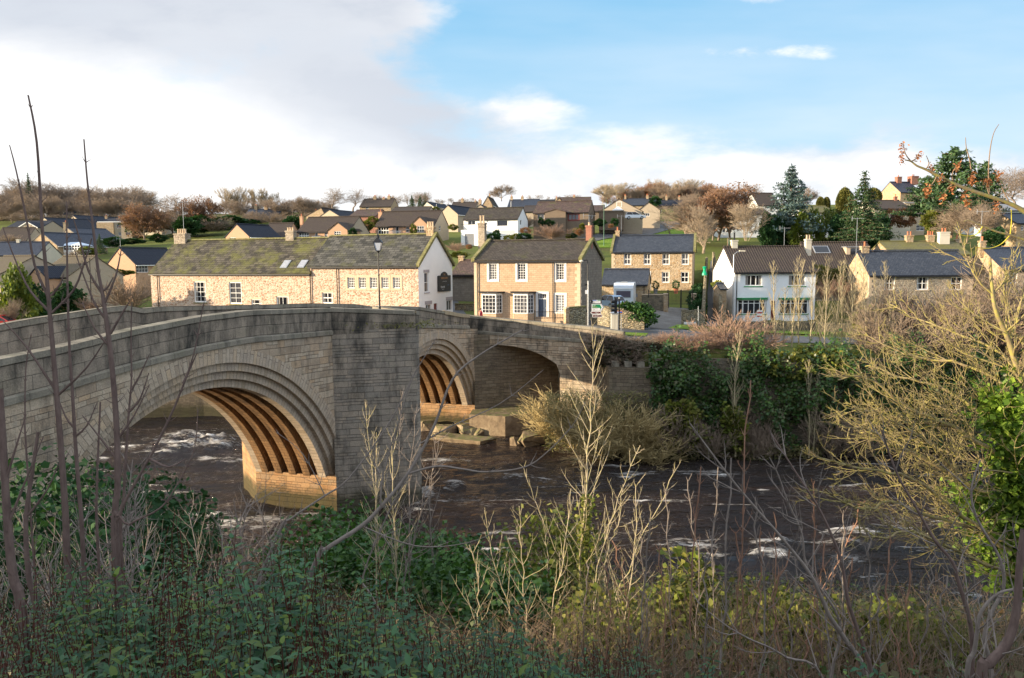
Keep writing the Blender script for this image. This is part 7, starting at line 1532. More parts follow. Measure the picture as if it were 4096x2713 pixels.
# yellow lichened lower bough
S1=[];S2=[]; q=ribbon([(1450,830),(1387,800),(1290,768),(1200,745),(1100,705),(1040,680),(1000,665),(970,672)],11.,Z5); limb(S1,q,.018,.008,k=3)
for b in [[(1290,768),(1230,830),(1150,860),(1060,855)],[(1100,705),(1060,760),(1000,775),(940,765)],[(1290,768),(1300,680),(1298,590)]]: limb(S2,ribbon(b,11.,Z5),.009,.005,lv=1,k=3)
treeobj('lichen_bough',S1,S2,B_lich,barkm('yellow_lichen',(.36,.32,.03),(.5,.44,.06)),'knobbly yellow lichened bough below the seed branch','branch',None,7,5)
# ---------------------------------------------------------------- foreground shrubs
def vtop(u): return float(np.interp(u,[-50,0,120,250,400,500,600,700,820,900,1000,1100,1200,1300,1450,1600,1900,2367],[1290,1290,1260,1240,1215,1185,1205,1210,1275,1290,1370,1400,1400,1425,1475,1500,1500,1525]))
def leafy_stems(name,u0,u1,n,Y0,Y1,label,seed,leafL=.088,vt=vtop,vb=1640,mleaf=None):
    rs=random.Random(seed); st=[]; LP=[];LD=[];LN=[]
    for i in range(n):
        u=rs.uniform(u0,u1); f=rs.random()**.62; Y=Y1-(Y1-Y0)*f
        v0=vt(u)+rs.gauss(0,16)+22*math.sin(u*.021+seed)+14*math.sin(u*.055+1); v=v0+(vb-v0)*(f**1.1)*rs.uniform(.75,1.1)+rs.uniform(0,25)
        top=P(*ZD(u,v),Y); g=nz(top.x,top.y); H=min(1.5,max(.45,top.z-g)); d=Vector((rs.gauss(0,.16),rs.gauss(0,.16),1)).normalized(); b=top-d*H
        mid=b.lerp(top,.5)+rv(rs)*.04; szz=rs.uniform(.6,1.25); st+= [(b,mid,.005,.004,0),(mid,top,.004,.002,0)]
        if rs.random()<.14: continue
        szz*=.75+.35*math.sin(u*.013+seed*2)+.15*math.sin(Y*5)
        step=.062; k=int(min(H,.75)/step); az=rs.uniform(0,3.14)
        for j in range(k):
            t_=1-j*step/H; p=b.lerp(top,t_) if t_>.5 else b.lerp(top,t_); s=.35+.65*min(1,j/4+.12)
            az+=1.57+rs.gauss(0,.2)
            for sg in (0,math.pi):
                a=az+sg+rs.gauss(0,.15); el=rs.uniform(.0,.45)+(.7 if j==0 else .25 if j<3 else 0)-.25; dd=Vector((math.cos(a)*math.cos(el),math.sin(a)*math.cos(el),math.sin(el)))
                LP.append(p); LD.append(dd*leafL*s*szz*rs.uniform(.75,1.25)); 
    o=empty(name,(0,0,0),0,label,'shrub'); c=st[0][1]; o.location=(c.x,c.y,nz(c.x,c.y)); off=Vector(o.location)
    segs_obj('stems',[(a-off,b-off,c_,d_,e) for a,b,c_,d_,e in st],B_stalk,o,3)
    Pn=np.array([tuple(p-off) for p in LP]); D=np.array([tuple(d) for d in LD]); L_=np.linalg.norm(D,axis=1,keepdims=True); dn_=D/L_
    s=np.cross(dn_,np.array([[0,0,1.]])); s/=np.linalg.norm(s,axis=1,keepdims=True)+1e-9; up=np.cross(s,dn_); w=L_*.21
    b0=Pn; m1=Pn+D*.3+up*L_*.04; tip=Pn+D-up*L_*.12; m2=Pn+D*.65+up*L_*.03
    V=np.stack([b0,m1+s*w+up*w*.25,m2+s*w*.85+up*w*.2,tip,m2-s*w*.85+up*w*.2,m1-s*w+up*w*.25,m1-up*w*.15,m2-up*w*.15],1).reshape(-1,3)
    n_=len(Pn); i0=np.arange(n_)[:,None]*8; F=np.concatenate([i0+np.array([[0,1,2,7]]),i0+np.array([[7,2,3,3]])],0)
    F=np.concatenate([i0+np.array([[0,1,2,6]]),i0+np.array([[6,2,3,7]]),i0+np.array([[0,6,4,5]]),i0+np.array([[6,7,3,4]])],0)
    npmesh('leaves',V,F,4,mleaf or L_shrub,o); return o
for i,(u0,u1,n,Y0,Y1,lab) in enumerate([(-60,420,290,2.3,5.0,'dark blue green leafy shrub in the lower left corner'),(380,760,300,2.3,4.8,'tallest part of the leafy foreground shrubs left of centre'),(700,1080,270,2.3,5.2,'leafy foreground shrub sloping down at the bottom centre'),(1040,1500,250,2.5,5.8,'low leafy shrub at the bottom right of centre'),(1460,2420,190,2.8,6.0,'sparse leafy shrub fringe along the bottom right')]):
    leafy_stems('leafy_shrub',u0,u1,n,Y0,Y1,lab,40+i)
leafy_stems('leafy_shrub',-60,1500,300,5.0,7.0,'second bank of dark leaves behind the foreground shrubs',50,leafL=.07,mleaf=L_shrub2,vt=lambda u:vtop(u)+25,vb=1500)
leafy_stems('leafy_shrub',1080,1260,26,6.,8.,'few red stalked leafy shoots rising over the brambles',51,leafL=.075,vt=lambda u:1330,vb=1480)
# ---------------------------------------------------------------- ivy and brambles down the bank
def bankblob(name,uvs,rad,n,m,label,size,seed,cat='ivy',lift=.6,kind=None,aspect=.9):
    bl=[]
    for (u,v,k) in uvs:
        p=bank(u,v); bl.append((p.x,p.y,p.z+lift*k,rad[0]*k,rad[1]*k,rad[2]*k))
    return tag(leafcloud(name,blobpts(None,bl,n,seed=seed,lump=.3,shell=.6),size,m,None,aspect=aspect,seed=seed),label,cat,kind=kind)
def hangpx(name,pts,rad,n,m,label,size,seed,cat='ivy'):
    """mounds whose visible centre is given as pixel and distance; filled down to the ground"""
    bl=[]
    for (u,v,Y) in pts:
        p=P(*ZD(u,v),Y); g=nz(p.x,p.y) if Y<shoreY(p.x) else 0; zz=p.z
        while zz>g-.3: bl.append((p.x,p.y,zz,*rad)); zz-=rad[2]*1.3; 
        bl.append((p.x,p.y,g+.2,*rad))
    return tag(leafcloud(name,blobpts(None,bl,n,seed=seed,lump=.35,shell=.6),size,m,None,aspect=.9,seed=seed),label,cat)
hangpx('ivy_bush',[(20,1165,17),(80,1140,18),(150,1170,18),(210,1160,20),(60,1230,15),(150,1230,16)],(1.5,1.3,1.1),7000,L_dark,'dark ivy heaped against the left foot of the bridge',.16,1)
hangpx('ivy_bush',[(250,1170,22),(310,1180,23),(350,1190,24),(230,1220,19),(320,1230,20)],(1.5,1.2,1.),6000,L_dark,'rounded dark ivy mound at the left springing of the near arch',.17,2)
hangpx('ivy_bush',[(410,1200,25),(450,1230,26),(370,1240,22)],(1.2,1.1,.9),4000,L_dark,'small dark ivy mound at the water below the near arch',.17,3)
hangpx('ivy_bush',[(740,1240,30),(800,1215,30),(780,1260,27),(850,1260,27),(720,1290,25)],(1.9,1.4,.9),6500,L_ivy,'ivy covered hump at the shore below the bridge pier',.19,4)
hangpx('ivy_bush',[(920,1305,25),(980,1290,25),(1040,1300,25),(1090,1325,25),(960,1350,21),(1060,1370,21)],(1.6,1.3,1.),8500,L_ivy,'broad dark ivy mass on the shore left of the centre sapling',.17,5)
hangpx('ivy_bush',[(1240,1260,21),(1290,1235,21),(1330,1270,21),(1260,1300,20)],(.9,.8,.8),4200,L_ivyy,'sunlit yellow green ivy bush at the foot of the centre sapling',.14,6)
hangpx('ivy_bush',[(1150,1370,18),(1220,1380,17.5),(1130,1400,17)],(.8,.8,.6),3500,L_ivy,'half lit ivy hump between the dark mass and the sunlit bush',.15,7)
hangpx('ivy_bush',[(1590,1335,13.6),(1610,1370,13.2),(1575,1400,13)],(.45,.45,.5),2600,L_ivyy,'small sunlit ivy spire on the right shore',.13,8)
for i,(x0,x1,v) in enumerate([(1380,1560,1420),(1660,1820,1420),(1820,2000,1440),(2000,2200,1460)]):
    hangpx('ivy_bush',[(x0+(x1-x0)*k/3,v+8+22*math.sin(k*2+i),13.2-.25*i) for k in range(4)],(.75,.7,.42),4800,L_ivyy,['low golden ivy between centre sapling and ivy spire','golden ivy hedge right of the ivy spire','golden green ivy along the shore below the big tree','greener ivy patch at the foot of the lichen tree'][i],.11,10+i)
# brambles and dead stalks over the slope
S=[]; rs=random.Random(91)
for i in range(2600):
    u=rs.uniform(1180,2420) if i%3 else rs.uniform(-50,1300); v=rs.uniform(1400 if u>1300 else 1300,1600); p=bank(u,v)
    d=Vector((rs.gauss(0,.6),rs.gauss(0,.5),rs.uniform(.3,1.2))).normalized(); L=rs.uniform(.5,1.5); q=p
    for k in range(4):
        d=(d+Vector((rs.gauss(0,.18),rs.gauss(0,.18),-.12))).normalized(); n_=q+d*L/4; S.append((q,n_,.006-.001*k,.005-.001*k,0)); q=n_
tag(segs_obj('dead_stalks',S,B_brown,None,3),'tangled dead brown stalks and brambles over the near slope','undergrowth',kind='stuff')
S=[]; rs=random.Random(92)
for i in range(1500):
    u=rs.uniform(1120,2420); Y=rs.uniform(8.5,15); p=P(*ZD(u,rs.uniform(1430,1560)),Y); p.z=min(p.z,nz(p.x,p.y)+.1); L=rs.uniform(.5,1.7)*(.6 if u<1300 else 1)*(1.1-.02*Y)
    d=Vector((rs.gauss(0,.22),rs.gauss(0,.2),1)).normalized(); q=p; r0=rs.uniform(.003,.0065)
    for k in range(4):
        d=(d+Vector((rs.gauss(0,.09),rs.gauss(0,.09),0))).normalized(); n_=q+d*L/4; S.append((q,n_,r0*(1-.22*k),r0*(1-.22*(k+1)),0))
        if k>0 and rs.random()<.7:
            e=(d+rv(rs)*.45).normalized(); m_=n_+e*L*.16; S.append((n_,m_,r0*.5,r0*.35,1)); S.append((m_,m_+(e+Vector((0,0,.5))).normalized()*L*.12,r0*.35,r0*.12,1))
        q=n_
tag(segs_obj('thin_stems',S,B_brown,None,3),'dense screen of fine brown stems along the right part of the near bank','undergrowth',kind='stuff')
r_=np.random.default_rng(12); n=26000; X=r_.uniform(-20,34,n); Yq=r_.uniform(5,33,n); ok=(Yq<np.array([shoreY(x) for x in X])-.3); X,Yq=X[ok],Yq[ok]; Zq=nearz(X,Yq)+r_.random(len(X))**2*.7
tag(leafcloud('ground_cover',np.c_[X,Yq,Zq],.13,leafm('ground_cover_leaf',[(.03,.06,.015),(.09,.07,.03),(.05,.09,.02),(.14,.09,.045)],.2,.6),None,aspect=.8,seed=12,updir=.4),'mixed ivy and leaf litter carpeting the near slope','undergrowth',kind='stuff')
# ---------------------------------------------------------------- street furniture, vehicles, walls
def gz(x,y): return float(farz(np.array([x]),np.array([y]))[0])
# lamp post standing on the refuge side of the bridge
p=P(*Z2(1465,1290),47.6); zt=P(*Z2(1450,560),47.6).z; zb=topz(3)-1.15
LP_=empty('street_lamp',(p.x,p.y,zb),0,'tall black lantern lamp post standing on the bridge','street lamp'); H=zt-zb
mb=MB(); mb.lathe([(.14,0),(.14,.5),(.09,.6),(.08,1.2),(.055,1.3),(.045,H*.55),(.06,H*.56),(.04,H*.58),(.03,H-1.15),(.05,H-1.1),(.03,H-1.05)],(0,0,0),10); mb.tube([(-.3,0,H*.72),(.3,0,H*.72)],.015,5); mb.build('post',M_blackm,LP_)
mb=MB(); z0=H-1.0
for k in range(4):
    a=math.pi/4+k*math.pi/2; b=a+math.pi/2; q=lambda r,t_,z:(r*math.cos(t_),r*math.sin(t_),z); mb.face([q(.17,a,z0),q(.17,b,z0),q(.33,b,z0+.5),q(.33,a,z0+.5)])
mb.build('lantern_glass',plain('lantern_glass',(.62,.66,.72),.15,.1),LP_)
mb=MB(); 
for k in range(4):
    a=math.pi/4+k*math.pi/2; b=a+math.pi/2; mb.tube([q(.17,a,z0),q(.33,a,z0+.5)],.018,4); mb.face([q(.38,a,z0+.5),q(.38,b,z0+.5),q(.1,b,z0+.78),q(.1,a,z0+.78)]); mb.face([q(.38,b,z0+.5),q(.38,a,z0+.5),q(.3,a,z0+.49),q(.3,b,z0+.49)])
    mb.tube([q(.33,a,z0+.5),q(.33,b,z0+.5)],.02,4); mb.tube([q(.17,a,z0),q(.17,b,z0)],.02,4)
mb.lathe([(.11,.78),(.08,.86),(.1,.9),(.05,.96),(.015,1.05),(0,1.12)],(0,0,z0),8); mb.lathe([(.03,-.08),(.17,0)],(0,0,z0),4); mb.build('lantern_frame',M_blackm,LP_)
# camper van
p0=P(*ZC(995,912),93); p1=P(*ZC(1300,905),93); W_=p1.x-p0.x; zt=P(*ZC(1100,520),93).z; zb=min(p0.z,p1.z)-.35; th=R(12); W_=2.35
V=empty('camper_van',(p0.x,p0.y,zb),-th,'white camper van seen from behind beside the low stone garage','van'); Hh=zt-zb
M_van=plain('white_van_paint',(.62,.68,.74),.25,.03,1); M_vanb=plain('van_stripe_blue',(.12,.16,.25),.4,.1); M_tyre=plain('tyre_rubber',(.02,.02,.02),.8,.2)
mb=MB(); L_=6.0
pr=[(0,.45),(0,Hh*.82),(.06,Hh*.9),(.35,Hh*.93),(.5,Hh*.995),(L_-1.2,Hh),(L_-.5,Hh*.9),(L_-.4,Hh*.6),(L_,Hh*.5),(L_+.3,Hh*.3),(L_+.3,.45)]
mb.prism([(0,y,z) for y,z in pr],(W_,0,0)); mb.build('body',M_van,V)
mb=MB(); mb.box(W_*.16,W_*.84,-.03,-.005,Hh*.50,Hh*.71); wn=mb.build('rear_window',plain('tinted_glass',(.10,.09,.12),.1,.1),V)
mb=MB()
for a in ((W_*.13,W_*.16,-.04,0,Hh*.48,Hh*.73),(W_*.84,W_*.87,-.04,0,Hh*.48,Hh*.73),(W_*.16,W_*.84,-.04,0,Hh*.71,Hh*.73),(W_*.16,W_*.84,-.04,0,Hh*.48,Hh*.50)): mb.box(*a)
mb.build('window_frame',M_lead,wn)
mb=MB(); 
for i,(a,b_,c) in enumerate([(.2,.55,.42),(.25,.65,.36),(.3,.75,.31),(.15,.45,.27)]): mb.prism([(W_*a,-.012,Hh*c),(W_*b_,-.012,Hh*(c-.03)),(W_*b_,-.012,Hh*(c-.022)),(W_*a,-.012,Hh*(c+.02))],(0,.01,0))
mb.build('stripe_decal',M_vanb,V)
mb=MB(); mb.box(.05,W_-.05,-.06,0,Hh*.79,Hh*.815); mb.box(.02,W_-.02,-.1,.2,.35,.6); mb.build('bumper',M_frame,V)
M_tail=plain('tail_lamp_red',(.4,.02,.02),.3,.1)
for x in (.1,W_-.25):
    mb=MB(); mb.box(x,x+.14,-.12,-.1,.42,.55); mb.build('tail_light',M_tail,V)
mb=MB(); mb.box(W_*.35,W_*.65,1.2,1.8,Hh*.99,Hh*1.04); mb.box(W_*.3,W_*.7,.6,1.0,Hh*.95,Hh*1.02); mb.build('roof_vent',M_galv,V)
for y in (1.2,4.8):
    for x in (-.02,W_-.2):
        mb=MB(); mb.tube([(x,y,.35),(x+.22,y,.35)],.35,14,cap=True); mb.build('wheel',M_tyre,V)
mb=MB(); mb.box(W_,W_+.22,L_-.6,L_-.5,Hh*.42,Hh*.55); mb.build('wing_mirror',M_lead,V)
def car(x,y,z,rz,paint,label,kind='hatch',hatch=True):
    o=empty('parked_car',(x,y,z),rz,label,'car'); L,W,H=4.2,1.7,1.45
    mb=MB(); b=[(0,.3),(0,.75),(.15,.92),(L-1.1,.9),(L-.15,.72),(L,.55),(L,.3)]; mb.prism([(x_,0,z_) for x_,z_ in b],(0,W,0)); mb.build('body',paint,o)
    cb_=[(.12,.9),(.45,H-.08),(.8,H),(2.2,H),(3.1,.9)]; mb=MB(); lo=[(x_,.08 if z_<1 else .2,z_) for x_,z_ in cb_]; hi=[(x_,W-.08 if z_<1 else W-.2,z_) for x_,z_ in cb_]
    mb.face(lo); mb.face(hi[::-1])
    for i in range(4): mb.face([lo[i+1],lo[i],hi[i],hi[i+1]])
    mb.build('window_glass',M_glass,o)
    mb=MB(); mb.prism([(.45,.2,H-.08),(.8,.2,H+.0),(2.2,.2,H+.0),(2.35,.2,H-.08),(2.2,.2,H+.03),(.8,.2,H+.03)],(0,W-.4,0))
    for s in (lo,hi):
        for i in (0,3): mb.tube([s[i],s[i+1]],.04,4)
        mb.tube([((s[1][0]+s[3][0])/2,s[1][1],H-.02),((s[0][0]+s[4][0])/2,s[0][1],.9)],.035,4)
    mb.build('roof',paint,o)
    for xx in (.75,L-.8):
        for yy in (-.02,W-.18):
            mb=MB(); mb.tube([(xx,yy,.31),(xx,yy+.2,.31)],.31,14,cap=True); w_=mb.build('wheel',M_tyre,o); mb=MB(); s_=-.005 if yy<0 else .205; mb.tube([(xx,yy+s_,.31),(xx,yy+s_+.004,.31)],.18,10,cap=True); mb.build('rim',M_galv,w_)
    for yy in (.1,W-.3):
        mb=MB(); mb.box(-.02,.02,yy,yy+.2,.6,.85); mb.build('tail_light',M_tail,o); mb=MB(); mb.box(L-.03,L+.01,yy,yy+.2,.5,.62); mb.build('headlight',M_frame,o)
    mb=MB(); mb.box(-.03,.0,W*.35,W*.65,.5,.6); mb.build('number_plate',M_gold,o)
    return o
M_silver=plain('silver_car_paint',(.62,.66,.70),.2,.03,1,metal=.3); M_bluecar=plain('pale_blue_car_paint',(.35,.45,.58),.2,.03,1); M_redcar=plain('red_car_paint',(.5,.04,.03),.25,.03,1)
p=P(*Z3(1660,420),160); car(p.x,p.y+.2,p.z,R(-6),M_silver,'silver estate car parked outside the hillside house')
p=P(*Z3(1452,1268),88); car(p.x+2.6,p.y,p.z,R(180-60),M_bluecar,'pale blue car partly hidden behind the stone house gable')
p=P(*Z1(25,1500),78); car(p.x-2.8,p.y,p.z-.2,R(6),M_redcar,'red car at the left edge behind the bridge parapet')
# direction signs on their pole
Y=67.5
def sp(x,y,YY=Y): return P(*ZC(x,y),YY)
pa=sp(598,1150); pb=sp(600,485); g=gz(pa.x,pa.y)
post=empty('direction_sign',(pa.x,pa.y,min(pa.z,g)),0,'direction sign post with white, green and brown arrow boards','sign'); off=Vector(post.location)
mb=MB(); mb.tube([(0,0,0),(0,0,pb.z-off.z)],.045,8,cap=True); mb.build('post',M_galv,post)
M_sgn_w=plain('sign_white',(.75,.75,.75),.5,.03); M_sgn_g=plain('sign_green',(.01,.22,.09),.5,.05); M_sgn_br=plain('sign_brown',(.12,.03,.025),.5,.05); M_sgn_b=plain('sign_blue',(.03,.12,.45),.5,.05); M_sgn_y=plain('sign_yellow',(.75,.50,.02),.5,.05); M_blk=plain('sign_lettering_black',(.02,.02,.02),.5,.05)
def arrow(x0,y0,x1,y1,dirn,face,edge,lines,name='sign_board',label=None):
    a=sp(x0,y1)-off; b=sp(x1,y0)-off; w=b.x-a.x; h_=b.z-a.z; tip=h_*.45; y=-.08
    def shape(i,yy,tk):
        x0_,x1_,z0_,z1_=a.x+i,b.x-i,a.z+i,b.z-i; zm=(z0_+z1_)/2
        if dirn<0: s=[(x0_,zm),(x0_+tip,z0_),(x1_,z0_),(x1_,z1_),(x0_+tip,z1_)]
        else: s=[(x0_,z0_),(x1_-tip,z0_),(x1_,zm),(x1_-tip,z1_),(x0_,z1_)]
        m=MB(); m.prism([(x_,yy,z_) for x_,z_ in s],(0,-tk,0)); return m
    o=shape(0,y,.03).build(name,edge,post); shape(.045,y-.032,.006).build('face',face,o)
    for (txt,fx,fz,sz,mt) in lines: text_mesh('lettering',txt,sz*h_,Matrix.Translation((a.x+w*fx,y-.045,a.z+h_*fz))@Matrix.Rotation(R(90),4,'X'),mt,o,'LEFT')
    return o,a,b
o,a,b=arrow(620,775,798,842,-1,M_sgn_w,M_blk,[('Scotch Corner',.24,.46,.26,M_blk),('B 6277',.24,.2,.22,M_blk)])
mb=MB(); mb.box(a.x+(b.x-a.x)*.26,a.x+(b.x-a.x)*.6,-.125,-.12,a.z+(b.z-a.z)*.68,b.z-.06); mb.build('blue_patch',M_sgn_b,o); mb=MB(); mb.box(a.x+(b.x-a.x)*.68,a.x+(b.x-a.x)*.95,-.125,-.12,a.z+(b.z-a.z)*.68,b.z-.06); mb.build('green_patch',M_sgn_g,o)
ch=MB(); hh=b.z-a.z; zm=(a.z+b.z)/2; ch.prism([(a.x+.07,-.122,zm),(a.x+hh*.45,-.122,a.z+.06),(a.x+hh*.62,-.122,a.z+.06),(a.x+.3,-.122,zm),(a.x+hh*.62,-.122,b.z-.06),(a.x+hh*.45,-.122,b.z-.06)],(0,-.004,0)); ch.build('chevron',M_blk,o)
o,a,b=arrow(652,845,850,958,1,M_sgn_g,M_sgn_w,[('Brough',.05,.84,.15,M_sgn_w),('Bowes',.05,.71,.15,M_sgn_w),('(A67) (A66)',.05,.57,.14,M_sgn_y),('Midd\'n-in-Teesd.',.06,.32,.12,M_blk),('B 6277',.06,.17,.12,M_blk)])
w=b.x-a.x; hh=b.z-a.z; mb=MB(); mb.box(a.x+w*.04,a.x+w*.66,-.125,-.12,a.z+hh*.08,a.z+hh*.43); mb.build('white_patch',M_sgn_w,o)
for c in list(o.children):
    if c.name.startswith('lettering') and c.matrix_local.translation.z<a.z+hh*.4: c.location.y-=.012
mb=MB(); zm=(a.z+b.z)/2; x_=b.x-hh*.62; mb.prism([(x_,-.122,a.z+.07),(x_+hh*.16,-.122,a.z+.07),(b.x-.1,-.122,zm),(x_+hh*.16,-.122,b.z-.07),(x_,-.122,b.z-.07),(b.x-.1-hh*.2,-.122,zm)],(0,-.004,0)); mb.build('chevron',M_sgn_w,o)
arrow(632,960,797,1006,-1,M_sgn_br,M_sgn_w,[('Egglestone',.42,.66,.3,M_sgn_w),('Abbey',.52,.33,.3,M_sgn_w)]); arrow(664,1010,822,1056,1,M_sgn_br,M_sgn_w,[('High Force',.2,.5,.38,M_sgn_w)])
# tall black street lamp beside it
p=sp(578,1160,68.5); g=gz(p.x,p.y); sl_=empty('street_lamp',(p.x,p.y,min(g,p.z)),0,'slender black street lamp with short arm against the stone house gable','street lamp'); H=sp(585,170,68.5).z-sl_.location.z
mb=MB(); mb.tube([(0,0,0),(0,0,1.4),(0,0,1.5),(0,0,H*.62),(.05,0,H*.62+.05),(.06,0,H)],[.09,.09,.06,.055,.045,.035],8); mb.build('post',M_blackm,sl_); mb=MB(); mb.tube([(.06,0,H),(-.1,-.05,H+.05),(-.45,-.1,H-.02)],.03,6); mb.build('arm',M_blackm,sl_); mb=MB(); mb.lathe([(0,.1),(.16,.04),(.18,-.05),(.08,-.12),(0,-.13)],(-.5,-.1,H-.02),10); mb.build('lamp_head',M_cream,sl_)
mb=MB(); a_=sp(552,690,68.3)-Vector(sl_.location); b_=sp(604,630,68.3)-Vector(sl_.location); mb.box(a_.x,b_.x,a_.y-.05,a_.y,a_.z,b_.z); mb.build('plate',M_sgn_w,sl_)
mb=MB(); c=sp(560,540,68.3)-Vector(sl_.location); mb.lathe([(0,.1),(.14,0),(.1,-.1),(0,-.1)],(c.x,c.y,c.z),8); mb.build('camera_head',M_black,sl_)
# traffic light
p=sp(1085,1175,65.8); tl=empty('traffic_light',(p.x,p.y,gz(p.x,p.y)-.1),0,'black traffic light seen from behind on a dark pole','traffic light'); off=Vector(tl.location); H=sp(1090,765,65.8).z-off.z
mb=MB(); mb.tube([(0,0,0),(0,0,H)],.06,10,cap=True); mb.build('post',M_blackm,tl); mb=MB(); mb.tube([(0,0,H),(0,0,H+.12)],.07,10,cap=True); mb.build('pole_cap',M_galv,tl)
a_=sp(1008,995,65.7)-off; b_=sp(1056,758,65.7)-off; mb=MB(); mb.box(a_.x,b_.x,-.05,.0,a_.z,b_.z); mb.build('backing_board',M_black,tl)
for k in range(3):
    zc=a_.z+(b_.z-a_.z)*(.22+.28*k); mb=MB(); mb.tube([(a_.x+.02,-.06,zc),(a_.x-.28,-.1,zc-.02)],[.13,.15],10,cap=True); mb.build('signal_hood',M_black,tl)
mb=MB(); mb.box(b_.x,0,-.03,.03,b_.z-.3,b_.z-.24); mb.box(b_.x,0,-.03,.03,a_.z+.25,a_.z+.31); mb.build('bracket',M_blackm,tl)
# cabinet and blue sign behind the traffic light
a_=sp(962,1172,66.5); b_=sp(1075,1000,66.5); cb_=empty('control_cabinet',(a_.x,a_.y,gz(a_.x,a_.y)-.1),0,'pale grey roadside cabinet behind the traffic light pole','cabinet'); off=Vector(cb_.location); w=b_.x-a_.x; h_=b_.z-off.z
mb=MB(); mb.box(0,w,0,.45,0,h_); mb.build('box',plain('cabinet_grey',(.45,.46,.44),.6,.1),cb_); mb=MB(); mb.prism([(-.05,-.05,h_),(w+.05,-.05,h_),(w+.05,.5,h_+.08),(-.05,.5,h_+.08)],(0,0,.05)); mb.build('lid',M_galv,cb_); mb=MB(); mb.box(.06,w*.48,-.02,0,.1,h_-.12); mb.box(w*.52,w-.06,-.02,0,.1,h_-.12); mb.build('door',M_conc if False else M_cream,cb_)
a_=sp(950,1000,67.2); b_=sp(1140,955,67.2); bs=empty('road_sign',((a_.x+b_.x)/2,a_.y,gz(a_.x,a_.y)),0,'low wide blue road sign half hidden by the traffic light','sign'); off=Vector(bs.location); mb=MB(); mb.box(a_.x-off.x,b_.x-off.x,-.03,0,a_.z-off.z,b_.z-off.z); e=mb.build('edge',plain('sign_orange_edge',(.7,.25,.08),.5,.05),bs); mb=MB(); mb.box(a_.x-off.x+.05,b_.x-off.x-.05,-.04,-.031,a_.z-off.z+.05,b_.z-off.z-.05); mb.build('face',M_sgn_b,bs)
mb=MB(); mb.tube([(-.4,.03,0),(-.4,.03,a_.z-off.z)],.03,6); mb.tube([(.4,.03,0),(.4,.03,a_.z-off.z)],.03,6); mb.build('posts',M_galv,bs); text_mesh('lettering','Diversion ahead' if False else '',.1,Matrix(),M_sgn_w,bs) if False else None
# walls round the stone house and drive
def pwall(name,pts,Y,z,hz_,matl,label,cat='wall',thick=.35,cop=None,zfix=None):
    """pts: top-edge pixels with own distances (x,y,Y)"""
    mb=MB(); W=[P(*z(x,y),YY) for x,y,YY in pts]; L=0; C_=MB(); base=W[0].copy()
    for a,b in zip(W[:-1],W[1:]):
        d=Vector((b.x-a.x,b.y-a.y,0)); l=d.length; n_=Vector((-d.y,d.x,0)).normalized()*thick; za,zb=gz(a.x,a.y)-.4,gz(b.x,b.y)-.4
        f=lambda v,zz:(v.x-base.x,v.y-base.y,zz)
        mb.face([f(a,za),f(b,zb),f(b,b.z),f(a,a.z)],[(L,za),(L+l,zb),(L+l,b.z),(L,a.z)]); mb.face([f(b+n_,zb),f(a+n_,za),f(a+n_,a.z),f(b+n_,b.z)],[(L+l,zb),(L,za),(L,a.z),(L+l,b.z)]); mb.face([f(a,a.z),f(b,b.z),f(b+n_,b.z),f(a+n_,a.z)],[(L,0),(L+l,0),(L+l,.4),(L,.4)])
        mb.face([f(a+n_,za),f(a,za),f(a,a.z),f(a+n_,a.z)]); mb.face([f(b,zb),f(b+n_,zb),f(b+n_,b.z),f(b,b.z)]); 
        if cop=='stones':
            k=int(l/.24)
            for i in range(k):
                c=a.lerp(b,(i+.5)/k)+n_*.5; s=random.uniform(.09,.13); hh_=random.uniform(.14,.26); C_.box(c.x-base.x-s,c.x-base.x+s,c.y-base.y-thick*.5,c.y-base.y+thick*.5,c.z-.02,c.z+hh_)
        elif cop:
            o_=n_*.12; C_.prism([f(a-o_,a.z),f(b-o_,b.z),f(b+n_+o_,b.z),f(a+n_+o_,a.z)],(0,0,.1))
        L+=l
    o=mb.build(name,matl); o.location=(base.x,base.y,0); tag(o,label,cat)
    if cop: C_.build('coping',matl if cop=='stones' else cop,o)
    return o
pwall('garden_wall',[(1128,1262,68.3),(1290,1250,70)],0,Z3,1,M_drystone,'end wall of the stone house garden with a pale pillar',cop=M_mosscop)
pwall('gate_pillar',[(1098,1268,68.1),(1128,1264,68.2)],0,Z3,1,M_rub_tan,'pale stone pillar at the corner of the stone house garden','pillar',thick=.5,cop=M_dress)
pwall('garden_wall',[(1345,1240,75),(1500,1272,73),(1640,1290,72.5),(1840,1370,72)],0,Z3,1,M_drystone,'dark garden wall behind the direction signs running to the hedge',cop='stones')
pwall('garden_wall',[(1816,1138,91),(2062,1138,90)],0,Z3,1,M_rub_dark,'low wall left of the black gates',cop=M_dress)
for (x0,x1,lab) in ((2030,2068,'stone gate pier left of the black gates'),(2296,2334,'stone gate pier right of the black gates')):
    pwall('gate_pillar',[(x0,1132,89.6),(x1,1132,89.6)],0,Z3,1,M_rub_tan,lab,'pillar',thick=.6,cop=M_dress)
pwall('dry_stone_wall',[(2192,1300,78),(2360,1298,77.5),(2420,1300,78)],0,Z3,1,M_drystone,'pale dry stone wall carrying the street name plate',cop='stones')
pwall('dry_stone_wall',[(250,1245,79),(262,1000,97),(275,800,118)],0,Z4,1,M_drystone,'dry stone wall climbing beside the footpath to the left',cop='stones')
pwall('dry_stone_wall',[(395,1180,84),(385,1000,97),(330,760,122)],0,Z4,1,M_drystone,'dry stone wall climbing beside the footpath to the right',cop='stones')
pwall('garden_wall',[(400,1335,80),(760,1335,80),(1180,1335,80.5)],0,Z4,1,M_rub_dark,'low front garden wall of the white house pair')
pwall('garden_wall',[(1200,1340,79),(1500,1350,78.5),(2400,1370,78)],0,Z4,1,M_rub_dark,'low garden wall in front of the grey terrace')
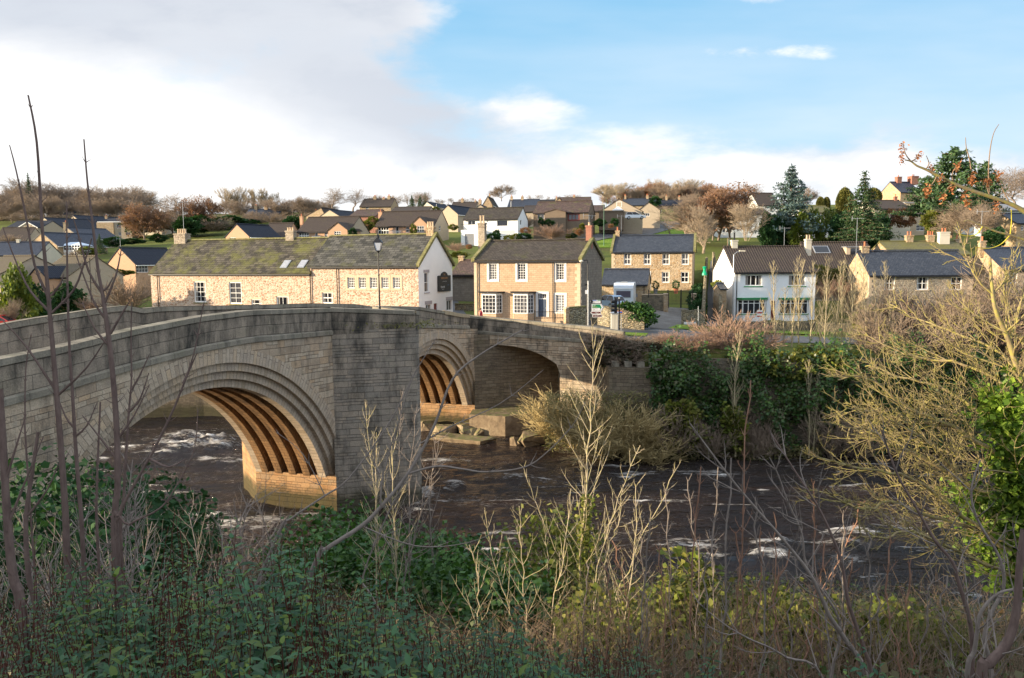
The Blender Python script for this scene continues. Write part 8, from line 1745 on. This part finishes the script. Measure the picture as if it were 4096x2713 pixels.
pwall('garden_wall',[(45,1225,90),(222,1225,89)],0,Z3,1,M_drystone,'low wall closing the gap between pub and stone house',cop=M_mosscop)
def railing(name,x0,x1,yt,yb,Y,z,label,cat,step=.14,m=M_blackm,arch=0.,post=True):
    a=P(*z(x0,yb),Y); b=P(*z(x1,yb),Y); t_=P(*z(x0,yt),Y); w=b.x-a.x; h_=t_.z-a.z; o=empty(name,(a.x,a.y,a.z),0,label,cat)
    top=lambda x: h_-arch*math.sin(math.pi*min(1,max(0,x/w)))
    mb=MB(); n=int(w/step)
    for k in range(1,n): x=w*k/n; mb.tube([(x,0,.05),(x,0,top(x)+.08)],.012,4)
    for k in range(12): mb.tube([(w*k/12,0,top(w*k/12)),(w*(k+1)/12,0,top(w*(k+1)/12))],.022,4)
    mb.tube([(0,0,.15),(w,0,.15)],.022,4); mb.build('bars',m,o)
    if post:
        for x in (0,w): mb=MB(); mb.tube([(x,0,-.3),(x,0,h_+.15)],.045,6,cap=True); mb.build('post',m,o)
    return o
railing('gate',2070,2184,1100,1235,89.4,Z3,'left leaf of the black iron driveway gates','gate',arch=.12); railing('gate',2190,2296,1100,1235,89.4,Z3,'right leaf of the black iron driveway gates','gate',arch=.12)
railing('railing_fence',1880,2060,1100,1138,90.6,Z3,'short black railing on the low wall left of the gates','railing')
railing('railing_fence',800,1095,1298,1372,68.6,Z3,'black garden railing below the blue door of the stone house','railing')
# street name plate
a_=P(*Z3(2215,1412),76.8); b_=P(*Z3(2330,1398),76.8); o=empty('street_name_sign',(a_.x,a_.y,gz(a_.x,a_.y)),0,'white street name plate on two short legs before the dry stone wall','sign'); zz=a_.z-o.location.z; w=b_.x-a_.x
mb=MB(); mb.box(0,w,-.03,0,zz-.04,zz+(b_.z-a_.z)+.06); pl_=mb.build('plate',M_sgn_w,o); text_mesh('lettering','BRIDGE END',(b_.z-a_.z)*.8,Matrix.Translation((w/2,-.035,zz+(b_.z-a_.z)/2))@Matrix.Rotation(R(90),4,'X'),M_blk,pl_,'CENTER')
for x in (.12,w-.12): mb=MB(); mb.box(x,x+.06,-.01,.05,-.2,zz+.1); mb.build('leg',M_black,o)
# pole lamps and poles
def pole(name,z,xb,yb,xt,yt,Y,r,matl,label,cat,arm=None,head=None):
    b=P(*z(xb,yb),Y); t_=P(*z(xt,yt),Y); g=min(b.z,gz(b.x,b.y)); o=empty(name,(b.x,b.y,g),0,label,cat); d=t_-Vector((b.x,b.y,g))
    mb=MB(); mb.tube([(0,0,0),tuple(d*.5),tuple(d)],[r,r*.85,r*.7],8,cap=True); mb.build('post',matl,o)
    if arm:
        e=P(*z(*arm),Y)-Vector((b.x,b.y,g)); mb=MB(); mb.tube([tuple(d),tuple(d.lerp(e,.5)+Vector((0,0,.12))),tuple(e)],r*.6,6); mb.build('arm',matl,o)
        mb=MB(); q=[(e.x-.1,e.y-.12,e.z),(e.x+.55,e.y-.12,e.z-.02),(e.x+.55,e.y+.12,e.z-.02),(e.x-.1,e.y+.12,e.z)]; mb.prism(q,(0,0,.14)); mb.build('lamp_head',M_cream,o)
    return o
M_gpost=plain('green_post',(.05,.14,.09),.5,.1); M_wood=barkm('pole_wood',(.14,.10,.07),(.22,.17,.12),8)
pole('street_lamp',Z4,484,1250,492,772,87,.07,M_galv,'grey street lamp with bent arm at the white house pair corner','street lamp',arm=(545,745))
pole('street_lamp',Z3,1458,588,1458,285,140,.07,M_gpost,'slim green lamp post on the bright lawn verge','street lamp',arm=(1438,282))
pole('street_lamp',Z3,1480,300,1480,215,210,.07,M_gpost,'green lamp post on the skyline behind the roof-window house','street lamp'); pole('street_lamp',Z3,1522,300,1522,232,215,.07,M_gpost,'second skyline lamp post behind the roof-window house','street lamp')
pole('street_lamp',Z2,2003,345,2003,275,200,.06,M_galv,'small grey street lamp above the navy roofed gable','street lamp',arm=(2045,275))
pole('street_lamp',Z3,578,318,578,250,200,.08,M_galv,'pale skyline street lamp before the navy slate roof','street lamp')
pole('utility_pole',Z4,440,980,443,635,108,.12,M_wood,'wooden utility pole left of the white house pair chimney','pole')
pole('utility_pole',Z4,455,830,452,640,112,.08,M_gpost,'thin green pole right beside the wooden utility pole','pole')
pole('utility_pole',Z2,303,415,303,330,265,.12,M_wood,'wooden pole in front of the distant farmhouse','pole'); pole('utility_pole',Z2,640,400,640,330,250,.12,M_wood,'wooden pole in the hedges right of the farmhouse','pole')
pole('street_lamp',Z1,870,1400,848,832,95,.07,M_black,'dark thin lamp post before the brown gable wall','street lamp')
pole('sign_post',Z3,2352,1480,2352,1245,76.5,.05,M_galv,'plain grey pole at the street name plate','post')
pole('utility_pole',Z5,1175,850,1178,750,112,.09,M_wood,'left of two short wooden poles behind the right terrace','pole'); pole('utility_pole',Z5,1240,850,1243,765,112,.09,M_wood,'right of two short wooden poles behind the right terrace','pole')
# estate agent board
b=P(*Z4(705,1318),81); o=empty('sale_board',(b.x,b.y,gz(b.x,b.y)),0,'white and red sale board in front of the white house pair','sign'); zt=P(*Z4(705,1235),81).z-o.location.z
mb=MB(); mb.box(-.04,.04,-.04,.04,0,zt); mb.build('post',M_frame,o); mb=MB(); mb.box(-.3,.3,-.08,-.045,zt-.85,zt); f_=mb.build('panel',M_frame,o); mb=MB(); mb.box(-.26,.26,-.09,-.082,zt-.35,zt-.2); mb.box(-.26,.26,-.09,-.082,zt-.72,zt-.6); mb.build('red_band',M_tail,f_)
# green tarpaulin cover on the path wall
b=P(*Z4(248,930),99); mb=MB()
mb.lathe([(0,1.9),(.5,1.75),(.35,1.3),(.3,.8),(.5,.3),(.6,-.2)],(0,0,0),9); o=mb.build('green_cover',plain('green_tarpaulin',(.0,.33,.16),.4,.2,4)); o.location=(b.x,b.y,b.z-.1); o.scale=(.6,.6,.55); tag(o,'bright green draped cover on the wall beside the footpath','cover')
# pots at the back house
for (x,lab) in ((2140,'tall potted plant in a terracotta pot behind the black gates'),(1948,'small round potted bush by the red door')):
    b=P(*Z3(x,1098),93 if x>2000 else 99); o=empty('potted_plant',(b.x,b.y,b.z-.35),0,lab,'plant'); mb=MB(); mb.lathe([(0,0),(.2,0),(.3,.6),(.33,.62),(.26,.62)],(0,0,0),12); mb.build('pot',M_terra if x>2000 else M_lead,o); leafcloud('foliage',blobpts(None,[(0,0,1.05,.38,.38,.5)],500,seed=x),.13,L_dark,o,aspect=.8,seed=x)
# hedges
def hedge(name,pts,Y,z,rad,n,m,label,size=.2,seed=1):
    mb=[tuple(P(*z(x,y),YY)) for x,y,YY in pts]; bl=[(*q,*rad) for q in mb]
    return tag(leafcloud(name,blobpts(None,bl,n,seed=seed,lump=.15,shell=.7),size,m,None,aspect=.9,seed=seed),label,'hedge')
hedge('hedge',[(1640,1300,73.5),(1700,1290,73.5),(1760,1290,73.5),(1820,1300,73.2),(1850,1350,72.6),(1780,1340,72.8)],0,Z3,(1.1,.8,.85),5200,L_ivy,'clipped ivy hedge left of the driveway mouth',seed=3)
hedge('hedge',[(2330,1190,92),(2345,1240,90),(2340,1140,94),(2350,1290,86)],0,Z3,(.9,1.2,1.4),4200,L_dark,'dark green hedge bush at the foot of the stepped footpath',seed=4)
hedge('hedge',[(400,1010,96),(420,1010,95),(370,1030,94)],0,Z4,(1.,1.,.6),2200,L_ivyy,'yellow green hedge top left of the white house pair',seed=5)
hedge('hedge',[(1200,950,94),(1290,960,94),(1400,960,94),(1440,950,94)],0,Z4,(1.6,1.2,1.2),5200,L_mossy,'olive hedge between white house pair and grey terrace',seed=6)
for (a,lab) in (((1260,1000),'brown beech shrub filling the gap right of the white house pair'),((1380,1020),'second brown shrub left of the grey terrace gable')): plantpx(TWR[0],Z4,a[0],1150,90,940,150,label=lab,cat='shrub')
hedge('bramble_thicket',[(1400,800,63),(1440,805,62.6),(1490,810,62),(1530,815,61.5),(1390,825,62.2),(1450,830,61.6)],0,ZD,(1.3,1.2,.75),5200,leafm('dark_bramble_leaf',[(.03,.04,.02),(.07,.05,.03),(.04,.06,.02),(.10,.06,.035)],.2,.6),'dark bramble thicket hanging over the castellated river wall',seed=8)
# small lean-to with slate roof at the footpath foot
h=House('outbuilding','tiny slate roofed shed at the foot of the footpath','outbuilding',(380,1062,88),(432,1062),0,Z4,ridge=(405,1020),D=3,side='L',wall=M_rub_tan,roof=R_blue); h.finish(gutter=False)
# stair/post fence by the river right
for i in range(5):
    x=2030+i*0; 
a_=P(*Z5(1040,1390),66); o=empty('fence',(a_.x,a_.y,gz(a_.x,a_.y)-.1),0,'white painted post fence among the right bank shrubs','fence')
for k in range(3):
    mb=MB(); mb.box(k*1.6-.07,k*1.6+.07,-.05,.05,0,1.9); mb.build('post',M_frame,o)
for z_ in (.5,1.1,1.7): mb=MB(); mb.box(-.07,3.3,-.06,-.04,z_,z_+.08); mb.build('rail',M_frame,o)
# person beyond the parapet
p=P(*Z3(291,1275),73); g=8.7; ped=tag(None,None) if False else None
me=bpy.data.meshes.new('person'); J={'pel':(0,0,.95),'ch':(0,.02,1.32),'nk':(0,.01,1.5),'hd':(0,-.02,1.62),'ht':(0,-.01,1.74),'sl':(-.19,.01,1.42),'el':(-.26,.03,1.15),'hl':(-.24,-.06,.9),'sr':(.19,.01,1.42),'er':(.26,-.02,1.15),'hr':(.24,-.14,.93),'kl':(-.1,-.08,.5),'fl':(-.1,.06,.06),'tl':(-.1,-.1,.04),'kr':(.1,.05,.5),'fr':(.1,.2,.08),'tr':(.1,.06,.03)}
E_=[('pel','ch'),('ch','nk'),('nk','hd'),('hd','ht'),('ch','sl'),('sl','el'),('el','hl'),('ch','sr'),('sr','er'),('er','hr'),('pel','kl'),('kl','fl'),('fl','tl'),('pel','kr'),('kr','fr'),('fr','tr')]
ks=list(J); me.from_pydata([J[k] for k in ks],[(ks.index(a),ks.index(b)) for a,b in E_],[]); po=bpy.data.objects.new('person',me); COL.objects.link(po); po.location=(p.x,p.y,g); po.rotation_euler=(0,0,R(70))
md=po.modifiers.new('skin','SKIN'); rad_={'pel':.14,'ch':.15,'nk':.055,'hd':.095,'ht':.06,'sl':.06,'el':.045,'hl':.03,'sr':.06,'er':.045,'hr':.03,'kl':.065,'fl':.045,'tl':.035,'kr':.065,'fr':.045,'tr':.035}
for k,v in zip(ks,me.skin_vertices[0].data): v.radius=(rad_[k],rad_[k]); v.use_root=(k=='pel')
po.modifiers.new('sub','SUBSURF').levels=2; me.materials.append(plain('skin_tone',(.5,.3,.22),.6,.05)); tag(po,'person in a red jacket walking past the left bay window','person')
mb=MB(); mb.lathe([(.17,.86),(.19,.95),(.18,1.1),(.2,1.35),(.15,1.48),(.07,1.52)],(0,0,0),12); j_=mb.build('red_jacket',plain('red_jacket_cloth',(.5,.03,.05),.8,.1),po); j_.scale=(1.05,.85,1)
mb=MB(); mb.lathe([(0,1.79),(.08,1.76),(.108,1.69),(.1,1.62)],(0,.02,0),10); mb.build('hair',plain('brown_hair',(.08,.04,.02),.8,.2),po)
# lawns and verges
def lawn(name,pts,z,Ys,matl,label=None,lift=.1):
    rows=[]
    for (a,b,Y) in pts: rows.append(((P(*z(*a),Y).x,Y),(P(*z(*b),Y).x,Y)))
    o=drape(name,rows,matl,lift); return o
lawn('lawn',[((1150,615),(1600,600),138),((1250,612),(2000,560),145),((1400,590),(2260,540),155),((1500,575),(2330,520),165),((1700,540),(2350,500),176)],Z3,None,M_lawn)
lawn('lane',[((900,612),(1200,600),141),((1150,600),(1500,560),150),((1400,575),(1900,520),163),((1650,540),(2130,490),178),((1900,500),(2230,440),195)],Z3,None,M_asph,lift=.2)
lawn('verge',[((1180,1445),(1850,1445),67.5),((1200,1420),(1880,1430),69.5)],Z3,None,M_lawn,lift=.12)
lawn('driveway',[((1900,1460),(2190,1460),73),((1880,1420),(2190,1420),78),((1870,1260),(2300,1250),88),((1900,1230),(2310,1220),94)],Z3,None,grassm('pale_gravel',(.14,.13,.12),(.18,.17,.155),(.22,.21,.2),1.),lift=.1)
lawn('verge',[((500,1465),(1250,1470),73.5),((480,1425),(1250,1430),76.5)],Z4,None,M_lawn,lift=.12); lawn('verge',[((-60,1440),(110,1440),73.5),((20,1405),(120,1405),76.5)],Z4,None,M_lawn,lift=.12)
lawn('footpath',[((262,1370),(350,1370),77),((275,1100),(375,1100),94),((275,900),(370,900),104),((300,720),(330,720),125)],Z4,None,M_asph,lift=.12)
lawn('lawn',[((0,1470),(720,1400),86),((0,1420),(740,1380),94)],Z1,None,M_lawn,lift=.1)
lawn('lawn',[((930,1000),(1010,1000),128),((900,900),(1020,900),145)],Z1,None,M_lawn,lift=.15)
# moss and grass on the refuge
p=bp(3,NOSE-1.2,topz(3)-.95); tag(leafcloud('moss_patch',np.random.default_rng(3).normal(size=(900,3))*np.array([1.1,1.1,.06])+np.array(p),.2,L_mossy,None,aspect=.3,updir=.8),'tuft of moss and dry grass inside the pier refuge','moss')
bpy.context.view_layer.update()
